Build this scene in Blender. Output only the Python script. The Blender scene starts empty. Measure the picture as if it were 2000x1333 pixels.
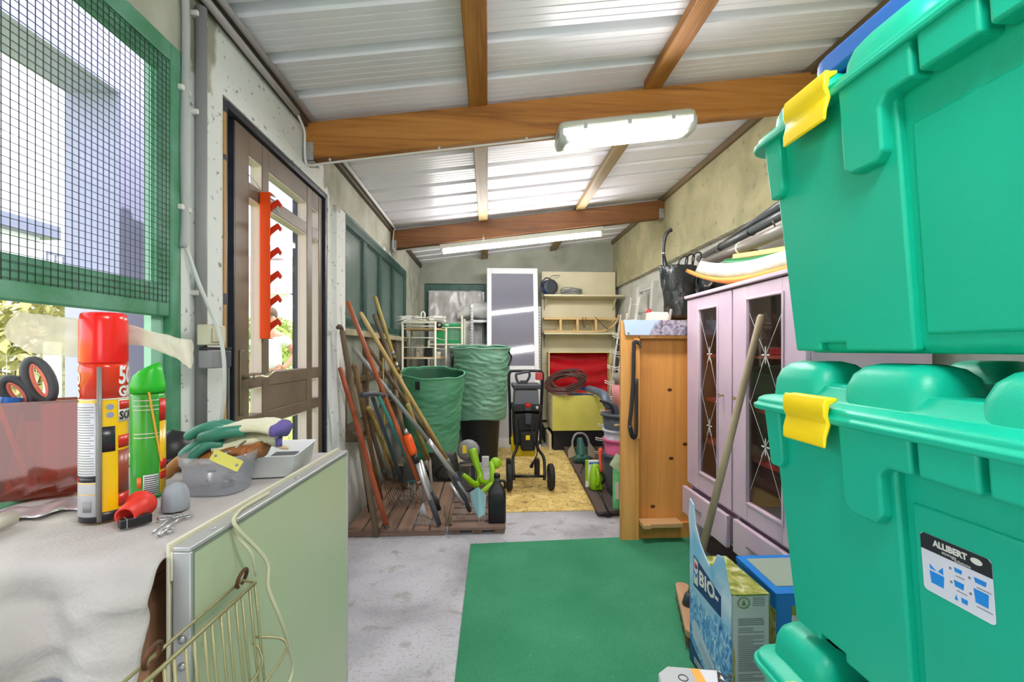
import bpy, math, random
from mathutils import Vector, Matrix, noise
random.seed(7)
PI = math.pi
sc = bpy.context.scene
# ---------------------------------------------------------------- camera
CAMZ = 1.19
PSI = math.atan(47 / 889.0)
FPX, HOR = 889.0, 684.0
cd = bpy.data.cameras.new('camera'); cam = bpy.data.objects.new('camera', cd)
sc.collection.objects.link(cam); sc.camera = cam
cd.sensor_width = 36; cd.lens = FPX * 36 / 2000; cd.shift_y = (HOR - 666.5) / 2000
cd.clip_start = 0.02; cd.clip_end = 300
cam.location = (0, 0, CAMZ); cam.rotation_euler = (PI / 2, 0, -PSI)
# ---------------------------------------------------------------- sky, sun, exposure
w = bpy.data.worlds.new('sky'); sc.world = w; w.use_nodes = True
bg = w.node_tree.nodes['Background']
bg.inputs[0].default_value = (0.96, 0.955, 1.0, 1); bg.inputs[1].default_value = 1.35
sd = bpy.data.lights.new('sun', 'SUN'); sun = bpy.data.objects.new('sun', sd); sc.collection.objects.link(sun)
sd.energy = 2.0; sd.angle = 0.01; sd.color = (1, .95, .85)
sun.rotation_euler = Vector((-0.62, -0.25, -1)).to_track_quat('-Z', 'Y').to_euler()
sc.view_settings.view_transform = 'Standard'; sc.view_settings.look = 'None'
sc.view_settings.gamma = 1; sc.view_settings.use_curve_mapping = False
sc.view_settings.exposure = 1.3
LAMP = 54.0
# ---------------------------------------------------------------- pixel -> place helpers (2000 x 1333 frame)
CP, SP = math.cos(PSI), math.sin(PSI)
def ray(px, py):
    dx = (px - 1000) / FPX; dz = (HOR - py) / FPX
    return Vector((dx * CP + SP, -dx * SP + CP, dz))
CO = Vector((0, 0, CAMZ))
def RX(px, py, X): r = ray(px, py); return CO + r * (X / r.x)
def RY(px, py, Y): r = ray(px, py); return CO + r * (Y / r.y)
def RZ(px, py, z): r = ray(px, py); return CO + r * ((z - CAMZ) / r.z)
XL, XR, YB = -0.93, 1.745, 6.28
def roofz(x): return 2.37 + 0.13 * (x - XL)
def V(*a): return Vector(a)
# ---------------------------------------------------------------- mesh builder
def frame(o, x, y, z=None):
    x = Vector(x).normalized(); y = Vector(y)
    y = (y - x * y.dot(x)).normalized(); z = x.cross(y)
    m = Matrix((x, y, z)).transposed().to_4x4(); m.translation = Vector(o); return m
def along(a, b, up=(0, 0, 1)):
    """matrix whose z runs from a to b"""
    a = Vector(a); b = Vector(b); z = (b - a).normalized(); u = Vector(up)
    if abs(z.dot(u)) > .99: u = Vector((0, 1, 0))
    x = u.cross(z).normalized(); y = z.cross(x)
    m = Matrix((x, y, z)).transposed().to_4x4(); m.translation = a; return m
def rrect(hx, hy, r, n=4):
    pts = []
    for (sx, sy, a0) in ((1, 1, 0), (-1, 1, 90), (-1, -1, 180), (1, -1, 270)):
        for i in range(n + 1):
            a = math.radians(a0 + 90 * i / n)
            pts.append((sx * (hx - r) + r * math.cos(a), sy * (hy - r) + r * math.sin(a)))
    return pts
class MB:
    def __init__(s): s.v = []; s.f = []; s.sm = []
    def add(s, vs, fs, smooth=False, M=None):
        o = len(s.v)
        for p in vs:
            p = Vector(p); s.v.append(M @ p if M else p)
        for f in fs: s.f.append([o + i for i in f]); s.sm.append(smooth)
        return s
    def box(s, x0, x1, y0, y1, z0, z1, M=None):
        vs = [(x0,y0,z0),(x1,y0,z0),(x1,y1,z0),(x0,y1,z0),(x0,y0,z1),(x1,y0,z1),(x1,y1,z1),(x0,y1,z1)]
        return s.hexa(vs, M)
    def hexa(s, vs, M=None):
        return s.add(vs, [(3,2,1,0),(4,5,6,7),(0,1,5,4),(1,2,6,5),(2,3,7,6),(3,0,4,7)], False, M)
    def bar(s, a, b, w, h, up=(0,0,1)):
        a = Vector(a); b = Vector(b); m = along(a, b, up); L = (b - a).length
        return s.box(-w/2, w/2, -h/2, h/2, 0, L, m)
    def tube(s, pts, r, seg=8, closed=False, sq=None, up=None, smooth=True, M=None):
        pts = [Vector(p) for p in pts]; n = len(pts)
        if not isinstance(r, (list, tuple)): r = [r] * n
        T = []
        for i in range(n):
            a = pts[(i - 1) % n] if (closed or i > 0) else pts[0]
            b = pts[(i + 1) % n] if (closed or i < n - 1) else pts[-1]
            t = b - a; T.append(t.normalized() if t.length > 1e-9 else Vector((0, 0, 1)))
        if up is not None: nrm = Vector(up)
        else:
            nrm = Vector((0, 0, 1)) if abs(T[0].z) < .9 else Vector((1, 0, 0))
        vs = []; fs = []
        for i in range(n):
            if up is not None: nrm = Vector(up)
            nn = nrm - T[i] * nrm.dot(T[i])
            if nn.length < 1e-6: nn = T[i].orthogonal()
            nrm = nn.normalized(); bn = T[i].cross(nrm)
            a_, b_ = sq if sq else (1, 1)
            for k in range(seg):
                an = 2 * PI * k / seg
                vs.append(pts[i] + nrm * (math.sin(an) * r[i] * b_) + bn * (math.cos(an) * r[i] * a_))
        m = n if closed else n - 1
        for i in range(m):
            for k in range(seg):
                j = (i + 1) % n; k2 = (k + 1) % seg
                fs.append((i*seg+k, j*seg+k, j*seg+k2, i*seg+k2))
        if not closed:
            fs.append(tuple(range(seg))); fs.append(tuple((n-1)*seg + k for k in reversed(range(seg))))
        return s.add(vs, fs, smooth, M)
    def cyl(s, a, b, r0, r1=None, seg=16, smooth=True):
        r1 = r0 if r1 is None else r1
        return s.tube([a, b], [r0, r1], seg, smooth=smooth)
    def lathe(s, prof, seg=24, M=None, smooth=True, wob=None):
        n = len(prof); vs = []; fs = []
        for i, (r, z) in enumerate(prof):
            for k in range(seg):
                a = 2 * PI * k / seg; q = 1 + (wob(a, z) if wob else 0)
                vs.append((r * q * math.cos(a), r * q * math.sin(a), z))
        for i in range(n - 1):
            for k in range(seg):
                k2 = (k + 1) % seg
                fs.append((i*seg+k, i*seg+k2, (i+1)*seg+k2, (i+1)*seg+k))
        if prof[0][0] > 1e-6: fs.append(tuple(reversed(range(seg))))
        if prof[-1][0] > 1e-6: fs.append(tuple((n-1)*seg + k for k in range(seg)))
        return s.add(vs, fs, smooth, M)
    def loft(s, rings, smooth=True, M=None, cap=True):
        m = len(rings[0]); vs = [p for r in rings for p in r]; fs = []
        for i in range(len(rings) - 1):
            for k in range(m):
                k2 = (k + 1) % m
                fs.append((i*m+k, i*m+k2, (i+1)*m+k2, (i+1)*m+k))
        if cap:
            fs.append(tuple(reversed(range(m)))); fs.append(tuple((len(rings)-1)*m + k for k in range(m)))
        return s.add(vs, fs, smooth, M)
    def prism(s, poly, h, M=None, z0=0):
        n = len(poly)
        ar = sum(poly[i][0]*poly[(i+1)%n][1]-poly[(i+1)%n][0]*poly[i][1] for i in range(n))
        if ar < 0: poly = list(reversed(poly))
        vs = [(x, y, z0) for x, y in poly] + [(x, y, z0 + h) for x, y in poly]
        fs = [tuple(reversed(range(n))), tuple(range(n, 2*n))]
        for i in range(n):
            j = (i + 1) % n; fs.append((i, j, n + j, n + i))
        return s.add(vs, fs, False, M)
    def ball(s, c, r, seg=14, rings=9, M=None):
        if not isinstance(r, (tuple, list)): r = (r, r, r)
        c = Vector(c); vs = [c + Vector((0, 0, -r[2]))]; fs = []
        for i in range(1, rings):
            ph = -PI/2 + PI * i / rings
            for k in range(seg):
                a = 2 * PI * k / seg
                vs.append(c + Vector((r[0]*math.cos(ph)*math.cos(a), r[1]*math.cos(ph)*math.sin(a), r[2]*math.sin(ph))))
        vs.append(c + Vector((0, 0, r[2]))); L = len(vs) - 1
        for k in range(seg):
            k2 = (k + 1) % seg
            fs.append((0, 1 + k2, 1 + k)); fs.append((L, L - seg + k, L - seg + k2))
            for i in range(rings - 2):
                fs.append((1+i*seg+k, 1+i*seg+k2, 1+(i+1)*seg+k2, 1+(i+1)*seg+k))
        return s.add(vs, fs, True, M)
    def grid(s, fn, nu, nv, smooth=True, M=None):
        vs = [fn(i / nu, j / nv) for j in range(nv + 1) for i in range(nu + 1)]; fs = []
        for j in range(nv):
            for i in range(nu):
                a = j * (nu + 1) + i; fs.append((a, a + 1, a + nu + 2, a + nu + 1))
        return s.add(vs, fs, smooth, M)
    def text(s, txt, size, M=None, ext=0.0006, bold=0.0, align='LEFT', warp=None, sx=1.0):
        c = bpy.data.curves.new('lettering', 'FONT'); c.body = txt; c.size = size; c.extrude = ext
        c.offset = bold; c.align_x = align; c.resolution_u = 2
        o = bpy.data.objects.new('lettering', c); sc.collection.objects.link(o)
        dg = bpy.context.evaluated_depsgraph_get(); dg.update()
        me = bpy.data.meshes.new_from_object(o.evaluated_get(dg))
        vs = [Vector((v.co.x * sx, v.co.y, v.co.z)) for v in me.vertices]; fs = [tuple(p.vertices) for p in me.polygons]
        if warp: vs = [warp(p) for p in vs]
        s.add(vs, fs, False, M)
        bpy.data.objects.remove(o); bpy.data.curves.remove(c); bpy.data.meshes.remove(me)
        return s
    def build(s, name, mat, parent=None, bevel=0, bseg=2, solid=0, sub=0, soff=0, ang=35):
        me = bpy.data.meshes.new(name)
        if parent is None:
            xs = [p.x for p in s.v]; ys = [p.y for p in s.v]; zs = [p.z for p in s.v]
            org = Vector(((min(xs)+max(xs))/2, (min(ys)+max(ys))/2, min(zs)))
            inv = Matrix.Translation(-org)
        else:
            m = Matrix.Identity(4); p = parent
            while p is not None: m = p.matrix_basis @ m; p = p.parent
            inv = m.inverted(); org = None
        me.from_pydata([inv @ p for p in s.v], [], s.f)
        me.polygons.foreach_set('use_smooth', s.sm); me.update()
        if isinstance(mat, (list, tuple)):
            for q in mat: me.materials.append(q)
        else: me.materials.append(mat)
        o = bpy.data.objects.new(name, me); sc.collection.objects.link(o)
        if parent is None: o.location = org
        else: o.parent = parent
        if solid:
            d = o.modifiers.new('solid', 'SOLIDIFY'); d.thickness = solid; d.offset = soff
        if bevel:
            d = o.modifiers.new('bevel', 'BEVEL'); d.width = bevel; d.segments = bseg
            d.limit_method = 'ANGLE'; d.angle_limit = math.radians(ang); d.harden_normals = False
            if bseg > 1:
                me.polygons.foreach_set('use_smooth', [True]*len(s.f)); me.set_sharp_from_angle(angle=math.radians(50))
        if sub:
            d = o.modifiers.new('sub', 'SUBSURF'); d.levels = sub; d.render_levels = sub
        return o
def thing(name, label, cat, loc, group=None, rotz=0):
    o = bpy.data.objects.new(name, None); sc.collection.objects.link(o)
    o.empty_display_size = .05; o.location = Vector(loc); o.rotation_euler = (0, 0, rotz)
    o['label'] = label; o['category'] = cat
    if group: o['group'] = group
    return o
def tag(o, label, cat, group=None, kind=None):
    o['label'] = label; o['category'] = cat
    if group: o['group'] = group
    if kind: o['kind'] = kind
    return o
def struct(o): o['kind'] = 'structure'; return o
def sroot(name, loc):
    o = bpy.data.objects.new(name, None); sc.collection.objects.link(o); o.location = Vector(loc)
    o['kind'] = 'structure'; return o
def bez(pts, n=8):
    """Catmull-Rom through pts"""
    pts = [Vector(p) for p in pts]; out = []
    P = [pts[0]*2 - pts[1]] + pts + [pts[-1]*2 - pts[-2]]
    for i in range(1, len(P) - 2):
        a, b, c, d = P[i-1], P[i], P[i+1], P[i+2]
        for k in range(n):
            t = k / n
            out.append(0.5*((2*b) + (c-a)*t + (2*a-5*b+4*c-d)*t*t + (3*b-a-3*c+d)*t**3))
    out.append(pts[-1]); return out
# ---------------------------------------------------------------- materials
def lin(c):
    c = c / 255.0
    return c / 12.92 if c <= .04045 else ((c + .055) / 1.055) ** 2.4
def col(c): return (lin(c[0]), lin(c[1]), lin(c[2]), 1)
MATS = {}
def mat(name, c, rough=.6, metal=0, c2=None, vs=6, det=4, bump=0, bs=60, stretch=None, spec=.5, contrast=(.35, .65), emit=0, alpha=1, sheen=0, coat=0):
    if name in MATS: return MATS[name]
    m = bpy.data.materials.new(name); m.use_nodes = True; nt = m.node_tree; N = nt.nodes; L = nt.links
    b = N['Principled BSDF']; MATS[name] = m
    b.inputs['Base Color'].default_value = col(c); b.inputs['Roughness'].default_value = rough
    b.inputs['Metallic'].default_value = metal; b.inputs['Specular IOR Level'].default_value = spec
    if coat: b.inputs['Coat Weight'].default_value = coat; b.inputs['Coat Roughness'].default_value = .1
    if sheen: b.inputs['Sheen Weight'].default_value = sheen
    if alpha < 1: b.inputs['Alpha'].default_value = alpha
    if emit:
        b.inputs['Emission Color'].default_value = col(c); b.inputs['Emission Strength'].default_value = emit
    tc = None
    def coords():
        nonlocal tc
        if tc is None:
            t = N.new('ShaderNodeTexCoord'); mp = N.new('ShaderNodeMapping')
            L.new(t.outputs['Object'], mp.inputs['Vector'])
            if stretch: mp.inputs['Scale'].default_value = stretch
            tc = mp.outputs['Vector']
        return tc
    if c2 is not None:
        n = N.new('ShaderNodeTexNoise'); n.inputs['Scale'].default_value = vs; n.inputs['Detail'].default_value = det
        L.new(coords(), n.inputs['Vector'])
        r = N.new('ShaderNodeValToRGB'); r.color_ramp.elements[0].position = contrast[0]; r.color_ramp.elements[1].position = contrast[1]
        r.color_ramp.elements[0].color = col(c); r.color_ramp.elements[1].color = col(c2)
        L.new(n.outputs['Fac'], r.inputs['Fac']); L.new(r.outputs['Color'], b.inputs['Base Color'])
    if bump:
        n = N.new('ShaderNodeTexNoise'); n.inputs['Scale'].default_value = bs; n.inputs['Detail'].default_value = 4
        L.new(coords(), n.inputs['Vector'])
        bp = N.new('ShaderNodeBump'); bp.inputs['Strength'].default_value = bump; bp.inputs['Distance'].default_value = .01
        L.new(n.outputs['Fac'], bp.inputs['Height']); L.new(bp.outputs['Normal'], b.inputs['Normal'])
    return m
def wood(name, c, c2, c3=None, axis='Y', scale=1.0, rough=.55, dist=3.0, bump=.15):
    """grain running along an axis"""
    if name in MATS: return MATS[name]
    m = bpy.data.materials.new(name); m.use_nodes = True; nt = m.node_tree; N = nt.nodes; L = nt.links
    b = N['Principled BSDF']; MATS[name] = m; b.inputs['Roughness'].default_value = rough
    t = N.new('ShaderNodeTexCoord'); mp = N.new('ShaderNodeMapping'); L.new(t.outputs['Object'], mp.inputs['Vector'])
    st = {'X': (.06, 1, 1), 'Y': (1, .06, 1), 'Z': (1, 1, .06)}[axis]
    mp.inputs['Scale'].default_value = [q * scale for q in st]
    n = N.new('ShaderNodeTexNoise'); n.inputs['Scale'].default_value = 9; n.inputs['Detail'].default_value = 6; n.inputs['Distortion'].default_value = dist * .35
    L.new(mp.outputs[0], n.inputs['Vector'])
    n2 = N.new('ShaderNodeTexNoise'); n2.inputs['Scale'].default_value = 60; n2.inputs['Detail'].default_value = 3
    L.new(mp.outputs[0], n2.inputs['Vector'])
    mx = N.new('ShaderNodeMath'); mx.operation = 'MULTIPLY_ADD'; mx.inputs[1].default_value = .3
    L.new(n2.outputs['Fac'], mx.inputs[0]); L.new(n.outputs['Fac'], mx.inputs[2])
    r = N.new('ShaderNodeValToRGB'); e = r.color_ramp.elements
    e[0].position = .42; e[1].position = .85; e[0].color = col(c2); e[1].color = col(c)
    if c3: q = e.new(.6); q.color = col(c3)
    L.new(mx.outputs[0], r.inputs['Fac']); L.new(r.outputs['Color'], b.inputs['Base Color'])
    bp = N.new('ShaderNodeBump'); bp.inputs['Strength'].default_value = bump; bp.inputs['Distance'].default_value = .004
    L.new(mx.outputs[0], bp.inputs['Height']); L.new(bp.outputs['Normal'], b.inputs['Normal'])
    return m
def glass(name, tint=(255,255,255), gloss=.12, rough=.02, haze=0.0, hazec=(230,232,240)):
    """thin pane: lets light through, mirrors a little, optional haze"""
    if name in MATS: return MATS[name]
    m = bpy.data.materials.new(name); m.use_nodes = True; nt = m.node_tree; N = nt.nodes; L = nt.links
    MATS[name] = m; N.remove(N['Principled BSDF']); out = N['Material Output']
    tr = N.new('ShaderNodeBsdfTransparent'); tr.inputs[0].default_value = col(tint)
    gl = N.new('ShaderNodeBsdfGlossy'); gl.inputs['Roughness'].default_value = rough
    mix = N.new('ShaderNodeMixShader'); mix.inputs[0].default_value = gloss
    L.new(tr.outputs[0], mix.inputs[1]); L.new(gl.outputs[0], mix.inputs[2]); last = mix
    if haze:
        df = N.new('ShaderNodeBsdfDiffuse'); df.inputs[0].default_value = col(hazec)
        tl = N.new('ShaderNodeBsdfTranslucent'); tl.inputs[0].default_value = col(hazec)
        a = N.new('ShaderNodeMixShader'); a.inputs[0].default_value = .4
        L.new(df.outputs[0], a.inputs[1]); L.new(tl.outputs[0], a.inputs[2])
        m2 = N.new('ShaderNodeMixShader'); m2.inputs[0].default_value = haze
        L.new(last.outputs[0], m2.inputs[1]); L.new(a.outputs[0], m2.inputs[2]); last = m2
    L.new(last.outputs[0], out.inputs[0]); return m
# ---- special surfaces with shaped wear
def base_nodes(name):
    m = bpy.data.materials.new(name); m.use_nodes = True; MATS[name] = m
    return m, m.node_tree.nodes, m.node_tree.links, m.node_tree.nodes['Principled BSDF']
def nz(N, L, vec, scale, det=4, dist=0):
    n = N.new('ShaderNodeTexNoise'); n.inputs['Scale'].default_value = scale; n.inputs['Detail'].default_value = det
    n.inputs['Distortion'].default_value = dist; L.new(vec, n.inputs['Vector']); return n.outputs['Fac']
def ramp(N, L, fac, stops):
    r = N.new('ShaderNodeValToRGB'); e = r.color_ramp.elements
    e[0].position = stops[0][0]; e[0].color = col(stops[0][1]); e[1].position = stops[-1][0]; e[1].color = col(stops[-1][1])
    for p, c in stops[1:-1]: q = e.new(p); q.color = col(c)
    L.new(fac, r.inputs['Fac']); return r.outputs['Color']
def mth(N, L, op, a, b=None, clamp=False):
    m = N.new('ShaderNodeMath'); m.operation = op; m.use_clamp = clamp
    for i, q in enumerate((a, b)):
        if q is None: continue
        if isinstance(q, (int, float)): m.inputs[i].default_value = q
        else: L.new(q, m.inputs[i])
    return m.outputs[0]
def mixc(N, L, fac, a, b):
    m = N.new('ShaderNodeMix'); m.data_type = 'RGBA'
    if isinstance(fac, (int, float)): m.inputs[0].default_value = fac
    else: L.new(fac, m.inputs[0])
    for i, q in ((6, a), (7, b)):
        if isinstance(q, tuple): m.inputs[i].default_value = col(q)
        else: L.new(q, m.inputs[i])
    return m.outputs[2]
def step(N, L, val, edge, soft=.01):
    """0 below edge, 1 above"""
    r = N.new('ShaderNodeMapRange'); r.inputs['From Min'].default_value = edge - soft; r.inputs['From Max'].default_value = edge + soft
    L.new(val, r.inputs['Value']); return r.outputs[0]
def bumpit(N, L, b, h, strength, dist=.01):
    bp = N.new('ShaderNodeBump'); bp.inputs['Strength'].default_value = strength; bp.inputs['Distance'].default_value = dist
    L.new(h, bp.inputs['Height']); L.new(bp.outputs['Normal'], b.inputs['Normal'])
def pos(N, L):
    g = N.new('ShaderNodeNewGeometry'); s = N.new('ShaderNodeSeparateXYZ'); L.new(g.outputs['Position'], s.inputs[0])
    return g.outputs['Position'], s.outputs[0], s.outputs[1], s.outputs[2]
def wall_left_mat():
    m, N, L, b = base_nodes('painted concrete left'); P, x, y, z = pos(N, L)
    n = nz(N, L, P, 5, 6); n2 = nz(N, L, P, 1.3, 4); n3 = nz(N, L, P, 38, 3)
    con = ramp(N, L, n, [(.3, (146,150,132)), (.5, (176,178,160)), (.7, (194,195,180))])
    wht = ramp(N, L, n2, [(.3, (226,232,228)), (.6, (240,243,240))])
    spk = step(N, L, n3, .675, .03)
    wht = mixc(N, L, mth(N, L, 'MULTIPLY', spk, .75), wht, (112,112,98))
    wob = mth(N, L, 'MULTIPLY', mth(N, L, 'SUBTRACT', n, .5), .35)
    zz = mth(N, L, 'ADD', z, wob); yy = mth(N, L, 'ADD', y, mth(N, L, 'MULTIPLY', wob, .5))
    low = mth(N, L, 'SUBTRACT', 1.0, step(N, L, zz, 2.07))
    band = mth(N, L, 'MULTIPLY', step(N, L, yy, 1.60), mth(N, L, 'SUBTRACT', 1.0, step(N, L, yy, 2.62)))
    notfar = mth(N, L, 'SUBTRACT', 1.0, step(N, L, y, 5.24, .02))
    f = mth(N, L, 'MULTIPLY', mth(N, L, 'MAXIMUM', low, band), notfar)
    dirt = mth(N, L, 'MULTIPLY', mth(N, L, 'SUBTRACT', 1.0, step(N, L, zz, .22, .2)), .75)
    c = mixc(N, L, f, con, wht); c = mixc(N, L, dirt, c, (112,100,74))
    L.new(c, b.inputs['Base Color']); b.inputs['Roughness'].default_value = .9
    bumpit(N, L, b, n, .35); return m
def wall_right_mat():
    m, N, L, b = base_nodes('concrete lintel over painted blocks'); P, x, y, z = pos(N, L)
    n = nz(N, L, P, 3.5, 7, .6); n2 = nz(N, L, P, 16, 4)
    con = ramp(N, L, n, [(.25, (158,154,120)), (.48, (178,173,134)), (.7, (196,190,150))])
    blk = ramp(N, L, n, [(.3, (190,192,182)), (.65, (218,219,210))])
    st = mth(N, L, 'MULTIPLY', step(N, L, n2, .66, .04), .5); con = mixc(N, L, st, con, (128,124,96))
    edge = mth(N, L, 'MULTIPLY', step(N, L, mth(N, L, 'ADD', z, mth(N, L, 'MULTIPLY', n2, .05)), 2.075, .004), 1.0)
    c = mixc(N, L, edge, blk, con)
    L.new(c, b.inputs['Base Color']); b.inputs['Roughness'].default_value = .9; bumpit(N, L, b, n2, .3); return m
def wall_back_mat():
    m, N, L, b = base_nodes('grey green concrete'); P, x, y, z = pos(N, L)
    n = nz(N, L, P, 3, 6, .5)
    c = ramp(N, L, n, [(.3, (146,150,134)), (.5, (162,166,150)), (.7, (176,179,164))])
    L.new(c, b.inputs['Base Color']); b.inputs['Roughness'].default_value = .9; bumpit(N, L, b, n, .3); return m
def floor_mat():
    m, N, L, b = base_nodes('worn concrete floor'); P, x, y, z = pos(N, L)
    n = nz(N, L, P, 2.2, 8, .4); n2 = nz(N, L, P, 75, 3); n3 = nz(N, L, P, 9, 5, .6)
    c = ramp(N, L, n, [(.3, (148,148,152)), (.5, (182,183,188)), (.7, (204,205,210))])
    g = mth(N, L, 'MULTIPLY', step(N, L, n2, .60, .05), .35); c = mixc(N, L, g, c, (120,114,104))
    d = mth(N, L, 'MULTIPLY', step(N, L, n3, .64, .05), .5); c = mixc(N, L, d, c, (128,118,100))
    L.new(c, b.inputs['Base Color']); b.inputs['Roughness'].default_value = .85; bumpit(N, L, b, n2, .5, .006); return m
def carpet_mat():
    m, N, L, b = base_nodes('green needle felt carpet'); P, x, y, z = pos(N, L)
    n = nz(N, L, P, 3, 5); n2 = nz(N, L, P, 230, 2); n3 = nz(N, L, P, 60, 3)
    c = ramp(N, L, n, [(.3, (60,136,98)), (.7, (78,156,118))])
    g = mth(N, L, 'MULTIPLY', step(N, L, n2, .5, .15), .45); c = mixc(N, L, g, c, (44,116,80))
    s = mth(N, L, 'MULTIPLY', step(N, L, n3, .70, .04), .4); c = mixc(N, L, s, c, (98,168,128))
    L.new(c, b.inputs['Base Color']); b.inputs['Roughness'].default_value = .95; b.inputs['Specular IOR Level'].default_value = .1
    bumpit(N, L, b, n2, .7, .004); return m
def mat_print():
    m, N, L, b = base_nodes('ochre printed mat'); P, x, y, z = pos(N, L)
    n = nz(N, L, P, 5, 5, 1.2); n2 = nz(N, L, P, 8, 4, 2.2)
    c = ramp(N, L, n, [(.3, (206,172,92)), (.5, (228,200,120)), (.7, (240,220,150))])
    a = mth(N, L, 'ABSOLUTE', mth(N, L, 'SUBTRACT', n2, .5)); ln = mth(N, L, 'SUBTRACT', 1.0, step(N, L, a, .022, .010))
    c = mixc(N, L, mth(N, L, 'MULTIPLY', ln, .62), c, (112,80,36))
    sp = mth(N, L, 'MULTIPLY', step(N, L, nz(N, L, P, 9, 3), .66, .03), .7); c = mixc(N, L, sp, c, (126,98,52))
    L.new(c, b.inputs['Base Color']); b.inputs['Roughness'].default_value = .6; return m
def roof_mat():
    m, N, L, b = base_nodes('white lacquered roof sheet'); P, x, y, z = pos(N, L)
    n = nz(N, L, P, 1.5, 3)
    c = ramp(N, L, n, [(.35, (234,234,240)), (.65, (244,244,248))])
    L.new(c, b.inputs['Base Color']); b.inputs['Roughness'].default_value = .33; b.inputs['Specular IOR Level'].default_value = .6
    return m
def frost_print():
    m, N, L, b = base_nodes('icy forest print'); P, x, y, z = pos(N, L)
    v = N.new('ShaderNodeMapping'); v.inputs['Scale'].default_value = (1, 1, .45); L.new(P, v.inputs[0])
    n = nz(N, L, v.outputs[0], 38, 8, 2.5); n2 = nz(N, L, P, 7, 4)
    ice = ramp(N, L, n, [(.3, (44,84,160)), (.45, (86,150,222)), (.56, (150,204,246)), (.68, (236,246,255))])
    sky = ramp(N, L, n2, [(.35, (128,196,238)), (.65, (222,238,252))])
    f = step(N, L, mth(N, L, 'ADD', z, mth(N, L, 'MULTIPLY', n2, .16)), .345, .03)
    c = mixc(N, L, f, ice, sky)
    L.new(c, b.inputs['Base Color']); b.inputs['Roughness'].default_value = .3; return m
def leaf_print():
    m, N, L, b = base_nodes('leafy carton print'); P, x, y, z = pos(N, L)
    n = nz(N, L, P, 16, 5, 1.5)
    c = ramp(N, L, n, [(.35, (120,132,40)), (.5, (176,178,84)), (.62, (216,212,170)), (.75, (228,226,206))])
    L.new(c, b.inputs['Base Color']); b.inputs['Roughness'].default_value = .45; return m
def rock_print():
    m, N, L, b = base_nodes('rocky landscape print'); P, x, y, z = pos(N, L)
    n = nz(N, L, P, 20, 8, 2.0); n2 = nz(N, L, P, 6, 3)
    rk = ramp(N, L, n, [(.32, (84,78,92)), (.46, (146,138,156)), (.6, (196,190,204)), (.7, (150,128,110))])
    xx = mth(N, L, 'ADD', x, mth(N, L, 'MULTIPLY', mth(N, L, 'SUBTRACT', n2, .5), .12))
    zz = mth(N, L, 'ADD', xx, mth(N, L, 'MULTIPLY', z, -.4))
    c = mixc(N, L, step(N, L, zz, .50, .01), (192,214,240), rk)
    L.new(c, b.inputs['Base Color']); b.inputs['Roughness'].default_value = .25; return m
# ---- plain ones
m_wl, m_wr, m_wb, m_fl = wall_left_mat(), wall_right_mat(), wall_back_mat(), floor_mat()
m_roof = roof_mat(); m_carpet = carpet_mat()
m_beam = wood('orange stained pine beam', (212,148,72), (128,76,28), (184,120,50), 'X', 1.2)
m_beam2 = wood('brown stained pine beam', (160,106,60), (92,56,28), (130,84,44), 'X', 1.2)
m_raft = wood('stained rafter', (196,140,70), (88,52,20), (160,106,46), 'Y', 1.5)
m_raft2 = wood('weathered rafter', (162,138,84), (104,84,44), (140,116,68), 'Y', 1.5)
m_green = mat('dark green frame paint', (66,138,98), .5, c2=(100,162,134), vs=9, bump=.2, bs=30)
m_teal = mat('teal window paint', (44,84,74), .5, c2=(62,104,94), vs=7)
m_brown = mat('brown door paint', (110,94,76), .5, c2=(126,110,90), vs=5)
m_navy = mat('blackish blue paint', (34,38,50), .45, c2=(46,50,62), vs=14)
m_pink = mat('lilac pink paint', (212,186,208), .45, c2=(222,198,212), vs=4)
m_white = mat('white lacquer', (236,238,238), .4)
m_cream = mat('cream laminate', (226,220,186), .5, c2=(216,209,174), vs=3)
m_bin = mat('sea green polypropylene', (6,186,152), .42, c2=(10,192,158), vs=3, bump=.06, bs=300)
m_yel = mat('yellow plastic', (255,222,14), .4)
m_blue = mat('blue plastic', (44,112,206), .4)
m_black = mat('black plastic', (26,26,29), .42)
m_black2 = mat('black rubber', (30,30,32), .7)
m_dgrey = mat('dark grey plastic', (66,70,78), .5)
m_grey = mat('grey plastic', (140,142,146), .45)
m_lgrey = mat('light grey plastic', (196,198,198), .5)
m_steel = mat('brushed steel', (190,192,194), .32, metal=.9)
m_galv = mat('galvanised metal', (172,176,176), .5, metal=.6, c2=(196,198,198), vs=20)
m_rust = mat('rusty iron', (112,72,46), .7, metal=.4, c2=(86,60,44), vs=40)
m_red = mat('red plastic', (214,30,24), .4)
m_orange = mat('orange plastic', (252,92,18), .45)
m_lime = mat('lime plastic', (146,200,24), .4)
m_whitep = mat('white plastic', (232,232,226), .5)
m_wire = mat('white coated wire', (244,243,236), .45)
m_owire = mat('olive coated wire', (150,146,104), .4, metal=.3)
m_dmesh = mat('dark wire mesh', (46,52,60), .55, metal=.3)
m_plaster = mat('whitewash', (216,220,212), .9, c2=(190,194,182), vs=5, bump=.2)
m_grip = mat('charcoal grip', (58,60,64), .6)
# ================================================================ SETTING
YF = -2.4   # unseen front of the shed behind the camera; doorway added to light the foreground
struct(MB().box(-1.13, 1.95, YF, 6.48, -.12, 0).build('floor', m_fl))
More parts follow.
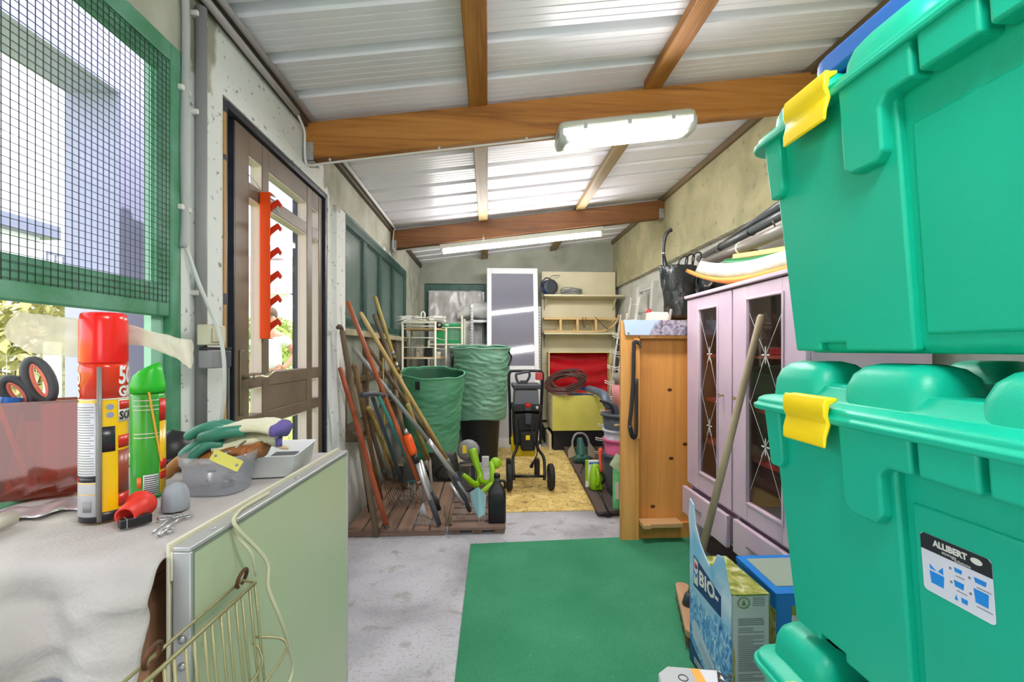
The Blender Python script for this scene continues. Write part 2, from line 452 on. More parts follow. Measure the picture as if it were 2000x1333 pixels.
# left wall: lintel, pillars and parapets around window_1, door_1 and window_2
W = MB(); xa, xb = XL - .2, XL
for (y0, y1, z0, z1) in ((1.56, 6.48, 2.09, 2.36), (YF, 1.427, 0, .88), (YF, -1.0, .88, 2.09), (1.56, 1.65, 0, 2.09), (2.70, 2.95, 0, 2.09),
                         (2.95, 5.23, 0, .64), (5.23, 6.48, 0, 2.09)):
    W.box(xa, xb, y0, y1, z0, z1)
W.box(XL - .065, xb, YF, 1.56, 2.09, 2.36).box(XL - .065, xb, 1.427, 1.56, 0, 2.09)
W.box(xb, xb + .025, 2.78, 2.945, 0, 2.06)
struct(W.build('wall_left', m_wl))
W = MB(); W.box(XR + .055, 1.98, YF, 6.48, 0, 2.9).box(XR, XR + .056, YF, 6.28, 2.05, 2.9)
struct(W.build('wall_right', m_wr))
W = MB(); W.box(-1.0, 2.0, YB, YB + .2, 2.10, 2.85).box(0.02, 2.0, YB, YB + .2, 0, 2.1).box(-1.0, .02, YB, YB + .2, 0, .9).box(-1.0, -.86, YB, YB + .2, .9, 2.1)
struct(W.build('wall_back', m_wb))
W = MB(); W.box(-1.13, .0, YF - .15, YF - .001, 0, 2.9).box(1.3, 1.98, YF - .15, YF - .001, 0, 2.9).box(.0001, 1.2999, YF - .15, YF - .001, 2.1, 2.9)
struct(W.build('wall_front', m_wb))  # unseen wall, its opening added and sized for the light
# corrugated roof sheets, ribs crossing the room
prof = []; y = YF
PER, PH = .261, 1.637
k0 = math.floor((YF - PH) / PER)
for k in range(k0, k0 + 38):
    yc = PH + k * PER
    prof += [(yc - .032, 0), (yc - .014, .036), (yc + .014, .036), (yc + .036, 0)]
    for q in (.075, .115, .155, .195):
        prof += [(yc + q - .0035, 0), (yc + q, .0022), (yc + q + .0035, 0)]
prof = [p for p in prof if YF - .05 < p[0] < 6.47]
vs = []; fs = []
x0, x1 = -1.16, 1.97
for i, (yy, dz) in enumerate(prof):
    vs += [(x0, yy, roofz(x0) + dz), (x1, yy, roofz(x1) + dz)]
    if i: a = 2 * i; fs.append((a - 2, a - 1, a + 1, a))
struct(MB().add(vs, fs).build('ceiling', m_roof, solid=.012, soff=1))
# edge boards under the roof
struct(MB().bar((XR - .012, YF, roofz(XR) - .03), (XR - .012, YB, roofz(XR) - .03), .03, .05).build('trim_1', wood('edge board', (132,112,78), (92,74,48), None, 'Y')))
struct(MB().bar((XL + .012, YF, roofz(XL) - .032), (XL + .012, YB, roofz(XL) - .032), .03, .05).build('trim_2', wood('dark edge board', (92,78,58), (58,48,34), None, 'Y')))
# ---- beams and rafters
def beam(Y, zl0, zl1, zr0, zr1, th, m, label):
    o = MB().hexa([(XL+.003,Y,zl0),(XR+.0,Y,zr0),(XR+.0,Y+th,zr0),(XL+.003,Y+th,zl0),(XL+.003,Y,zl1),(XR,Y,zr1),(XR,Y+th,zr1),(XL+.003,Y+th,zl1)])
    r = thing('roof_beam', label, 'beam', (0.4, Y + th/2, (zl0+zr0)/2))
    o.build('timber', m, r, bevel=.006)
    for (x, z, s) in ((XL + .004, zl0, 1), (XR - .004, zr0, -1)):
        h = MB().box(min(x, x+s*.05), max(x, x+s*.05), Y - .004, Y - .001, z - .005, z + .09)
        for q in (.01, .03, .05, .07):
            h.cyl((x + s*.03, Y - .006, z + q), (x + s*.03, Y - .003, z + q), .004, seg=8)
        h.box(min(x, x+s*.05), max(x, x+s*.05), Y - .004, Y + th + .004, z - .006, z - .001)
        h.build('joist_hanger', m_galv, r)
    return r
beam(2.34, 2.145, 2.335, 2.495, 2.68, .08, m_beam, 'thick orange-stained roof beam crossing above the door, carrying the short lit lamp')
beam(4.42, 2.155, 2.335, 2.50, 2.68, .08, m_beam2, 'browner roof beam further back, carrying the long fluorescent tube')
beam(.10, 2.145, 2.335, 2.495, 2.68, .08, m_beam, 'roof beam directly above the viewer, out of the picture')
def rafter(x, y0, y1, m, label, w=.095, h=.046):
    z = roofz(x)
    s = .13 * w / 2
    MBo = MB().hexa([(x-w/2,y0,z-h-s),(x+w/2,y0,z-h+s),(x+w/2,y1,z-h+s),(x-w/2,y1,z-h-s),(x-w/2,y0,z-s-.001),(x+w/2,y0,z+s-.001),(x+w/2,y1,z+s-.001),(x-w/2,y1,z-s-.001)])
    tag(MBo.build('rafter', m, bevel=.004), label, 'rafter', 'rafters under the roof sheets')
rafter(-.05, YF, 2.339, m_raft, 'dark-grained rafter under the near roof sheets, left of two')
rafter(.86, YF, 2.339, m_raft, 'orange rafter under the near roof sheets, right of two')
rafter(-.045, 2.421, 4.419, m_raft2, 'weathered rafter with a knot between the two beams, left one', .09)
rafter(.90, 2.421, 4.419, m_raft2, 'weathered rafter between the two beams, above the short lamp, right one', .09)
rafter(-.045, 4.501, 6.27, m_raft2, 'short rafter at the back of the roof, left one', .09)
rafter(.90, 4.501, 6.27, m_raft2, 'short rafter at the back of the roof, right one', .09)
hk = RX(950, 428, -.045); hk = V(-.045, 4.405, 2.275)
tag(MB().tube([hk + V(0,.013,.03), hk + V(0,-.01,.03), hk + V(0,-.01,.0)] + [hk + V(.012*math.sin(a), -.01, -.012 + .012*math.cos(a)) for a in [q*PI/6 for q in range(1, 9)]], .0022, 6).build('screw_hook', m_steel), 'small open metal hook screwed into the rear beam under a rafter', 'hook')
# ---- window_1: green frame, hopper sash with wire mesh, open gap below
w1 = sroot('window_1', (XL, .4, .88))
F = MB(); F.box(-.965, -.925, 1.382, 1.427, .88, 2.09).box(-.965, -.925, -1.0, 1.382, 2.035, 2.09).box(-.99, -.925, -1.0, 1.382, .88, .895)
F.build('outer_frame', m_green, w1, bevel=.004)
S = MB(); S.box(-.946, -.928, 1.333, 1.381, 1.286, 2.034).box(-.946, -.928, -1.0, 1.333, 1.286, 1.379).box(-.946, -.928, -1.0, 1.333, 1.985, 2.034)
S.build('sash', m_green, w1, bevel=.005)
MB().box(-.966, -.947, 1.333, 1.381, .895, 2.034).build('reveal_board', mat('daylit green reveal', (160,212,190), .6), w1)  # reveal of the green frame, daylight on it put into a paler colour
M_ = MB(); sp = .0165
yy = -.42
while yy < 1.375:
    M_.box(-.9262, -.9248, yy - .00055, yy + .00055, 1.325, 2.03); yy += sp
zz = 1.33
while zz < 2.03:
    M_.box(-.9250, -.9236, -.42, 1.374, zz - .00055, zz + .00055); zz += sp
M_.build('wire_mesh', m_dmesh, w1)
MB().box(-.940, -.938, -1.0, 1.333, 1.379, 1.985).build('pane', glass('window glass', (246,248,252), .06), w1)
# ---- window_2: long teal window with mesh and dull panes above glazed parapet
w2 = sroot('window_2', (XL, 4.1, .64))
F = MB(); Z0, Z1 = 1.33, 2.085
F.box(-1.0, -.925, 2.955, 3.03, Z0, Z1).box(-1.0, -.925, 5.17, 5.23, Z0, Z1).box(-1.0, -.925, 3.03, 5.17, 2.01, Z1).box(-1.0, -.925, 3.03, 5.17, Z0, Z0 + .07)
for yq in (3.52, 4.02, 4.55): F.box(-1.0, -.93, yq - .045, yq + .045, Z0 + .07, 2.01)
F.build('frame', m_teal, w2, bevel=.004)
MB().box(-.962, -.955, 3.03, 5.17, Z0 + .07, 2.01).build('pane', mat('dull greenish pane', (140,164,156), .22, c2=(146,164,154), vs=3, spec=.7), w2)
M_ = MB(); yy = 3.0
while yy < 5.2: M_.box(-.9236, -.922, yy, yy + .0014, Z0 + .02, 2.07); yy += .021
zz = Z0 + .03
while zz < 2.07: M_.box(-.922, -.9205, 2.97, 5.2, zz, zz + .0014); zz += .021
M_.build('wire_mesh', mat('green coated mesh', (66,98,88), .6), w2)
MB().box(-.99, -.90, 2.955, 5.23, 1.285, 1.33).build('sill', mat('dirty cream paint', (186,180,150), .7, c2=(160,152,120), vs=8), w2, bevel=.005)
wd = wood('rotten brown frame', (120,98,72), (78,60,42), None, 'Y')
P = MB(); P.box(-.97, -.92, 2.955, 3.03, .68, 1.285).box(-.97, -.925, 3.03, 5.23, .955, 1.0)
for yq in (3.55, 4.1, 4.65, 5.2): P.box(-.97, -.92, yq - .03, yq + .03, .68, 1.285)
P.build('lower_frame', wd, w2, bevel=.004)
MB().box(-.965, -.955, 3.0, 5.2, .68, 1.285).build('lower_pane', mat('dusty lower pane', (186,186,172), .35, c2=(128,140,128), vs=4), w2)
MB().hexa([(-.99,2.955,.60),(-.80,2.955,.60),(-.80,5.23,.60),(-.99,5.23,.60),(-.99,2.955,.69),(-.86,2.955,.67),(-.86,5.23,.67),(-.99,5.23,.69)]).build('ledge', wd, w2, bevel=.006)
# ---- window_3: back left
w3 = sroot('window_3', (-.42, YB, .9))
F = MB(); F.box(-.86, -.79, YB - .02, YB + .1, .9, 2.09).box(-.05, .02, YB - .02, YB + .1, .9, 2.09).box(-.79, -.05, YB - .02, YB + .1, 2.0, 2.09).box(-.79, -.05, YB - .02, YB + .1, .9, .97)
F.build('frame', m_teal, w3, bevel=.004)
MB().box(-.79, -.05, YB + .03, YB + .04, .97, 2.0).build('pane', mat('grey pane', (118,122,118), .25, c2=(150,152,148), vs=2.5, stretch=(3,1,.6), spec=.7), w3)
# ---- door_1: brown glazed door standing slightly proud of its frame
d1 = sroot('door_1', (-.975, 2.2, 0))
F = MB(); F.box(-1.12, -.934, 1.651, 1.69, 0, 2.085).box(-1.12, -.934, 2.672, 2.699, 0, 2.085).box(-1.12, -.934, 1.69, 2.672, 2.062, 2.088)
F.build('door_frame', m_navy, d1, bevel=.003)
MB().box(-.936, -.925, 1.651, 1.665, 0, .9).box(-.936, -.925, 1.651, 1.665, .94, 1.35).box(-.936, -.925, 1.651, 1.665, 1.39, 1.86).box(-.936, -.925, 1.651, 1.665, 1.88, 2.03).build('jamb_strip', wood('pale jamb wood', (206,166,104), (160,116,62), None, 'Z'), d1)
dY = lambda px: RX(px, 600, -.95).y
LY = [1.765, dY(486.6), dY(512.5), dY(525.5), dY(600), dY(609.7), dY(622.7), 2.665]
LZ = [.02, .15, .87, .925, 1.035, 1.094, 1.80, 1.86, 1.965, 2.058]
D = MB()
for a in (0, 2, 4, 6): D.box(-.999, -.95, LY[a], LY[a+1], LZ[0], LZ[9])
for c in (1, 3, 5):
    for a in (0, 2, 4, 6, 8): D.box(-.998, -.951, LY[c], LY[c+1], LZ[a], LZ[a+1])
D.box(-.992, -.955, LY[3], LY[4], LZ[3], LZ[4])
D.build('door_leaf', m_brown, d1, bevel=.003)
MB().box(-1.0, -.9505, 1.758, 1.7655, .02, 2.055).build('leaf_edge', m_navy, d1)
m_rev = mat('sunlit reveal', (240,222,208), .7)  # sunlight on the pane reveals put into a pale colour
R = MB()
for c in (1, 3, 5):
    for a in (1, 3, 5, 7):
        if c == 3 and a == 3: continue
        R.box(-.997, -.953, LY[c+1] - .004, LY[c+1] + .0005, LZ[a], LZ[a+1]).box(-.997, -.953, LY[c], LY[c+1], LZ[a+1] - .004, LZ[a+1] + .0005)
R.build('glazing_bead', m_rev, d1)
G = MB()
for c in (1, 3, 5):
    for a in (1, 3, 5, 7):
        if c == 3 and a == 3: continue
        G.box(-.985, -.982, LY[c], LY[c+1] - .004, LZ[a], LZ[a+1] - .004)
G.build('pane', glass('window glass'), d1)
MB().box(-.985, -.965, 1.7555, 1.7575, .74, 1.17).build('lock_plate', m_galv, d1)
MB().box(-.982, -.968, 1.745, 1.756, 1.02, 1.035).build('latch_bolt', m_steel, d1)
hp = MB(); hp.box(-.95, -.942, 1.79, 1.822, .94, 1.19); hb = hp.build('handle_plate', mat('old bronze', (128,116,92), .5, metal=.5), d1, bevel=.008)
hz = 1.085
MB().tube([(-.942,1.806,hz),(-.90,1.806,hz)], .009, 10).tube(bez([(-.90,1.80,hz),(-.892,1.83,hz),(-.89,1.87,hz-.006),(-.888,1.90,hz+.004),(-.882,1.925,hz+.016)], 5), [.009]*5+[.01]*6+[.009]*5+[.008]*5, 10).build('lever', mat('worn brass nickel', (196,188,160), .3, metal=.8), hb)
# ---- green plank of carpet etc.
tag(MB().add([RZ(902-22,1400,.006), (1.20,1.36,.006), (1.27,2.86,.006), RZ(919,1063,.006)], [(0,1,2,3)]).build('green_carpet', m_carpet, solid=.006, soff=-1), 'flat green felt carpet lying on the concrete floor', 'carpet')
tl = MB()
for i in range(4):
    for j in range(2):
        tl.box(1.285 + j*.245, 1.285 + j*.245 + .24, 1.70 + i*.29, 1.70 + i*.29 + .285, 0, .008)
struct(tl.build('trim_3', mat('dark slate tile', (84,88,98), .6, c2=(104,108,118), vs=9), bevel=.002))
# ================================================================ LAMPS, PIPES, CABLES
m_tube = mat('lit tube', (255,250,250), .5, emit=LAMP * .85)
m_diff = mat('lit diffuser', (255,250,250), .5, emit=LAMP * .55)
def lampframe(a, b): return frame(a, Vector(b) - Vector(a), (0, 1, 0))
# short closed fittings: one under the front beam, one unseen, added overhead to light the foreground
def short_lamp(a, b, label):
  L = (b - a).length; Mx = lampframe(a, b)
  r = thing('ceiling_lamp', label, 'lamp', (a + b) / 2)
  MB().loft([[(x, y, z) for x, y in [(x0 + L/2, y0) for x0, y0 in rrect(L/2 - i, .088 - i, .03)]] for z, i in ((-.002, .012), (-.014, .002), (-.04, .0))], M=Mx).build('housing', mat('pale grey lamp body', (200,202,186), .5), r)
  MB().loft([[(x0 + L/2, y0, z) for x0, y0 in rrect(L/2 - i, .085 - i, .03)] for z, i in ((-.041, .003), (-.065, .008), (-.09, .028), (-.097, .045))], M=Mx).build('cover', m_diff, r)
  for x in (.03, L - .03):
      MB().loft([[(x0*.03 + x, y0, z) for x0, y0 in rrect(1, .08 - i, .03)] for z, i in ((-.041, 0), (-.07, .008), (-.095, .03))], M=Mx).build('end_cap', mat('clear grey end', (206,210,208), .25), r)
  for x in (.13, L * .5, L - .13):
      MB().box(x - .012, x + .012, -.096, -.084, -.055, -.02, Mx).build('clip', m_lgrey, r, bevel=.003); MB().box(x - .012, x + .012, .084, .096, -.055, -.02, Mx).build('clip', m_lgrey, r, bevel=.003)
short_lamp(V(.345, 2.31, 2.318), V(1.045, 2.31, 2.411), 'short closed fluorescent lamp with a clear cover, lit, under the front beam')
short_lamp(V(.045, .06, 2.279), V(.745, .06, 2.372), 'unseen short lamp added under the beam above the viewer to light the foreground')
# long open batten under the rear beam
a, b = V(-.47, 4.46, 2.215), V(1.13, 4.46, 2.415); L = (b - a).length; Mx = lampframe(a, b)
r = thing('ceiling_lamp', 'long batten with a bare fluorescent tube, lit, under the rear beam', 'lamp', (a + b) / 2)
MB().box(0, L, -.03, .03, -.05, -.002, Mx).build('batten', mat('pale grey lamp body', (200,202,186)), r, bevel=.005)
MB().tube([Mx @ V(.03, -.012, -.078), Mx @ V(L - .03, -.012, -.078)], .017, 12).build('tube', m_tube, r)
for x in (0.012, L - .03): MB().box(x, x + .018, -.032, .012, -.1, -.048, Mx).build('lamp_holder', m_whitep, r, bevel=.004)
# pipes on the left wall
m_pipe = mat('grey conduit', (146,148,148), .5)
def clip(p, ax, parent, rr=.022):
    MB().box(p.x - .006, p.x + rr, p.y - rr - .004, p.y + rr + .012, p.z - .008, p.z + .008).build('clip', m_whitep, parent, bevel=.003)
r = thing('conduit', 'thick grey vertical conduit on the wall between mesh window and door', 'pipe', (XL + .018, 1.50, .9))
MB().tube([(XL+.018,1.50,.9),(XL+.018,1.50,2.28)], .0165, 12).build('pipe', m_pipe, r)
for z in (1.37, 1.94, 2.25): clip(V(XL + .001, 1.50, z), 0, r, .02)
r = thing('conduit', 'pale grey conduit beside the green window frame, thinner and bent', 'pipe', (XL + .012, 1.43, 1.5))
MB().tube(bez([(XL+.014,1.40,2.33),(XL+.013,1.43,2.26),(XL+.012,1.435,2.1),(XL+.012,1.428,1.8),(XL+.012,1.432,1.6),(XL+.012,1.425,1.5)], 5), .011, 10).build('pipe', mat('pale conduit', (186,190,188), .5), r)
for z in (1.62, 1.98): clip(V(XL + .001, 1.43, z), 0, r, .016)
cpts = bez([(XL+.012,1.427,1.52),(XL+.045,1.44,1.40),(XL+.105,1.455,1.22),(XL+.10,1.48,1.05),(XL+.07,1.50,.90)], 6)
r = thing('cable', 'white cable hanging slack past the socket boxes down to the bench', 'cable', cpts[-1])
MB().tube(cpts, .006, 8).build('flex', mat('white cable sheath', (216,220,216), .5), r)
MB().tube([(XL+.07,1.50,.925),(XL+.07,1.50,.893)], [.012,.016], 10).build('plug', m_black, r)
bx = RX(396, 655, XL + .03); r = thing('socket_box', 'yellowed beige junction box above the grey box on the wall', 'socket', (bx.x, bx.y, bx.z - .03))
MB().box(XL + .0355, XL + .075, bx.y - .04, bx.y + .045, bx.z - .032, bx.z + .032).build('box', mat('aged beige plastic', (212,208,184), .5), r, bevel=.004)
MB().box(XL + .075, XL + .081, bx.y - .03, bx.y + .035, bx.z - .022, bx.z + .022).build('lid', mat('aged beige plastic', (212,208,184), .5), r, bevel=.002)
bx = RX(404, 697, XL + .03); r = thing('socket_box', 'grey and black socket box below the beige junction box', 'socket', (bx.x, bx.y, bx.z - .035))
MB().box(XL + .0355, XL + .08, bx.y - .055, bx.y + .012, bx.z - .036, bx.z + .02).build('box', m_grey, r, bevel=.004)
MB().box(XL + .0355, XL + .078, bx.y + .0125, bx.y + .055, bx.z - .036, bx.z + .02).build('flap', m_dgrey, r, bevel=.004)
MB().box(XL + .0355, XL + .078, bx.y - .05, bx.y + .055, bx.z + .021, bx.z + .03).build('cover_rim', m_black, r, bevel=.002)
# eaves conduits
m_pp = mat('lilac grey conduit', (184,180,180), .5)
r = thing('conduit', 'upper of two grey pipes along the eaves above the door', 'pipe', (XL + .05, 1.9, roofz(XL)-.03))
MB().tube([(XL+.048,.19,roofz(XL)-.022),(XL+.048,2.335,roofz(XL)-.022)], .0125, 10).build('pipe', m_pp, r)
r = thing('conduit', 'lower of two grey pipes along the eaves, bending down by the front beam', 'pipe', (XL + .04, 1.9, roofz(XL)-.06))
MB().tube(bez([(XL+.03,.19,roofz(XL)-.064),(XL+.03,1.2,roofz(XL)-.062),(XL+.03,2.2,roofz(XL)-.06)], 3), .013, 10).build('pipe', m_pp, r)
MB().tube(bez([(XL+.03,2.2,roofz(XL)-.06),(XL+.028,2.29,2.27),(XL+.022,2.31,2.20),(XL+.022,2.325,2.13),(XL+.05,2.33,2.115),(XL+.16,2.36,2.147),(.0,2.36,2.253),(.345,2.36,2.303)], 6), .006, 8).build('flex', m_whitep, r)
for x in (-.8, -.25, .2): 
    zc = 2.145 + .35*(x-XL)/2.675
    MB().cyl((x, 2.352, zc-.012), (x, 2.352, zc-.001), .006, seg=8).build('clip', m_whitep, r)
r = thing('conduit', 'thin pale pipe along the eaves between the two beams', 'pipe', (XL + .05, 3.4, roofz(XL)-.03))
MB().tube([(XL+.045,2.425,roofz(XL)-.022),(XL+.045,4.38,roofz(XL)-.022)], .011, 10).build('pipe', m_whitep, r)
MB().tube(bez([(XL+.045,4.38,roofz(XL)-.022),(XL+.03,4.40,2.30),(XL+.025,4.405,2.16),(XL+.06,4.44,2.145),(XL+.2,4.46,2.172),(-.47,4.46,2.205)], 6), .006, 8).build('flex', m_whitep, r)
# ================================================================ STACK OF GREEN STORAGE BINS
BX, BY = .915, .587
def lidprofile(r, z0, m):
    L = MB(); H1, H2 = .292, .458
    L.loft([[(BX + x, BY + y, z0 + z) for x, y in rrect(H1 + e, H2 + e, .05, 5)] for z, e in ((.462, .004), (.462, .010), (.474, .011), (.476, .005), (.486, .004), (.492, -.004), (.497, -.03), (.525, -.045))])
    for s in (-1, 1):
        for (ya, yb) in ((.275, .44), (.06, .235), (-.17, .0), (-.44, -.275)):
            xa = s * (H1 - .03)
            xs = sorted((BX + xa, BX + xa - s * .13)); yc, hy = BY + (ya + yb) / 2, (yb - ya) / 2
            xc, hx = sum(xs) / 2, (xs[1] - xs[0]) / 2
            L.loft([[(xc + x, yc + y, z0 + z) for x, y in rrect(hx - e, hy - e, .03, 4)] for z, e in ((.488, 0), (.53, .003), (.552, .010), (.566, .022), (.572, .038))])
        L.box(BX - .2, BX + .2, BY + s*.40, BY + s*.44, z0 + .49, z0 + .553)
    for s in (-1, 1):   # low ridges between the bumps
        for ya in (.255, -.255): 
            L.loft([[(BX + s*.2 + x, BY + ya + y, z0 + z) for x, y in rrect(.05 - e, .06 - e, .02, 4)] for z, e in ((.488, 0), (.515, .004), (.53, .02))])
    return L.build('lid', m, r, bevel=.004, bseg=2)
def bin_(z0, label, sticker=False):
    r = thing('storage_bin', label, 'storage bin', (BX, BY, z0), 'green lidded storage bins in one stack')
    B = MB(); TX, TY, QX, QY, Hh = .262, .428, .225, .395, .468
    B.loft([[(BX + x, BY + y, z0 + z) for x, y in rrect(hx, hy, rr, 5)] for z, hx, hy, rr in
            ((0, QX - .012, QY - .012, .04), (.012, QX, QY, .045), (Hh, TX, TY, .05))])
    tl = (TX - QX) / Hh
    for s in (-1, 1):
        def slab(poly, th, dp=.0):
            # poly in (y, z) on the long face, standing out by th
            vs = []; n = len(poly)
            ar = sum(poly[i][0]*poly[(i+1)%n][1]-poly[(i+1)%n][0]*poly[i][1] for i in range(n))
            if (ar < 0) == (s < 0): poly = list(reversed(poly))
            for d in (-.006, th):
                for (yy, zz) in poly: vs.append((BX + s * (QX + tl * zz + d), BY + yy, z0 + zz))
            fs = [tuple(range(n)), tuple(reversed(range(n, 2*n)))] + [(i, n+i, n+(i+1)%n, (i+1)%n) for i in range(n)]
            B.add(vs, fs)
        for t in (-1, 1):
            q = lambda P: [(a * t, b) for a, b in P]
            slab(q([(.10, .004), (.24, .004), (.24, .02), (.305, .02), (.305, .004), (.378, .004), (.408, Hh), (.10, Hh)]), .014)
            slab(q([(.412, Hh), (.36, Hh), (.36, .355), (.372, .34), (.402, .34)]), .030)
            slab(q([(.19, Hh), (.19, .325), (.175, .312), (.125, .312), (.11, .328), (.11, .395), (.095, .41), (.052, .41), (.052, Hh)]), .034)
        slab([(-.042, Hh), (.042, Hh), (.042, .41), (-.042, .41)], .034)
        slab([(-.09, .03), (.09, .03), (.088, .36), (-.088, .36)], .004)
    B.build('body', m_bin, r, bevel=.010, bseg=3)
    lidprofile(r, z0, m_bin)
    for s in (-1, 1):
        for t in (-1, 1):
            x = BX + s * .302
            pf = [(0, .508), (.008, .510), (.013, .497), (.012, .476), (.006, .463), (.012, .440), (.012, .420), (.007, .418), (.005, .438), (-.002, .460), (.003, .478), (.0, .495), (-.014, .503), (-.014, .510)]
            C = MB(); yc = BY + t * .255
            Mx = Matrix(((s, 0, 0, x), (0, 0, 1, yc), (0, 1, 0, z0), (0, 0, 0, 1)))
            C.prism(pf, .115, Mx, -.0575); C.build('latch', m_yel, r, bevel=.003, bseg=2)
    if sticker:
        p = [(RX(px, py, BX - .252)) for px, py in ((1793, 1043), (1930, 1115), (1930, 1222), (1793, 1145))]
        xs = BX - (QX + tl * (.86 - z0)) - .0053
        y0, y1 = .563, .662; zt, zb = .914, .826
        o = frame((xs, y1, zb), (0, -1, 0), (0 - tl * -0, 0, 1)); 
        o = frame((xs - tl*(zb-.87), y1, zb), (0, -1, 0), (-tl, 0, 1)); Wd, Hg = y1 - y0, zt - zb
        st = MB().prism([(a + Wd/2, b + Hg/2) for a, b in rrect(Wd/2, Hg/2, .006)], .0006, o).build('sticker', mat('sticker white', (228,232,244), .35), r)
        blk = mat('sticker black', (34,40,48), .35); blu = mat('sticker blue', (24,146,238), .35); gy = mat('sticker grey', (120,126,136), .4)
        T = lambda x, y: o @ Matrix.Translation((x, y, .0007))
        MB().prism([(.0, .063), (Wd, .063), (Wd, Hg-.005), (Wd-.005, Hg), (.005, Hg), (0, Hg-.005)], .0002, T(0, 0)).build('header', blk, st)
        K = MB().text('ALLIBERT', .0125, T(.02, .0735) @ Matrix.Translation((0, 0, .0003)), .0001, .0006, sx=.92)
        K.prism([(.0077*math.cos(a)+.080, .0045*math.sin(a)+.0775) for a in [q*PI/10 for q in range(20)]], .0002, T(0, 0) @ Matrix.Translation((0, 0, .0003)))
        K.text('storage', .007, T(.032, .067) @ Matrix.Translation((0, 0, .0003)), .0001).text('solutions', .006, T(.05, .0640) @ Matrix.Translation((0, 0, .0003)), .0001)
        K.build('lettering', m_whitep, st)
        Pm = MB()
        def tub(cx, cy, ww, hh):
            Pm.prism([(cx-ww/2, cy+hh/2), (cx-ww*.42, cy-hh/2), (cx+ww*.42, cy-hh/2), (cx+ww/2, cy+hh/2)], .0002, T(0, 0))
        tub(.022, .024, .022, .018); Pm.prism([(.012,.036),(.022,.036),(.012,.043)], .0002, T(0,0)).prism([(.024,.037),(.032,.035),(.032,.046)], .0002, T(0,0))
        tub(.054, .052, .011, .006); tub(.083, .051, .016, .007); tub(.054, .032, .014, .009); tub(.083, .029, .019, .019)
        tub(.06, .012, .009, .007); Pm.prism([(.046,.008),(.051,.008),(.049,.016)], .0002, T(0,0))
        Pm.build('pictogram', blu, st)
        Pk = MB()
        for (x, y) in ((.043,.051),(.069,.050),(.043,.031),(.069,.028)): Pk.box(x-.0016, x+.0016, y-.0016, y+.0016, 0, .0002, T(0,0))
        for (x, y, l) in ((.05,.043,.012),(.078,.041,.018),(.05,.022,.014),(.076,.014,.02)): Pk.box(x, x+l, y, y+.0012, 0, .0002, T(0,0))
        Pk.build('caption_lines', gy, st)
    return r
bin_(.004, 'green storage bin at the foot of the stack, only its domed lid and latch showing')
bin_(.594, 'green storage bin in the middle of the stack, with a white instruction sticker', True)
bin_(1.184, 'green storage bin on top of the stack, under the blue tub')
r = thing('plastic_tray', 'blue plastic tray lying upside down on the topmost green bin under the roof', 'tray', (.94, .57, 1.757))
MB().loft([[(.965 + x, .575 + y, z) for x, y in rrect(.262 + e, .395 + e, .05, 5)] for z, e in ((1.757, -.01), (1.765, .0), (1.80, .0), (1.806, -.004))]).build('rim', m_blue, r, bevel=.004)
MB().loft([[(.965 + x, .575 + y, z) for x, y in rrect(.24 + e, .372 + e, .05, 5)] for z, e in ((1.8065, 0), (1.82, -.004), (1.826, -.015))]).build('raised_panel', m_blue, r, bevel=.004)
# ================================================================ PINK GLASS-FRONTED CABINET
PX = 1.20
r = thing('display_cabinet', 'lilac pink two-door glazed cabinet with drawers against the right wall', 'cabinet', (1.45, 2.17, .009))
Y0, Y1 = 1.655, 2.69
C = MB(); C.box(PX + .022, 1.70, Y0, Y0 + .02, .20, 1.494).box(PX + .022, 1.70, Y1 - .02, Y1, .20, 1.494)
C.box(PX + .022, 1.70, Y0 + .02, Y1 - .02, .205, .225).box(PX + .022, 1.70, Y0 + .02, Y1 - .02, .375, .39)
C.box(PX + .03, 1.70, 2.165, 2.185, .225, 1.494)
for yy in (Y0, Y1 - .045):
    for xx in (PX + .05, 1.65): C.box(xx, xx + .045, yy, yy + .045, .009, .2)
C.build('carcass', m_pink, r, bevel=.003)
MB().box(PX - .012, 1.71, Y0 - .012, Y1 + .012, 1.495, 1.515).build('top', m_pink, r, bevel=.004)
MB().box(1.69, 1.70, Y0 + .02, Y1 - .02, .225, 1.49).build('back_panel', wood('cabinet inside', (196,138,84), (150,96,54), None, 'Z'), r)
m_cin = 0; m_shelfr = mat('coral shelf edge', (224,104,112), .5)
for z in (.66, .90, 1.15):
    for (a, b) in ((Y0 + .021, 2.164), (2.186, Y1 - .021)): MB().box(PX + .05, 1.689, a, b, z, z + .016).build('shelf', m_shelfr, r)
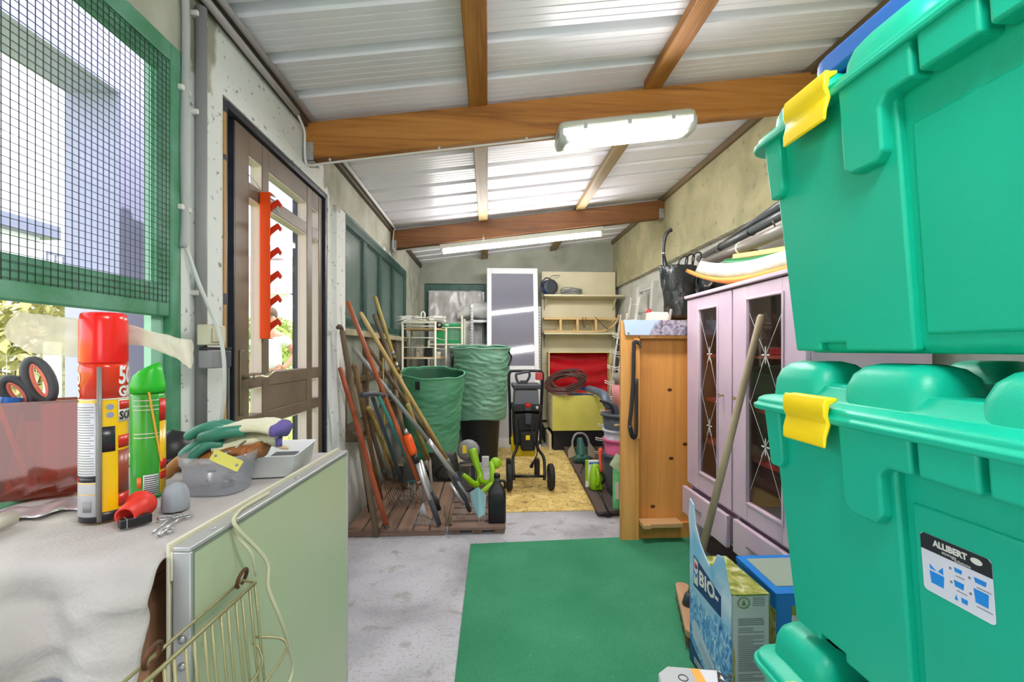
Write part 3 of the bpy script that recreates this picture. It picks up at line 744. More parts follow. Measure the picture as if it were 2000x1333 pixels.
def cdoor(ya, yb, pa, pb, z0, z1, q0, q1, ky, ajar=0):
    D = MB(); x0, x1 = PX, PX + .021
    D.box(x0, x1, ya, pa, z0, z1).box(x0, x1, pb, yb, z0, z1).box(x0, x1, pa, pb, z0, q0).box(x0, x1, pa, pb, q1, z1)
    o = D.build('door', m_pink, r, bevel=.003)
    Q = MB(); e = .012
    for (a, b, c, d) in ((pa - e, pa, q0 - e, q1 + e), (pb, pb + e, q0 - e, q1 + e), (pa, pb, q0 - e, q0), (pa, pb, q1, q1 + e)): Q.box(x0 - .006, x0, a, b, c, d)
    Q.build('moulding', m_pink, o, bevel=.003)
    MB().box(x0 + .010, x0 + .013, pa, pb, q0, q1).build('pane', glass('cabinet glass', (226,222,214), .09), o)
    E = MB(); yc = (pa + pb) / 2; hw = (pb - pa) / 2
    for zc in (q0 + (q1-q0)*.30, q0 + (q1-q0)*.73):
        for s in (-1, 1):
            E.bar((x0+.0085, yc + s*hw, zc + .2), (x0+.0085, yc - s*hw*.25, zc - .05), .002, .001, (1,0,0)); E.bar((x0+.0085, yc + s*hw*.9, zc - .22), (x0+.0085, yc, zc), .0016, .001, (1,0,0))
        for k in range(4):
            a = k * PI / 2; c = V(x0 + .0085, yc + .018*math.cos(a), zc + .022*math.sin(a))
            E.ball(c, (.001, .004 + .009*abs(math.cos(a)), .004 + .014*abs(math.sin(a))), 8, 5)
    E.build('etching', mat('etched glass', (226,226,222), .6), o)
    K = MB().tube([(x0, ky, .958), (x0 - .02, ky, .958)], .003, 8)
    K.tube([(x0 - .022 + .0*a, ky + .011*math.cos(a), .958 + .008*math.sin(a)) for a in [k*PI/6 for k in range(12)]], .002, 6, closed=True)
    K.build('key', mat('brass key', (168,136,76), .35, metal=.8), o)
cdoor(2.188, Y1 - .004, 2.325, 2.53, .395, 1.488, .50, 1.415, 2.262)
cdoor(Y0 + .004, 2.174, 1.797, 2.05, .395, 1.488, .485, 1.42, 2.125)
for (ya, yb, dx_, hy) in ((2.188, Y1 + .004, .012, 2.50), (Y0 + .002, 2.15, .0, 1.97)):
    D = MB().box(PX - .014 - dx_, PX + .008 - dx_, ya, yb, .212, .372); D.box(PX + .008 - dx_, 1.6, ya + .03, yb - .03, .228, .35)
    o = D.build('drawer', m_pink, r, bevel=.004)
    MB().box(PX - .024 - dx_, PX - .0142 - dx_, hy - .05, hy + .05, .285, .292).build('pull', mat('dull metal pull', (150,140,150), .4, metal=.6), o, bevel=.002)
# things kept inside
def bowl(name, c, rad, h, m, label, cat='bowl'):
    tag(MB().lathe([(rad*.45,0),(rad*.5,.004),(rad*.9,h*.6),(rad,h),(rad-.004,h),(rad*.86,h*.6),(rad*.4,.008)], 20, Matrix.Translation(c)).build(name, m), label, cat)
o = V(1.36, 2.36, 0); r = thing('round_clock', 'round white clock face standing behind the left cabinet pane', 'clock', (1.36, o.y, .917))
Mx = frame((1.36, o.y - .03, .917 + .085), (0, -1, 0), (0, 0, 1))
MB().lathe([(.08,0),(.085,.01),(.085,.03),(.078,.034)], 28, Mx).build('case', m_grey, r); MB().lathe([(.076,.0345),(.0,.035)], 28, Mx).build('dial', m_whitep, r)
MB().box(-.003,.003,0,.05,.036,.038,Mx).box(0,.035,-.003,.003,.036,.038,Mx).build('hands', m_black, r)
bowl('bowl', (1.45, 1.78, .677), .10, .07, m_whitep, 'white bowl standing behind the right cabinet pane, low down')
bowl('plate', (1.33, 1.95, .677), .075, .028, mat('blue rimmed plate', (206,216,228), .3), 'pale blue plate lying behind the right cabinet pane beside the white bowl', 'plate')
r = thing('watering_pot', 'black kettle standing on the middle shelf of the pink cabinet', 'kettle', (1.42, 1.92, .917))
MB().lathe([(.085,0),(.1,.02),(.098,.11),(.06,.15),(.0,.155)], 20, Matrix.Translation((1.42,1.92,.917))).build('body', m_black, r)
MB().tube(bez([(1.42,1.85,1.04),(1.42,1.87,1.10),(1.42,1.97,1.10),(1.42,1.99,1.04)],4), .009, 8).build('handle', m_black, r)
o = thing('storage_tray', 'dark tray lying on the lowest shelf behind the right pane', 'tray', (1.55, 2.05, .677))
MB().loft([[(1.55+x, 2.05+y, z) for x,y in rrect(hx,hy,.02)] for z,hx,hy in ((.678,.1,.06),(.74,.12,.07))]).build('tray', m_dgrey, o)
hp = []
for k in range(90): a = k * .42; hp.append((1.40 + .09*math.cos(a)*(1+.1*math.sin(k)), 1.88 + .10*math.sin(a), .40 + .0016*k + .006*math.sin(k*.7)))
tag(MB().tube(bez(hp, 2), .008, 8).build('hose', mat('yellow green hose', (196,186,70), .4)), 'yellow hose coiled at the bottom of the pink cabinet', 'hose')
tag(MB().loft([[(1.42+x, 2.42+y, z) for x,y in rrect(hx,hy,.02)] for z,hx,hy in ((1.167,.1,.09),(1.25,.11,.10),(1.252,.105,.095))]).build('plastic_tub', glass('cloudy tub', (236,232,240), .12, .2, .45)), 'cloudy plastic tub on the top shelf of the pink cabinet, behind the left pane', 'tub')
bowl('pan', (1.40, 2.42, .677), .10, .08, m_dgrey, 'dark pan behind the left cabinet pane', 'pan')
tag(MB().box(1.28, 1.52, 1.80, 2.02, 1.167, 1.20).build('biscuit_tin', mat('pink tin', (226,96,112), .35), bevel=.006), 'flat pink tin on the top shelf of the pink cabinet', 'tin')
# ================================================================ BROOM
hb = V(.872, 1.93, .10); ht = RX(1487, 615, PX - .016)
r = thing('broom', 'wooden broom leaning against the pink cabinet', 'broom', (.87, 1.93, .007))
MB().tube([hb, hb.lerp(ht, .5), ht - (ht-hb).normalized()*.01, ht], [.0165, .0155, .0145, .009], 14).build('handle', wood('weathered broom stick', (176,158,130), (140,122,96), None, 'Z'), r)
d = V(.09, .30, 0).normalized(); Mx = frame((.862, 1.93, .055), d, (-d.y, d.x, 0))
MB().prism([(a, b) for a, b in rrect(.20, .03, .028, 5)], .03, Mx).build('head', wood('broom head wood', (206,168,132), (176,136,100), None, 'Y'), r, bevel=.004)
MB().lathe([(.026,.0),(.024,.04),(.019,.05)], 12, along(V(.866,1.93,.085), ht)).build('socket', m_dgrey, r)
Bq = MB(); random.seed(3)
for i in range(40):
    for j in range(4):
        p = Mx @ V(-.19 + .38*i/39, -.02 + .0133*j, 0); q = p + V(random.uniform(-.008,.008), random.uniform(-.008,.008), -.048)
        Bq.tube([p, q], [.0022, .0012], 4)
Bq.build('bristles', mat('red brown bristles', (136,78,60), .8), r)
# ================================================================ CARTONS AND BAG AT THE FOOT OF THE CABINET
cy0, cy1 = 1.42, 1.69; cz = .405
r = thing('carton', 'leafy green and white cardboard box behind the blue printed bag', 'box', (.835, 1.55, .007))
MB().box(.782, .905, cy0, cy1, .007, cz - .002).build('carton_body', mat('carton side', (206,208,208), .5), r, bevel=.003)
MB().box(.781, .906, cy0 - .001, cy1, cz - .002, cz).build('carton_top', leaf_print(), r)
MB().box(.906, .9075, cy0, cy1, .01, cz - .004).build('printed_side', mat('olive print', (140,142,52), .5, c2=(176,178,96), vs=5), r)
F = frame((.785, cy0 - .0012, 0), (1, 0, 0), (0, 0, 1)); 
K = MB(); random.seed(5); z = .325
while z > .03:
    wd_ = random.choice((.085, .085, .08, .05)); K.box(.016, .016 + wd_, z, z + .0022, 0, .0006, F); z -= .0062 if random.random() > .12 else .012
for k in range(5): K.box(.064, .104, .392 - k*.006, .3935 - k*.006, 0, .0006, F)
K.build('small_print', mat('print grey', (136,136,138), .5), r)
em = mat('leaf emblem green', (112,140,62), .5); K = MB(); ring = [k*PI/12 for k in range(24)]
K.tube([F @ V(.034 + .019*math.cos(a), .378 + .017*math.sin(a), .0008) for a in ring], .0016, 6, closed=True); K.prism([(.028,.37),(.034,.388),(.041,.371)], .001, F)
K.box(.008, .112, .4, .4045, 0, .0006, F); K.build('leaf_emblem', em, r)
MB().prism([(0,.003),(.006,.003),(.006,.2),(.0,.26)], .0007, F).build('leaf_strip', leaf_print(), r)
# blue bag, flat, with handle flap
bx = .776
r = thing('paper_bag', 'blue bag with an icy forest print and a torn handle flap', 'bag', (bx, 1.55, .007))
o = frame((bx, cy1 + .015, .007), (0, -1, 0), (0, 0, 1)); Lb = cy1 + .015 - cy0 + .008
out = [(0, 0), (Lb, 0), (Lb, .392), (Lb - .004, .40), (Lb - .045, .50), (Lb - .085, .492), (Lb - .115, .44), (Lb-.14, .425), (Lb-.17, .445), (.085, .475), (.045, .53), (.03, .60), (.0, .615), (-.012, .54), (0, .47)]
def bulge(p): return p
n_ = len(out)
MB().prism(out, .004, o).build('bag_body', frost_print(), r)
T = lambda x, y: o @ Matrix.Translation((x, y, .0045))
sh = math.tan(-.0)
MB().prism([(.035, .30), (.235, .295), (.235, .365), (.035, .415)], .0006, T(0, 0)).build('title_panel', mat('navy print', (40,56,120), .35), r)
MB().text('BIO-', .072, T(.078, .328) @ Matrix.Translation((0, 0, .0008)), .0002, .0022, sx=1.0).build('lettering', m_whitep, r)
K = MB().prism([(.04, .313), (.07, .311), (.07, .40), (.04, .407)], .0004, T(0, 0) @ Matrix.Translation((0,0,.0007))); K.build('emblem_panel', m_whitep, r)
MB().lathe([(.0125,0),(.0,.0004)], 18, T(.055,.382) @ Matrix.Translation((0,0,.0013))).build('emblem', mat('emblem red', (206,70,120), .4), r)
MB().prism([(.042,.352),(.055,.335),(.068,.35),(.068,.362),(.055,.348),(.042,.364)], .0005, T(0,0) @ Matrix.Translation((0,0,.0013))).build('emblem_wave', mat('emblem blue', (30,140,214), .4), r)
MB().prism([(.02, .155), (.05, .175), (.19, .10), (.215, .06), (.2, .03), (.03, .105)], .0006, T(0, 0)).build('torn_label', mat('pale print', (200,214,240), .4), r)
MB().prism([(0, .0), (Lb, .0), (Lb, .02), (.12, .035), (.0, .085)], .0005, T(0, 0)).build('footer_panel', mat('navy print', (40,56,120), .35), r)
K = MB()
for k in range(4): K.box(.07, .20, .123 - k*.009, .1245 - k*.009, 0, .0004, T(0, 0) @ Matrix.Rotation(-.35, 4, 'Z') @ Matrix.Translation((-.035, .02, .0008)))
K.build('label_lines', m_grey, r); K = MB()
for k in range(3): K.box(.04, .22, .017 + k*.008, .0195 + k*.008, 0, .0004, T(0, 0) @ Matrix.Translation((0, 0, .0007)))
K.build('footer_lines', m_whitep, r)
# blue and green carton behind
r = thing('carton', 'blue edged carton with a grey green lid, between the leafy box and the pink cabinet', 'box', (1.06, 1.57, .0))
MB().box(.948, 1.16, 1.45, 1.69, .012, .385).build('carton_body', mat('bright blue carton', (24,132,222), .45), r, bevel=.004)
MB().hexa([(.946,1.448,.385),(1.162,1.448,.385),(1.162,1.692,.385),(.946,1.692,.385),(.946,1.448,.388),(1.162,1.448,.388),(1.162,1.692,.402),(.946,1.692,.402)]).build('lid', mat('bright blue carton', (24,132,222), .45), r)
MB().hexa([(.972,1.488,.3892),(1.15,1.488,.3892),(1.15,1.665,.4005),(.972,1.665,.4005),(.972,1.488,.3922),(1.15,1.488,.3922),(1.15,1.665,.4035),(.972,1.665,.4035)]).build('lid_panel', mat('sage print', (162,176,160), .45), r)
MB().box(.9465, .948, 1.452, 1.69, .03, .33).build('printed_side', leaf_print(), r)
MB().box(1.0, 1.1, 1.4485, 1.45, .315, .345).build('label_band', mat('olive print', (140,142,52)), r)
MB().box(1.0, 1.1, 1.4485, 1.45, .1, .3149).build('label_panel', mat('carton side', (206,208,208)), r)
# low carton in the foreground
r = thing('carton', 'white and grey carton with an orange stripe on the carpet, nearest of the boxes', 'box', (.62, 1.13, .007))
vsb = MB(); A = [RZ(1338, 1300, .30), RZ(1432, 1303, .30)]
cm = frame((.475, 1.262, .007), (.985, -.17, 0), (.17, .985, 0))
MB().prism([(0, -.03), (.03, 0), (.172, 0), (.172, -.33), (0, -.33)], .292, cm).build('carton_body', mat('carton white', (226,228,234), .45), r, bevel=.003)
Tm = cm @ Matrix.Translation((0, 0, .2925))
MB().prism([(.002, -.032), (.03, -.003), (.09, -.003), (.115, -.328), (.002, -.328)], .0008, Tm).build('grey_print', mat('carton grey', (186,190,192), .45), r)
MB().prism([(.0905, -.003), (.115, -.003), (.145, -.328), (.1155, -.328)], .0008, Tm).build('stripe', mat('carton orange', (246,178,80), .45), r)
MB().text('222', .05, Tm @ frame((.168, -.006, .0), (-.25, -1, 0), (1, -.25, 0)) @ Matrix.Translation((0, -.005, .0002)), .0004, .0014).build('lettering', mat('print black', (40,40,44), .5), r)
MB().tube([Tm @ V(.062 + .012*math.cos(a), -.045 + .012*math.sin(a), .0012) for a in ring], .0016, 5, closed=True).build('emblem', mat('print dark', (70,74,78), .5), r)
# ================================================================ BENCH UNDER THE MESH WINDOW
ZT = .89
tx0, tx1, ty0, ty1 = -.925, -.505, .70, 1.37
r = thing('workbench', 'old workbench under the mesh window, hidden by a white cloth', 'workbench', (-.70, 1.03, 0))
wbench = wood('worn bench board', (168,122,84), (118,78,48), (150,112,84), 'Y')
MB().box(tx0, tx1, ty0, ty1, .845, .883).build('top', wbench, r, bevel=.004)
MB().box(tx1 - .02, tx1 - .002, ty0 + .01, ty1 - .02, .3, .844).build('side_board', wbench, r)
MB().box(tx0 + .03, tx1 - .04, ty0 + .035, ty0 + .05, .45, .844).build('front_board', mat('blue grey board', (186,192,206), .6), r)
for (x, y) in ((tx0 + .03, ty0 + .06), (tx1 - .07, ty0 + .06), (tx0 + .03, ty1 - .07), (tx1 - .07, ty1 - .07)):
    MB().box(x, x + .045, y, y + .045, 0, .844).build('leg', wbench, r)
# dust sheet: flat top, hanging front with folds
def cloth(u, v):
    x = -.926 + (.454) * u
    n1 = noise.noise((x*6, v*5, 1.3)); n2 = noise.noise((x*14, v*11, 7))
    if v < .55:
        t = v / .55; y = 1.37 - (1.37 - ty0 + .008) * t
        z = .8868 + .003 * abs(n2) 
        if x > -.50: z += 0
        return (x, y, z)
    t = (v - .55) / .45
    a = min(t / .12, 1) * PI / 2
    y = ty0 - .008 - .022 * math.sin(a) - max(0, t - .12) * .02
    z = .8868 - .022 * (1 - math.cos(a)) - max(0, t - .12) * .15
    amp = min(1, t * 3)
    y += amp * (-.018 * math.sin(x * 34 + 2*n1) + .012 * n1 + .010 * n2) - .01 * amp
    z += amp * .012 * n1 * t
    return (x, y, z)
tag(MB().grid(cloth, 90, 70).build('dust_sheet', mat('off white canvas', (196,194,190), .9, c2=(174,170,166), vs=5, bump=.25, bs=160), solid=.0022, soff=1), 'creased white canvas cloth spread over the bench and hanging down in front', 'cloth')
# framed board leaning on the bench
pa, pb = RZ(372, 1070, .90), RZ(680, 880, .90)
d = (pb - pa); d.z = 0; Lp = d.length; Mx = frame((pa.x, pa.y, 0), d, (-d.y, d.x, 0))
r = thing('framed_board', 'pale green board with an aluminium frame leaning against the bench', 'board', (pa + pb) / 2 * 1 - V(0, 0, .90) )
m_alu = mat('aluminium profile', (198,200,200), .38, metal=.5)
P = MB(); T_ = .026
P.box(0, Lp, 0, T_, .893, .90, Mx).box(0, .006, 0, T_, .002, .8925, Mx).box(Lp - .006, Lp, 0, T_, .002, .8925, Mx).box(.0061, Lp - .0061, 0, T_, .002, .008, Mx)
P.build('frame', m_alu, r, bevel=.0015)
MB().box(.0062, Lp - .0062, .002, .022, .0081, .8924, Mx).build('panel', mat('greenish white laminate', (178,190,158), .28), r)
MB().box(.0062, .0102, .0008, .0025, .01, .892, Mx).box(.0102, Lp - .0062, .0008, .0025, .888, .892, Mx).build('gasket', mat('grey gasket', (120,128,116), .6), r)
for z in (.725, .765):
    MB().lathe([(.0065,0),(.0055,.003),(0,.0042)], 14, Mx @ frame((-.0002, .012, z), (0, -1, 0), (0, 0, 1))).build('screw', m_steel, r)
for x in (.07, .36): MB().lathe([(.005,0),(.004,.002),(0,.003)], 12, Mx @ Matrix.Translation((x, .013, .9002))).build('screw', m_steel, r)
# second thin board behind it
r2 = MB(); r2.box(.0, Lp + .01, .031, .036, .002, .905, Mx).box(0, Lp + .012, .0265, .0305, .85, .893, Mx)
tag(r2.build('thin_board', mat('cream hardboard', (214,212,188), .5), bevel=.001), 'thin cream board wedged between the framed board and the bench', 'board')
# wire rack hung on the board, with cable loop
A, B = RX(497, 1143, -.398), RX(345, 1290, -.398)
dv = (B - A).normalized(); y0 = A.y; yN = .40
zt = .795
r = thing('wire_rack', 'olive wire basket hung from two rusty hooks on the framed board', 'wire basket', (-.36, .62, zt - .35))
Wm = MB()
xw = lambda y: pa.x + (pb.x - pa.x) * (y - pa.y) / (pb.y - pa.y)   # board face
R1 = [V(xw(y) + .012, y, zt + .002) for y in (y0, .62, yN)]; R2 = [V(xw(y) + .032, y, zt - .004) for y in (y0 + .004, .62, yN)]
Wm.tube(R1, .0024, 8).tube(R2, .003, 8).tube([R1[0], R2[0]], .0024, 8)
Wm.build('rim', m_owire, r)
k = 0; y = y0 + .002
while y > yN + .02:
    S = MB().tube([V(xw(y) + .032, y, zt - .006), V(xw(y) + .050, y - .004, zt - .17), V(xw(y) + .066, y - .012, zt - .36)], .0020, 6)
    S.build('rod', m_owire, r); y -= .021 if k % 2 else .0165; k += 1
Wm = MB()
for (zz, o1, yy) in ((zt - .115, .075, y0 + .012), (zt - .125, .045, y0 - .005)):
    Wm.tube(bez([V(xw(y0) + .030, y0, zz + .02), V(xw(y0) + o1, yy, zz + .006), V(xw(y0) + o1 + .008, yy - .03, zz - .012), V(xw(.6) + o1, .6, zz - .02), V(xw(yN) + o1, yN, zz - .02)], 4), .0022, 8)
Wm.build('cross_wire', m_owire, r)
for p in (R1[0] + V(0, -.008, 0), V(xw(.60) + .012, .60, zt)):
    MB().tube([p + V(.004 + .004*math.sin(a*1.0), .014*math.cos(a), .008 + .014*math.sin(a)) for a in [q*PI/8 for q in range(-3, 12)]], .003, 8).build('hook', m_rust, r)
pts = [RX(430, 1025, pa.x + .0) for _ in (0,)]
cp = [V(xw(.93) - .012, .93, .905), V(xw(.86) - .01, .86, .907), V(xw(.80) + .003, .80, .911), V(xw(.78) + .012, .782, .895), RX(520, 1095, -.385), RX(524, 1150, -.378), RX(548, 1210, -.362), RX(562, 1260, -.36), RX(566, 1330, -.365), V(-.37, .665, .55)]
r = thing('cable', 'cream cable looped over the framed board beside the wire basket', 'cable', cp[-1])
MB().tube(bez(cp, 7), .0032, 8).build('flex', mat('cream cable', (190,190,158), .5), r)
MB().tube(bez([V(xw(.80) + .003, .797, .905), V(xw(.79)+.006, .79, .88), RX(490, 1080, -.395), RX(500, 1125, -.393)], 5), .002, 8).build('thin_lead', mat('cream cable', (190,190,158)), r)
# ---------------------------------------------------------------- things on the bench
Z = ZT + .0005
# foam can
c = RZ(203, 1011, Z); c.z = Z
RR, HC = .0335, .366
r = thing('spray_can', 'tall red and yellow spray can with a red cap standing on the bench', 'spray can', c)
def cyl_patch(name, a0, a1, z0, z1, m, dr, seg=14, par=None):
    q = MB(); q.grid(lambda u, v: (c.x + (RR+dr)*math.cos(a0+(a1-a0)*u), c.y + (RR+dr)*math.sin(a0+(a1-a0)*u), c.z + z0 + (z1-z0)*v), seg, 1)
    return q.build(name, m, par or r, solid=.0003, soff=1)
Tm = Matrix.Translation(c)
MB().lathe([(RR-.004,0),(RR-.0005,.002),(RR,.012),(RR,.262),(RR-.001,.268)], 40, Tm).build('body', mat('yellow print', (248,200,10), .25, coat=.4), r)
MB().lathe([(RR+.0002,.0015),(RR+.0004,.018)], 40, Tm).build('base_ring', mat('black lacquer', (36,38,44), .3), r)
MB().lathe([(RR+.0003,.214),(RR+.0004,.268),(RR-.001,.276)], 40, Tm).build('red_band', mat('orange red print', (226,52,18), .22, coat=.4), r)
MB().lathe([(RR+.0006,.2125),(RR+.0006,.2145)], 40, Tm).build('white_line', m_whitep, r)
MB().lathe([(RR-.0005,.2765),(RR+.0006,.279),(RR+.0004,.352),(RR-.002,.363),(RR-.007,.366),(0,.366)], 40, Tm).build('cap', mat('scarlet cap', (250,26,22), .25, coat=.4), r)
fa = math.atan2(-c.y, -c.x)            # towards the viewer
# viewer-left is smaller angle? camera looks +y: left on screen = angle decreasing from facing dir
L_ = lambda deg: fa - math.radians(deg)    # deg>0 -> left on screen
cyl_patch('white_label', L_(84), L_(16), .012, .208, mat('label white', (214,216,222), .3), .0006)
cyl_patch('black_label', L_(16), L_(-26), .122, .166, mat('black lacquer', (36,38,44), .3), .0006)
cyl_patch('brown_picture', L_(-34), L_(-80), .045, .122, mat('brown print', (150,66,42), .3), .0006)
cyl_patch('red_panel', L_(-34), L_(-80), .022, .0445, mat('red print', (206,36,24), .3), .0006)
cyl_patch('red_panel', L_(-34), L_(-80), .126, .148, mat('red print', (206,36,24), .3), .0006)
cyl_patch('logo_panel', L_(-34), L_(-86), .172, .2115, m_whitep, .0006)
cyl_patch('logo_bar', L_(-36), L_(-86), .194, .2095, mat('red print', (206,36,24), .3), .0010)
def wrap(deg0, zb, dr=.0009):
    return lambda p: V(c.x + (RR+dr+p.z)*math.cos(L_(deg0) + p.x/RR), c.y + (RR+dr+p.z)*math.sin(L_(deg0) + p.x/RR), c.z + zb + p.y)
MB().text('500', .042, ext=.0002, bold=.0012, warp=wrap(-34, .2405), sx=.72).text('GRS', .026, ext=.0002, bold=.0008, warp=wrap(-34, .2175), sx=.8).build('lettering', m_whitep, r)
MB().text('0', .028, ext=.0002, bold=.0010, warp=wrap(84, .2405), sx=.9).text('S', .026, ext=.0002, bold=.0008, warp=wrap(84, .2175), sx=.95).build('lettering', m_whitep, r)
MB().text('SOUDAL', .02, ext=.0002, bold=.0006, warp=wrap(-36, .1765, .0012), sx=.85).build('lettering', mat('black lacquer', (36,38,44)), r)
K = MB(); zz = .200; random.seed(2)
while zz > .085:
    a1 = random.choice((22, 22, 30, 22)); 
    K.grid(lambda u, v: (c.x + (RR+.0011)*math.cos(L_(78)+(L_(a1)-L_(78))*u), c.y + (RR+.0011)*math.sin(L_(78)+(L_(a1)-L_(78))*u), c.z + zz + .0014*v), 8, 1); zz -= .0044
K.build('small_print', mat('print grey', (150,152,158)), r)
cyl_patch('warning_strip', L_(84), L_(18), .079, .0825, mat('black lacquer', (36,38,44)), .0010); cyl_patch('warning_strip', L_(84), L_(70), .0715, .079, mat('red print', (206,36,24)), .0010); cyl_patch('warning_strip', L_(68), L_(18), .0715, .079, mat('black lacquer', (36,38,44)), .0010)
cyl_patch('orange_line', L_(84), L_(16), .0685, .070, mat('yellow print', (248,200,10)), .0010); cyl_patch('orange_line', L_(84), L_(16), .0495, .0505, mat('yellow print', (248,200,10)), .0010)
cyl_patch('barcode', L_(52), L_(28), .020, .038, mat('print grey', (150,152,158)), .0010)
for (d0, zz) in ((-14, .200), (-14, .186)):
    q = MB(); q.grid(lambda u, v: (c.x + (RR+.001)*math.cos(L_(d0)-math.radians(-9*v*math.cos(2*PI*u))), c.y + (RR+.001)*math.sin(L_(d0)-math.radians(-9*v*math.cos(2*PI*u))), c.z + zz + .005*v*math.sin(2*PI*u)), 20, 1)
    q.build('emblem', mat('emblem blue grey', (150,156,186), .4), r)
MB().tube([c + V(-0, 0, 0) + V((RR+.004)*math.cos(L_(9)), (RR+.004)*math.sin(L_(9)), zq) for zq in (.004, .27)], .0036, 10).build('nozzle_tube', mat('smoky tube', (136,134,130), .3), r)
# green can
g = RZ(289, 968, Z); g.z = Z; RG = .029
r = thing('spray_can', 'lime green aerosol can with a pointed green cap behind the red and yellow can', 'spray can', g)
Tm = Matrix.Translation(g); fg = math.atan2(-g.y, -g.x)
MB().lathe([(RG-.003,0),(RG,.004),(RG,.205),(RG-.003,.212)], 32, Tm).build('body', mat('leaf green print', (60,168,58), .3, coat=.3), r)
MB().loft([[(g.x + (RG+.001)*q*math.cos(a) + ox*(.0), g.y + (RG+.001)*q*math.sin(a), g.z + z0 + sl*(math.cos(a - fg - 1.2))) for a in [k*PI/14 for k in range(28)]] for z0, q, ox, sl in ((.2125,1,0,0),(.226,1.0,0,0),(.232,.96,0,0),(.252,.82,0,.006),(.262,.66,0,.012),(.264,.3,0,.006))]).build('cap', mat('bright green cap', (38,190,40), .35), r)
def gp(name, d0, d1, z0, z1, m, dr=.0006):
    q = MB(); q.grid(lambda u, v: (g.x + (RG+dr)*math.cos(fg-math.radians(d0+(d1-d0)*u)), g.y + (RG+dr)*math.sin(fg-math.radians(d0+(d1-d0)*u)), g.z + z0 + (z1-z0)*v), 10, 1)
    return q.build(name, m, r, solid=.0003, soff=1)
gp('red_panel', -38, -85, .155, .200, mat('red print', (206,36,24))); gp('yellow_panel', -38, -85, .008, .154, mat('yellow print', (248,200,10)))
gp('red_panel', -40, -85, .055, .075, mat('red print', (206,36,24)), .001); gp('red_panel', -40, -85, .035, .05, mat('red print', (206,36,24)), .001)
gp('barcode_label', 15, -34, .006, .048, mat('label white', (214,216,222))); gp('hazard_sign', 36, 20, .022, .044, mat('hazard orange', (236,110,40), .4))
K = MB()
for k in range(9): K.grid(lambda u, v: (g.x + (RG+.0011)*math.cos(fg-math.radians(12-44*u)), g.y + (RG+.0011)*math.sin(fg-math.radians(12-44*u)), g.z + .009 + .0042*k + .0019*v), 8, 1)
K.build('barcode', mat('print dark', (70,74,78)), r)
for z0 in (.13, .122, .178, .186, .197): gp('white_stripe', 48, -36, z0, z0 + .0016, m_whitep, .001)
sA, sB = RX(252, 772, g.x + .035), RX(283, 888, g.x + .044)
MB().bar(g + V(.022, -.028, .215), g + V(.034, -.012, .075), .008, .0016, (0, 0, 1)).build('straw', mat('amber straw', (240,172,66), .4), r)
# red plug, black block, grey cap, keys
p0, p1 = RZ(252, 1008, Z + .016), RZ(283, 985, Z + .02)
d = (p1 - p0).normalized(); Mx = along(p0 - d*.012 + V(0,0,.004), p1 + V(0,0,.006))
MB_ = MB().lathe([(0,.030),(.0124,.030),(.0126,0),(.0155,.0),(.0185,.034),(.020,.046),(.024,.048),(.024,.052),(.0,.052)], 24, Mx)
o = MB_.build('tapered_plug', mat('red rubber plug', (222,54,40), .45)); o.location.z = Z; tag(o, 'hollow red plastic plug lying before the spray cans', 'plug')
k0, k1 = RZ(232, 1035, Z), RZ(283, 1022, Z); d = (k1 - k0).normalized(); Mx = frame(k0, d, (-d.y, d.x, 0))
r = thing('plastic_block', 'small black plastic connector block in front of the red plug', 'connector', (k0 + k1) / 2)
MB().box(0, .044, -.008, .008, 0.0005, .016, Mx).build('block', m_black, r, bevel=.002); MB().box(.008, .0095, -.0083, .0083, 0.0005, .0163, Mx).build('band', m_grey, r)
c3 = RZ(343, 996, Z); c3.z = Z
tag(MB().loft([[(c3.x + rr*math.cos(a), c3.y + rr*math.sin(a), Z + z) for a in [k*PI/4 + .3 for k in range(8)]] for z, rr in ((0,.0235),(.018,.0235),(.034,.022),(.044,.017),(.050,.009),(.0515,.002))], smooth=False).build('rubber_foot', mat('grey rubber', (150,156,164), .6), bevel=.003, bseg=2), 'domed grey rubber cap standing on the cloth beside the green can', 'rubber cap')
r = thing('key_bunch', 'bunch of small keys and hooks on the cloth before the grey cap', 'keys', RZ(335, 1025, Z))
for (a, b, rr) in (((300,1040),(345,1008),.0022),((325,1032),(366,1008),.002),((312,1046),(330,1036),.004)):
    A, B = RZ(*a, Z + .003), RZ(*b, Z + .003)
    q = MB().tube([A, A.lerp(B, .5) + V(0,0,.003), B], rr, 6); q.tube([B + V(.008*math.cos(t), .008*math.sin(t), 0) for t in [k*PI/6 for k in range(12)]], .0016, 6, closed=True); q.build('key', m_steel, r)
MB().tube([RZ(325, 1012, Z + .004) + V(.013*math.cos(t), .009*math.sin(t), 0) for t in [k*PI/8 for k in range(16)]], .0022, 6, closed=True).build('ring', m_steel, r)
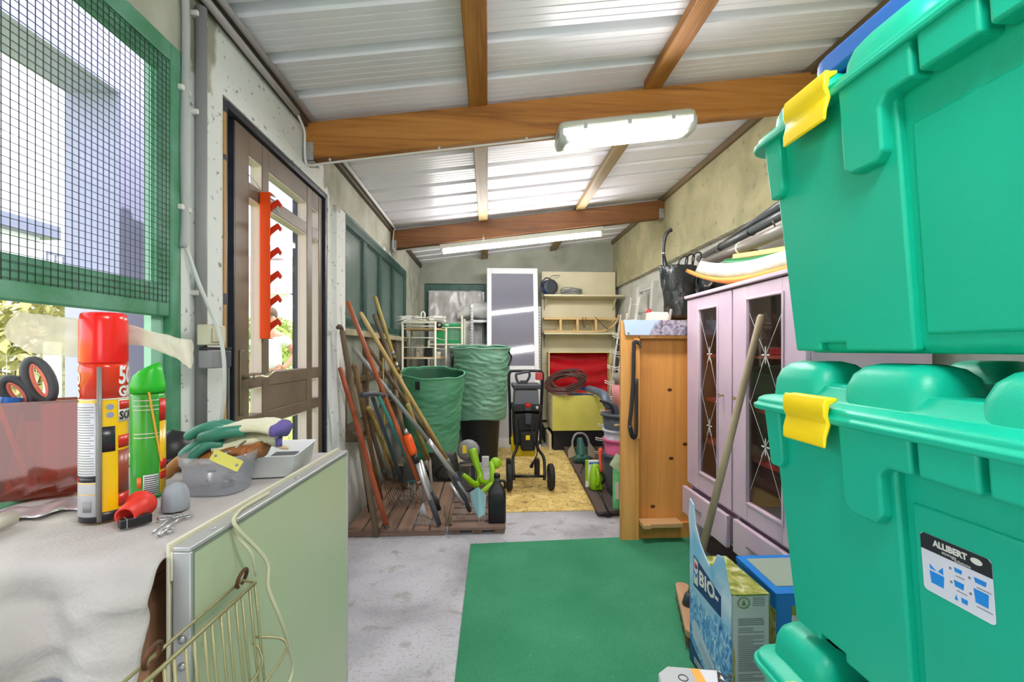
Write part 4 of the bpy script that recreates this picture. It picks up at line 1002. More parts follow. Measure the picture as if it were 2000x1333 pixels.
# tubs
c4 = RZ(428, 956, Z); c4.z = Z
r = thing('food_tub', 'cloudy clear tub of odds and ends with a brass plate across its rim', 'tub', c4)
m_tubp = glass('cloudy plastic', (240,242,246), .08, .15, .26, (232,234,240))
MB().loft([[(c4.x + hx*(1.15 if True else 1)*x, c4.y + hx*y, Z + z) for x, y in rrect(1, 1, .75, 5)] for z, hx in ((0,.046),(.004,.049),(.058,.055),(.060,.058),(.080,.060))], cap=False).build('tub_wall', m_tubp, r, solid=.0014)
MB().loft([[(c4.x + 1.15*.048*x, c4.y + .048*y, Z + z) for x, y in rrect(1, 1, .75, 5)] for z in (.0006, .002)]).build('tub_base', m_tubp, r)
ob = thing('scrap_parts', 'dark metal bits lying inside the cloudy clear tub', 'metal parts', c4 + V(0,0,.003)); random.seed(9)
for i in range(9):
    a = random.random()*6.28; q = c4 + V(.024*math.cos(a), .024*math.sin(a), .008 + .005*i*.8); a2 = random.random()*6.28
    MB().tube([q, q + V(.022*math.cos(a2), .022*math.sin(a2), .004)], random.choice((.003,.005,.006)), 8).build('bolt', random.choice((m_steel, m_dgrey, m_galv)), ob)
A, B = RY(415, 888, c4.y - .056), RY(470, 912, c4.y - .060)
A.z = max(A.z, Z + .083); d = B - A
r = thing('brass_plate', 'yellowish brass plate with two holes resting on the rim of the cloudy tub', 'metal plate', B)
Mx = frame(A, d, (0.25, .35, 1)); Lq = d.length
out = [(a + Lq/2, b) for a, b in rrect(Lq/2, .0115, .003, 3)]
q = MB().prism(out, .0016, Mx); q.build('plate', mat('brass passivated', (206,200,96), .35, metal=.5), r)
for x in (.008, Lq - .008): MB().lathe([(.003,0),(.003,.0004),(0,.0004)], 12, Mx @ Matrix.Translation((x, 0, .0017))).build('hole_rim', m_grey, r)
tag(MB().tube([c4 + V(.01,.02,.075), RY(480, 862, c4.y + .05)], .0022, 8).tube([c4 + V(-.01,.01,.07), c4 + V(.01,.02,.075)], .0035, 8).build('drill_bit', m_steel), 'long steel drill bit sticking up out of the cloudy tub', 'drill bit')
c5 = RZ(548, 915, Z); c5.z = Z; Mx = Matrix.Translation(c5) @ Matrix.Rotation(.12, 4, 'Z')
r = thing('food_tray', 'white rectangular tray at the far corner of the bench', 'tray', c5)
MB().loft([[(hx*x, hy*y, z) for x, y in rrect(1, 1, .12, 3)] for z, hx, hy in ((0,.052,.085),(.003,.054,.088),(.05,.060,.095),(.052,.064,.099))], cap=False, M=Mx).build('tray_wall', m_white, r, solid=.0016)
MB().box(-.052,.052,-.084,.084,.0006,.0026,Mx).build('tray_base', m_white, r)
tag(MB().prism([(0,-.006),(.10,-.01),(.115,0),(.10,.01),(0,.006)], .004, frame(Mx @ V(-.052,.05,.055), (.75,-.6,-.02), (.6,.75,0))).build('scraper', mat('pale ash wood', (226,206,150), .5), bevel=.001), 'pale wooden lolly-shaped scraper lying in the white tray', 'scraper')
tag(MB().box(-.03,.03,-.03,.06,.004,.03,Mx).build('sandpaper_block', m_dgrey, bevel=.004), 'dark grey block lying inside the white tray', 'block')
# gloves
m_gg = mat('green latex coating', (52,128,106), .45, c2=(70,146,124), vs=30); m_gw = mat('cream knitted cotton', (232,232,210), .9, c2=(222,220,186), vs=8, bump=.3, bs=220)
m_gl = mat('tan leather', (186,124,68), .6, c2=(158,98,50), vs=14, bump=.2)
def glove(name, label, wrist, knuck, zc, m_f, m_p, cuffm, rr=.0125, lens=(.075,.085,.08,.06), fold=-.018, thumb=1):
    wrist = V(*wrist); knuck = V(*knuck); d = (knuck - wrist).normalized(); s_ = V(-d.y, d.x, 0).normalized()
    r = thing(name, label, 'glove', wrist.lerp(knuck, .5) + V(0,0,-.014))
    Lg = (knuck - wrist).length
    P = MB(); rows = []
    for i in range(13):
        t = i / 12; w = .036 + .010 * math.sin(t * PI * .8) + (.008 if t < .12 else 0); h = .017 - .003*t + .004*noise.noise((t*4, zc*9, 1))
        cpt = wrist.lerp(knuck, t) + V(0, 0, .007 * math.sin(t * 5))
        rows.append([cpt + s_ * (w * math.cos(a)) + V(0, 0, h * math.sin(a) * (1 + .25*math.sin(3*a + t*6))) for a in [k*PI/10 for k in range(20)]])
    P.loft(rows).build('palm', m_p, r)
    for k in range(4):
        o_ = s_ * (-.030 + .020 * k); a = knuck + o_ - d * .02; f = lens[k]
        pts = bez([a, a + d*f*.4 + V(0,0,.006) + o_*.12, a + d*f*.8 + V(0,0,fold*.3) + o_*.25, a + d*f*1.05 + V(0,0,fold) + o_*.3], 5)
        n = len(pts); MB().tube(pts, [rr*(.95 - .15*i/n) for i in range(n - 2)] + [rr*.62, rr*.2], 12).build('finger', m_f, r)
    a = wrist.lerp(knuck, .45) + s_ * (.038 * thumb)
    pts = bez([a - s_*.012*thumb, a + d*.03 + s_*.014*thumb, a + d*.065 + s_*.018*thumb + V(0,0,-.008), a + d*.085 + s_*.012*thumb + V(0,0,-.014)], 5); n = len(pts)
    MB().tube(pts, [rr*1.05]*(n-2) + [rr*.7, rr*.25], 12).build('thumb', m_f, r)
    q = MB(); q.loft([[wrist - d*e + s_*(.045*math.cos(t)) + V(0,0,.018*math.sin(t) + .003*math.sin(4*t)) for t in [k*PI/10 for k in range(20)]] for e in (.0, .012)]); q.build('cuff', cuffm, r)
    return r
kb = Z + .085
gw, gk = RZ(570, 850, Z + .092), RZ(430, 840, Z + .094)
glove('work_glove', 'tan leather glove crumpled under the green and cream gloves', RZ(500, 880, Z+.07), RZ(385, 893, Z+.055), 2, m_gl, m_gl, m_gl, .013, fold=-.035, thumb=-1)
glove('garden_glove', 'lower of two green and cream gardening gloves heaped on the tubs', RZ(540, 858, Z+.085), RZ(418, 868, Z+.084), 1, m_gg, m_gw, mat('purple knit cuff', (104,92,160), .9), .0125, fold=-.03, thumb=-1)
glove('garden_glove', 'upper of two green and cream gardening gloves heaped on the tubs', RZ(545, 838, Z+.115), RZ(425, 838, Z+.115), 3, m_gg, m_gw, mat('purple knit cuff', (104,92,160), .9), .0128, lens=(.07,.085,.08,.065), fold=-.016, thumb=1)
# black lamp, small pack, grey roll
o = RZ(332, 880, Z); o = V(-.80, 1.20, Z)
r = thing('work_light', 'black domed object standing at the wall behind the green can', 'work light', o)
MB().lathe([(.05,0),(.055,.012),(.052,.055),(.035,.085),(.0,.097)], 24, Matrix.Translation(o)).build('dome', m_black, r); MB().tube([o + V(.057*math.cos(t), .057*math.sin(t), .03) for t in [k*PI/12 for k in range(24)]], .004, 8, closed=True).build('rim', m_dgrey, r)
o = RZ(342, 914, Z)
r = thing('blister_pack', 'small blister pack with a red tip lying behind the cloudy tub', 'pack', o)
MB().box(o.x-.02, o.x+.022, o.y-.014, o.y+.016, Z+.0005, Z+.006).build('card', m_dgrey, r); MB().loft([[(o.x+x, o.y+y, Z+z) for x,y in rrect(hx,hx*.7,.004)] for z,hx in ((.006,.019),(.014,.014))]).build('blister', m_lgrey, r); MB().box(o.x-.010,o.x-.002,o.y-.008,o.y,Z+.0145,Z+.026).build('tip', m_red, r)
tag(MB().tube([RZ(-60, 1042, Z+.014), RZ(22, 1012, Z+.014)], .013, 14).build('paper_roll', mat('grey foil roll', (196,192,186), .35)), 'grey paper roll lying on the cloth at the left edge of the bench', 'roll')
tag(MB().grid(lambda u,v: RZ(-40 + 200*u, 1005 - 35*u + 22*v + 3*math.sin(u*14), Z + .002 + .005*abs(math.sin(u*9 + v*2))), 24, 4).build('foil_sheet', mat('crinkled foil', (226,228,234), .25, metal=.6), solid=.0006, soff=1), 'crinkled silvery foil strip in front of the brown box', 'foil')
# brown translucent box with scissors and pencils
b0, b1 = V(-.848, .992, 0), V(-1.02, .875, 0); d = (b1 - b0).normalized(); nrm = V(d.y, -d.x, 0)   # nrm points away from viewer
if nrm.y < 0: nrm = -nrm
Mx = frame((b0.x, b0.y, Z + .004), d, nrm); Lb = .24; Db = .085; Hb = .188
r = thing('desk_box', 'smoky brown see-through box holding scissors and pencils by the window', 'box', Mx @ V(Lb/2, Db/2, 0))
m_smoke = glass('smoky brown plastic', (226,164,136), .10, .08, .26, (176,96,72))
sg = 1 if (Mx @ V(0,0,1)).z > Mx.translation.z else -1
q = MB()
for (x0, x1, y0_, y1_) in ((0, Lb, 0, .003), (0, Lb, Db-.003, Db), (0, .003, .003, Db-.003), (Lb-.003, Lb, .003, Db-.003)): q.box(x0, x1, y0_, y1_, min(0, sg*Hb), max(0, sg*Hb), Mx)
q.build('box_wall', m_smoke, r); q = MB().box(.003, Lb-.003, .003, Db-.003, min(0, sg*.004), max(0, sg*.004), Mx).build('box_base', m_smoke, r)
q = MB()
for (x0, x1, y0_, y1_) in ((0, Lb, -.001, .004), (0, Lb, Db-.004, Db+.001)): q.box(x0, x1, y0_, y1_, sg*Hb if sg > 0 else -Hb-.004, sg*Hb+.004 if sg > 0 else -Hb, Mx)
q.build('rim', mat('smoky rim', (150,110,104), .3), r)
BXP = lambda x, y, z: Mx @ V(x, y, sg * z)
m_sc = mat('charcoal scissor grip', (70,72,80), .5); m_sp = mat('salmon grip lining', (240,130,110), .5)
r = thing('scissors', 'scissors with charcoal and salmon handles standing in the brown box', 'scissors', BXP(.10, .05, .01))
def loop(name, cx, cz, rx, rz, tilt, rad, m, lin):
    pts = [BXP(cx + rx*math.cos(t)*math.cos(tilt) - rz*math.sin(t)*math.sin(tilt), .05, cz + rx*math.cos(t)*math.sin(tilt) + rz*math.sin(t)*math.cos(tilt)) for t in [k*PI/12 for k in range(24)]]
    h = MB().tube(pts, rad, 10, closed=True).build('handle', m, r)
    pts2 = [BXP(cx + (rx-rad)*math.cos(t)*math.cos(tilt) - (rz-rad)*math.sin(t)*math.sin(tilt), .05, cz + (rx-rad)*math.cos(t)*math.sin(tilt) + (rz-rad)*math.sin(t)*math.cos(tilt)) for t in [k*PI/12 for k in range(24)]]
    MB().tube(pts2, rad*.55, 8, closed=True).build('lining', lin, h)
loop('handle', .066, .232, .018, .044, -.28, .0085, m_sc, m_sp); loop('handle', .098, .208, .017, .032, -.5, .0085, m_sc, m_sp)
MB().tube([BXP(.078, .05, .150), BXP(.074, .05, .19)], [.014, .010], 10).build('shank', m_sc, r)
for (xx, x2) in ((.078, .068), (.090, .084)): MB().prism([(-.007, 0), (.007, 0), (.002, .15), (-.002, .15)], .0015, frame(BXP(xx - .012, .048, .158), d, (BXP(x2 - .012, .05, .005) - BXP(xx - .012, .05, .158)))).build('blade', m_steel, r)
tag(MB().tube([BXP(.13,.035,.01), BXP(.105,.045,.2)], .017, 12).build('glue_stick', m_blue), 'blue tube leaning in the brown box below the scissors', 'tube')
for i, (x0, x1, m, nm) in enumerate(((.150, .185, m_yel, 'yellow pencil leaning in the brown box, nearest the scissors'), (.165, .205, mat('ochre pencil', (206,140,60), .4), 'ochre pencil leaning in the brown box, between yellow and orange ones'), (.18, .228, m_orange, 'orange pencil leaning in the brown box at the picture edge'))):
    r = thing('pencil', nm, 'pencil', BXP(x0, .03, .01), 'pencils in the brown box')
    a, b = BXP(x0 - .08, .02 + .018*i, .01), BXP(x1 - .055, .03 + .015*i, .222)
    MB().tube([a, b], .0045, 6, smooth=False).build('shaft', m, r); MB().tube([b, b + (b-a).normalized()*.012], [.0045, .0008], 6).build('tip', mat('pencil wood', (230,196,140)), r)
tag(MB().lathe([(.018,-.012),(.05,-.012),(.05,.012),(.018,.012),(.018,-.012)], 28, frame(BXP(.168,.03,.056), d, V(0,0,1))).build('tape_roll', m_yel, bevel=.001), 'yellow tape roll standing in the brown box at the picture edge', 'tape')
# protective glove tucked behind the red cap
ang0 = L_(180)
back = c + V((RR+.009)*math.cos(ang0), (RR+.009)*math.sin(ang0), .318)
PL, PR_ = RY(12, 652, .80), RY(376, 692, back.y - .045)
PL.z += 0
path = bez([RY(15, 645, .845), RY(60, 650, .87), RY(110, 658, back.y), back + V(0,0,.004), RY(262, 655, back.y - .004), RY(310, 668, back.y - .02), RY(345, 682, back.y - .03), RY(374, 692, back.y - .045)], 5)
def sleeve(u, v):
    i = u * (len(path) - 1); k = min(int(i), len(path) - 2); p = path[k].lerp(path[k+1], i - k)
    wv = (.030 if u < .45 else .022) * (1 - .0*u) * min(1, (u + .03) * 9) ** .5
    wv *= (1.0 + .25 * math.sin(u * 7)) * (1 + .22*noise.noise((u*9, v*3, 4)))
    a = 2 * PI * v
    return p + V(.004*noise.noise((u*20, v*6, 1)), .0050 * math.cos(a) + .003 * math.sin(u * 16) + .006*noise.noise((u*14, v*5, 9)), wv * math.sin(a))
tag(MB().grid(sleeve, 90, 28).build('plastic_glove', glass('milky film', (252,250,242), .08, .25, .52, (250,248,236))), 'milky plastic glove strip tucked behind the cap of the red and yellow can', 'plastic glove')
# tool holder on the door
r_ = RX(523, 520, -.925); z0, z1 = 1.237, 1.848; yb = r_.y
r = thing('tool_rack', 'orange plastic tool rack hanging on the glazed door', 'tool rack', (-.925, yb, z0))
m_or2 = mat('vivid orange plastic', (255,82,12), .4); m_or3 = mat('red orange plastic', (226,58,26), .4)
Q = MB(); Q.box(-.948, -.905, yb - .022, yb - .018, z0, z1).box(-.948, -.944, yb - .018, yb + .022, z0, z1).box(-.944, -.905, yb - .018, yb + .022, z1 - .004, z1).box(-.944, -.912, yb - .018, yb + .02, z0, z0 + .004)
Q.build('channel', m_or2, r, bevel=.002)
for k in range(6):
    zc = z0 + .045 + k * .1
    pf = [(0, -.042), (.018, -.034), (.034, -.006), (.062, .018), (.070, .006), (.078, .02), (.062, .042), (.030, .020), (.010, .042), (0, .042)]
    MB().prism(pf, .012, frame((-.944, yb + .004, zc), (1, 0, 0), (0, 0, 1))).build('hook', m_or3, r, bevel=.002)
MB().tube([(-.904, yb - .016, z1 - .012), (-.900, yb + .016, z1 - .010)], .0025, 8).build('nail', m_steel, r)
MB().tube(bez([(-.940, yb - .01, z1), (-.946, yb - .06, z1 + .028), (-.948, yb - .12, z1 + .04)], 4), .0014, 6).build('hanging_wire', m_steel, r)
MB().tube(bez([(-.940, yb + .02, z1 - .005), (-.942, yb + .07, z1 - .01), (-.947, yb + .16, z1 - .035)], 4), .0014, 6).build('hanging_wire', m_steel, r)
# ================================================================ PALLETS AND LONG-HANDLED TOOLS ON THE LEFT
m_pal = wood('grey brown pallet board', (150,122,100), (96,74,60), (126,100,82), 'Y', 1.0, .8)
m_palx = wood('grey brown pallet board across', (142,116,100), (92,74,66), (118,96,84), 'X', 1.0, .8)
PT = .052
r = thing('wooden_pallet', 'weathered pallet with boards running away from the viewer under the tools at the wall', 'pallet', (-.58, 3.4, 0))
for k in range(6):
    x = -.89 + k*.105; MB().box(x, x + .092, 2.93, 3.95, PT - .02, PT).build('slat', m_pal, r, bevel=.003)
for y in (2.935, 3.4, 3.87): MB().box(-.89, -.275, y, y + .07, .001, PT - .0205).build('bearer', m_palx, r, bevel=.003)
r = thing('wooden_pallet', 'weathered pallet with boards across the view under the black canister', 'pallet', (-.08, 3.4, 0))
for k in range(8):
    y = 2.93 + k*.125; MB().box(-.255, .115, y, y + .1, PT - .02, PT).build('slat', m_palx, r, bevel=.003)
for x in (-.25, -.105, .04): MB().box(x, x + .07, 2.955, 3.92, .001, PT - .0205).build('bearer', m_pal, r, bevel=.003)
r = thing('low_bench', 'low dark bench behind the tools carrying the front garden sack', 'bench', (-.45, 4.36, 0))
MB().box(-.80, -.10, 4.05, 4.66, .165, .19).build('top', mat('beige board edge', (176,166,140), .6), r, bevel=.003)
for (x, y) in ((-.79, 4.07), (-.15, 4.07), (-.79, 4.6), (-.15, 4.6)): MB().box(x, x + .04, y, y + .04, .001, .1645).build('leg', m_dgrey, r)
w_red = wood('terracotta painted pole', (186,92,58), (150,66,40), (172,80,48), 'Z', 1, .4); w_org = mat('burnt orange pole', (206,104,60), .4, c2=(160,86,50), vs=3)
w_old = wood('old grey brown pole', (142,122,98), (98,82,64), (120,102,80), 'Z', 1, .8); w_dk = wood('dark brown pole', (112,92,70), (72,58,44), None, 'Z', 1, .8)
w_ash = wood('pale ash pole', (222,194,130), (190,152,88), (208,176,110), 'Z', 1, .5); w_yel = wood('yellowed pole', (204,184,104), (160,134,66), (186,162,86), 'Z', 1, .5)
m_galvd = mat('dull grey tube', (146,150,148), .45, metal=.4); m_iron = mat('dark iron', (70,72,72), .5, metal=.6, c2=(92,88,80), vs=20)
m_tealp = mat('turquoise lacquer', (62,142,136), .4); m_slate = mat('slate blue lacquer', (60,76,84), .45)
def tool(name, label, cat, top, bot, r0, r1, m, seg=12, part='handle', bow=0, group='garden tools leaning in the corner'):
    """pole from bot to top (world points)"""
    rt = thing(name, label, cat, (bot.x, bot.y, bot.z), group)
    u = (top - bot).normalized()
    pts = [bot, bot.lerp(top, .33) + V(bow, 0, 0), bot.lerp(top, .66) + V(bow, 0, 0), top - u * r1 * .5, top]
    MB().tube(pts, [r0, r0 + (r1-r0)*.33, r0 + (r1-r0)*.66, r1, r1*.55], seg).build(part, m, rt)
    return rt, u
XW = -.86
def TP(px, py, x=XW): return RX(px, py, x)
def BP(px, py, z=PT + .002): return RZ(px, py, z)
# leaf rake, brown-orange pole
top = TP(678, 588); neck = None
tip = BP(836, 1022); k = RY(820, 948, tip.y + .02); 
rt, u = tool('leaf_rake', 'orange-brown pole with a silver fan rake, rising highest on the left', 'rake', top, k, .0135, .0145, w_org)
nk = k.lerp(tip, .45); MB().tube([k + u*.03, k, nk], [.0145, .012, .0065], 10).build('neck', m_steel, rt)
q = frame(nk, V(1, .25, 0), (tip - nk)); Lq = (tip - nk).length
for i in range(11):
    a = (i - 5) / 5; pts = bez([nk, nk + (tip-nk)*.5 + V(.028*a - .02, -.02 - .012*a, 0), tip + V(.055*a - .03, -.012*a, .015 + .03*(1-a)*.5), tip + V(.06*a - .034, -.04 -.012*a, .004)], 4)
    MB().tube(pts, .0022, 5).build('tine', m_steel, rt)
# red pole with black tip, in front
rt, u = tool('edging_iron', 'terracotta red pole with a small worn iron tip standing nearest the green board', 'tool', RX(664, 718, XW + .02), RZ(758, 1038, .03), .0165, .013, w_red)
b = RZ(758, 1038, .03); MB().tube([b + u*.05, b, V(b.x + .012, b.y, .003)], [.0185, .015, .017], 10).build('socket', m_iron, rt)
# thick grey brown pole
rt, u = tool('spade', 'thick grey-brown pole standing left in the corner, second from the wall', 'spade', RX(668, 645, XW), RZ(736, 1046, .012), .020, .0165, w_old)
b = RZ(736, 1046, .012); MB().tube(bez([RX(668, 645, XW), RX(668,645,XW) + V(-.012,0,.022), RX(660, 640, XW)+V(0,0,.0)], 3), .012, 8).build('grip', w_dk, rt)
# darker pole
rt, u = tool('wire_broom', 'dark brown pole with a fan of rusty wire tines deep in the corner', 'rake', RX(690, 712, XW), RZ(752, 930, .30), .016, .015, w_dk)
b = RZ(752, 930, .30); MB().tube([b + u*.06, b], [.018, .016], 10).build('socket', m_iron, rt)
for i in range(13):
    a = (i - 6) / 6; e = V(b.x + .13 + .12*a, b.y + .12, PT + .004); MB().tube(bez([b, b.lerp(e, .55) + V(.02*a, 0, .03), e], 5), .0022, 5).build('tine', m_rust, rt)
# pale ash pole with hoe
top = TP(703, 610); bt = BP(905, 955); k = RY(877, 905, bt.y)
rt, u = tool('hoe', 'pale ash pole with a blue and yellow sticker sloping far to the right', 'hoe', top, k, .0155, .0145, w_ash)
sp_ = RY(833, 832, k.y - (k.y - top.y)*.22); MB().tube([sp_ - u*.035, sp_, sp_ + u*.0351], .0158, 12).build('blue_sticker', mat('blue sticker', (56,76,160), .4), rt)
MB().tube([sp_ - u*.075, sp_ - u*.036], .016, 12).build('yellow_sticker', m_yel, rt)
MB().tube([k + u*.05, k, k - u*.10], [.0175, .0165, .007], 10).build('socket', m_galvd, rt)
MB().hexa([k - u*.10 + V(-.06,0,-.002), k - u*.10 + V(.06,0,-.002), bt + V(.07,-.02,0), bt + V(-.06,-.02,0), k - u*.10 + V(-.06,.003,.001), k - u*.10 + V(.06,.003,.001), bt + V(.07,-.017,.004), bt + V(-.06,-.017,.004)]).build('blade', m_iron, rt)
# yellow pole with patterned grip
top = TP(732, 579); bt = BP(845, 940); k = RY(836, 908, bt.y)
rt, u = tool('stiff_broom', 'yellowed pole with a striped taped grip in its middle, ending in a dark brush', 'broom', top, k, .0145, .0145, w_yel)
g0, g1 = RY(765, 668, k.y - (k.y-top.y)*.72), None
fr = lambda t: k.lerp(top, t)
for i in range(5): MB().tube([fr(.54 + i*.035), fr(.54 + i*.035 + .022)], .0152, 12).build('tape_ring', m_steel if i % 2 == 0 else m_rust, rt)
MB().tube([k + u*.05, k, k - u*.06], [.016, .017, .018], 10).build('ferrule', m_whitep, rt); MB().tube([k - u*.061, k - u*.10], [.0185, .021], 10).build('socket', m_black, rt)
MB().bar(k - u*.10 + V(-.10, -.02, -.02), k - u*.10 + V(.12, .02, .07), .035, .05).build('brush', m_black, rt, bevel=.008)
# gnarled stick
top = TP(731, 614); mid = RX(765, 715, -.75); bt = BP(800, 880, .32)
rt = thing('spade', 'gnarled grey branch-like pole behind the ash pole', 'spade', BP(815, 935), 'garden tools leaning in the corner')
MB().tube(bez([bt, RX(785, 830, -.62), RX(772, 760, -.72), mid, top], 5), [.0165]*21, 10).build('handle', w_old, rt)
MB().tube([bt + (mid-bt).normalized()*.06, bt, bt + V(.02,.0,-.10)], [.0185, .018, .012], 10).build('socket', m_steel, rt)
bq = bt + V(.03, 0, -.11); MB().hexa([bq + V(-.08,-.01,0), bq + V(.09,-.01,.0), V(bq.x+.10, bq.y-.09, PT+.003), V(bq.x-.07, bq.y-.09, PT+.003), bq + V(-.08,-.006,.001), bq + V(.09,-.006,.001), V(bq.x+.10, bq.y-.085, PT+.004), V(bq.x-.07, bq.y-.085, PT+.004)]).build('blade', m_iron, rt)
# telescopic lopper: grey tube, silver section, dark grip
top = TP(690, 680); bt = BP(918, 1000, PT + .03); rt, u = tool('tree_pruner', 'long grey tube pruner with silver lower section crossing the other poles', 'pruner', top, RY(846, 873, bt.y - .0), .015, .0135, m_galvd)
s0 = RY(846, 873, bt.y); s1 = RY(888, 930, bt.y); MB().tube([s0 + u*.06, s0 - u*.0, s1], [.0175, .0175, .0165], 12).build('silver_tube', mat('bright aluminium', (214,216,218), .3, metal=.7), rt)
MB().tube([s1 + u*.01, s1 - u*.02, s1.lerp(bt, .5), bt], [.020, .021, .017, .014], 12).build('grip', m_dgrey, rt)
MB().tube([s1, s1 + V(.035,-.01,-.06), bt + V(.05,-.02,.02)], [.012, .011, .008], 8).build('lever', m_galvd, rt)
e0 = RY(905, 985, bt.y - .03)
MB().tube([RY(880, 945, bt.y - .03), e0], [.010, .013], 10).build('second_tube', mat('bright aluminium', (214,216,218), .3, metal=.7), rt)
for i in range(4): MB().tube(bez([e0 + V(.004*i - .006, 0, 0), e0 + V(.014*i - .03, -.01, -.05), V(e0.x + .016*i - .045, e0.y - .02, PT + .004)], 3), .002, 5).build('claw', m_steel, rt)
# turquoise fork with T grip
top = RX(738, 772, -.66); bt = BP(828, 985, PT + .004); k = RY(816, 940, bt.y)
rt, u = tool('digging_fork', 'turquoise fork with a grey T-shaped grip across its top', 'fork', top, k, .0125, .0115, m_tealp)
MB().tube([RX(708, 772, -.66), RX(728, 769, -.66), top + V(0,0,.004), RX(774, 778, -.655)], [.015,.014,.0145,.017], 10).build('grip', m_dgrey, rt)
sd_ = V(1, .3, 0).normalized(); MB().tube([k - sd_*.07, k, k + sd_*.07], .008, 8).build('cross_piece', m_tealp, rt)
for i in range(4): a = -.068 + .045*i; p = k + sd_*a; MB().tube([p, p + V(.005,-.03,-.07), V(p.x + .01, p.y - .04, PT + .004)], [.006, .0055, .002], 6).build('tine', m_tealp if i > 1 else m_galvd, rt)
# slate fork
top = RX(727, 775, -.70); bt = BP(795, 985, PT + .004); k = RY(790, 955, bt.y)
rt, u = tool('digging_fork', 'dark slate fork with bare steel tines behind the turquoise one', 'fork', top, k, .0135, .012, m_slate)
MB().tube([k - sd_*.06, k + V(0,0,.01), k + sd_*.06], .008, 8).build('cross_piece', m_galvd, rt)
for i in range(4): a = -.058 + .038*i; p = k + sd_*a; MB().tube([p, p + V(0,-.03,-.06), V(p.x, p.y - .035, PT + .004)], [.006, .0055, .002], 6).build('tine', m_galvd, rt)
# silver loppers with orange cuff
a0 = RY(808, 880, 3.0); bt = BP(858, 1026, PT + .012); Yq = bt.y
rt = thing('loppers', 'silver telescopic loppers with an orange cuff and charcoal grips', 'loppers', bt, 'garden tools leaning in the corner')
c0, c1 = RY(795, 850, Yq), RY(808, 888, Yq); u = (c1 - c0).normalized()
MB().tube([c0 - u*.04, c0], [.010, .016], 12).build('pivot', m_steel, rt)
MB().tube([c0, c0 + u*.03, c1 - u*.03, c1], [.024, .027, .027, .023], 14).build('cuff', m_orange, rt)
MB().tube([c1, RY(815, 905, Yq)], [.022, .02], 12).build('collar', m_black, rt)
MB().tube([RY(815, 905, Yq), RY(841, 977, Yq)], .0165, 12).build('arm', mat('bright aluminium', (214,216,218), .3, metal=.7), rt); MB().tube([RY(841, 977, Yq), RY(849, 1000, Yq), bt], [.018, .019, .015], 12).build('grip', m_grip, rt)
MB().tube([RY(820, 900, Yq + .06), RY(842, 962, Yq + .06)], .0145, 12).build('arm', mat('bright aluminium', (214,216,218), .3, metal=.7), rt); MB().tube([RY(842, 962, Yq + .06), RY(852, 980, Yq + .06), RY(858, 997, Yq + .06)], [.016, .018, .014], 12).build('grip', m_black, rt)
MB().tube([RY(808, 885, Yq), RY(816, 897, Yq + .055)], .010, 8).build('joint', m_black, rt)
# brown pole sloping right, to a shovel
top = TP(719, 678); bt = BP(905, 955, .16); k = RY(852, 872, 4.0)
rt, u = tool('shovel', 'grey-brown pole sloping right beneath the ash pole, with a dark shovel blade', 'shovel', top, k, .0165, .015, w_old)
MB().tube([k + u*.04, k, k - u*.1], [.018, .018, .012], 10).build('socket', m_iron, rt)
kk = k - u*.09
MB().grid(lambda a, b: (kk.x + (a-.5)*.27*(1 - .35*b*b) + .07*b, kk.y - .02 - .05*b + .12*(a-.5)**2, kk.z - b*(kk.z - PT - .004)), 10, 10).build('blade', mat('dark perforated steel', (78,80,72), .5, metal=.4, c2=(54,56,52), vs=60), rt, solid=.003)
# second yellow pole, pale stub, dark stub
rt, u = tool('cultivator', 'short yellow-brown pole in the middle of the heap', 'cultivator', RX(796, 790, -.55), RY(838, 900, 3.72), .0145, .0145, w_yel)
b = RY(838, 900, 3.72); MB().tube([b + u*.02, b, V(b.x + .03, b.y - .02, PT + .004)], [.017, .016, .006], 10).build('socket', m_whitep, rt)
rt, u = tool('dibber', 'stubby yellow-brown handle leaning low at the wall', 'dibber', RX(719, 797, -.78), RZ(768, 915, PT + .12), .017, .0155, w_yel)
b = RZ(768, 915, PT + .12); MB().tube([b, V(b.x + .02, b.y - .02, PT + .003)], [.017, .004], 8).build('tip', m_iron, rt)
rt, u = tool('bamboo_cane', 'thin pale cane standing upright behind the turquoise fork', 'cane', RX(748, 700, -.72), RX(752, 905, -.72) + V(0, 0, 0), .006, .005, w_yel)
rt.children[0].name
rt, u = tool('iron_bar', 'thin brown bar standing behind the terracotta pole', 'bar', RX(676, 690, -.86), RZ(722, 1000, PT+.003), .010, .009, m_rust)
rt, u = tool('spade', 'warm brown pole between the grey-brown pole and the turquoise fork', 'spade', RX(692, 712, -.80), RZ(744, 975, PT + .004), .0165, .0155, wood('warm brown pole', (150,116,76), (108,80,50), None, 'Z', 1, .7))
# small wooden mallet piece
m0 = BP(876, 1028, PT + .0)
r = thing('wooden_mallet', 'small wooden tool with two short crossed shafts on the pallet left of the canister', 'mallet', m0)
MB().tube([RY(885, 984, m0.y + .03), m0 + V(.004, 0, .015)], [.010, .012], 8).build('handle', w_old, r); MB().tube([RY(868, 988, m0.y + .02), m0 + V(-.006, 0, .015)], [.008, .011], 8).build('handle', w_old, r)
MB().tube([m0 + V(-.02, 0, .014), m0 + V(.022, .01, .014)], .013, 10).build('head', w_old, r)
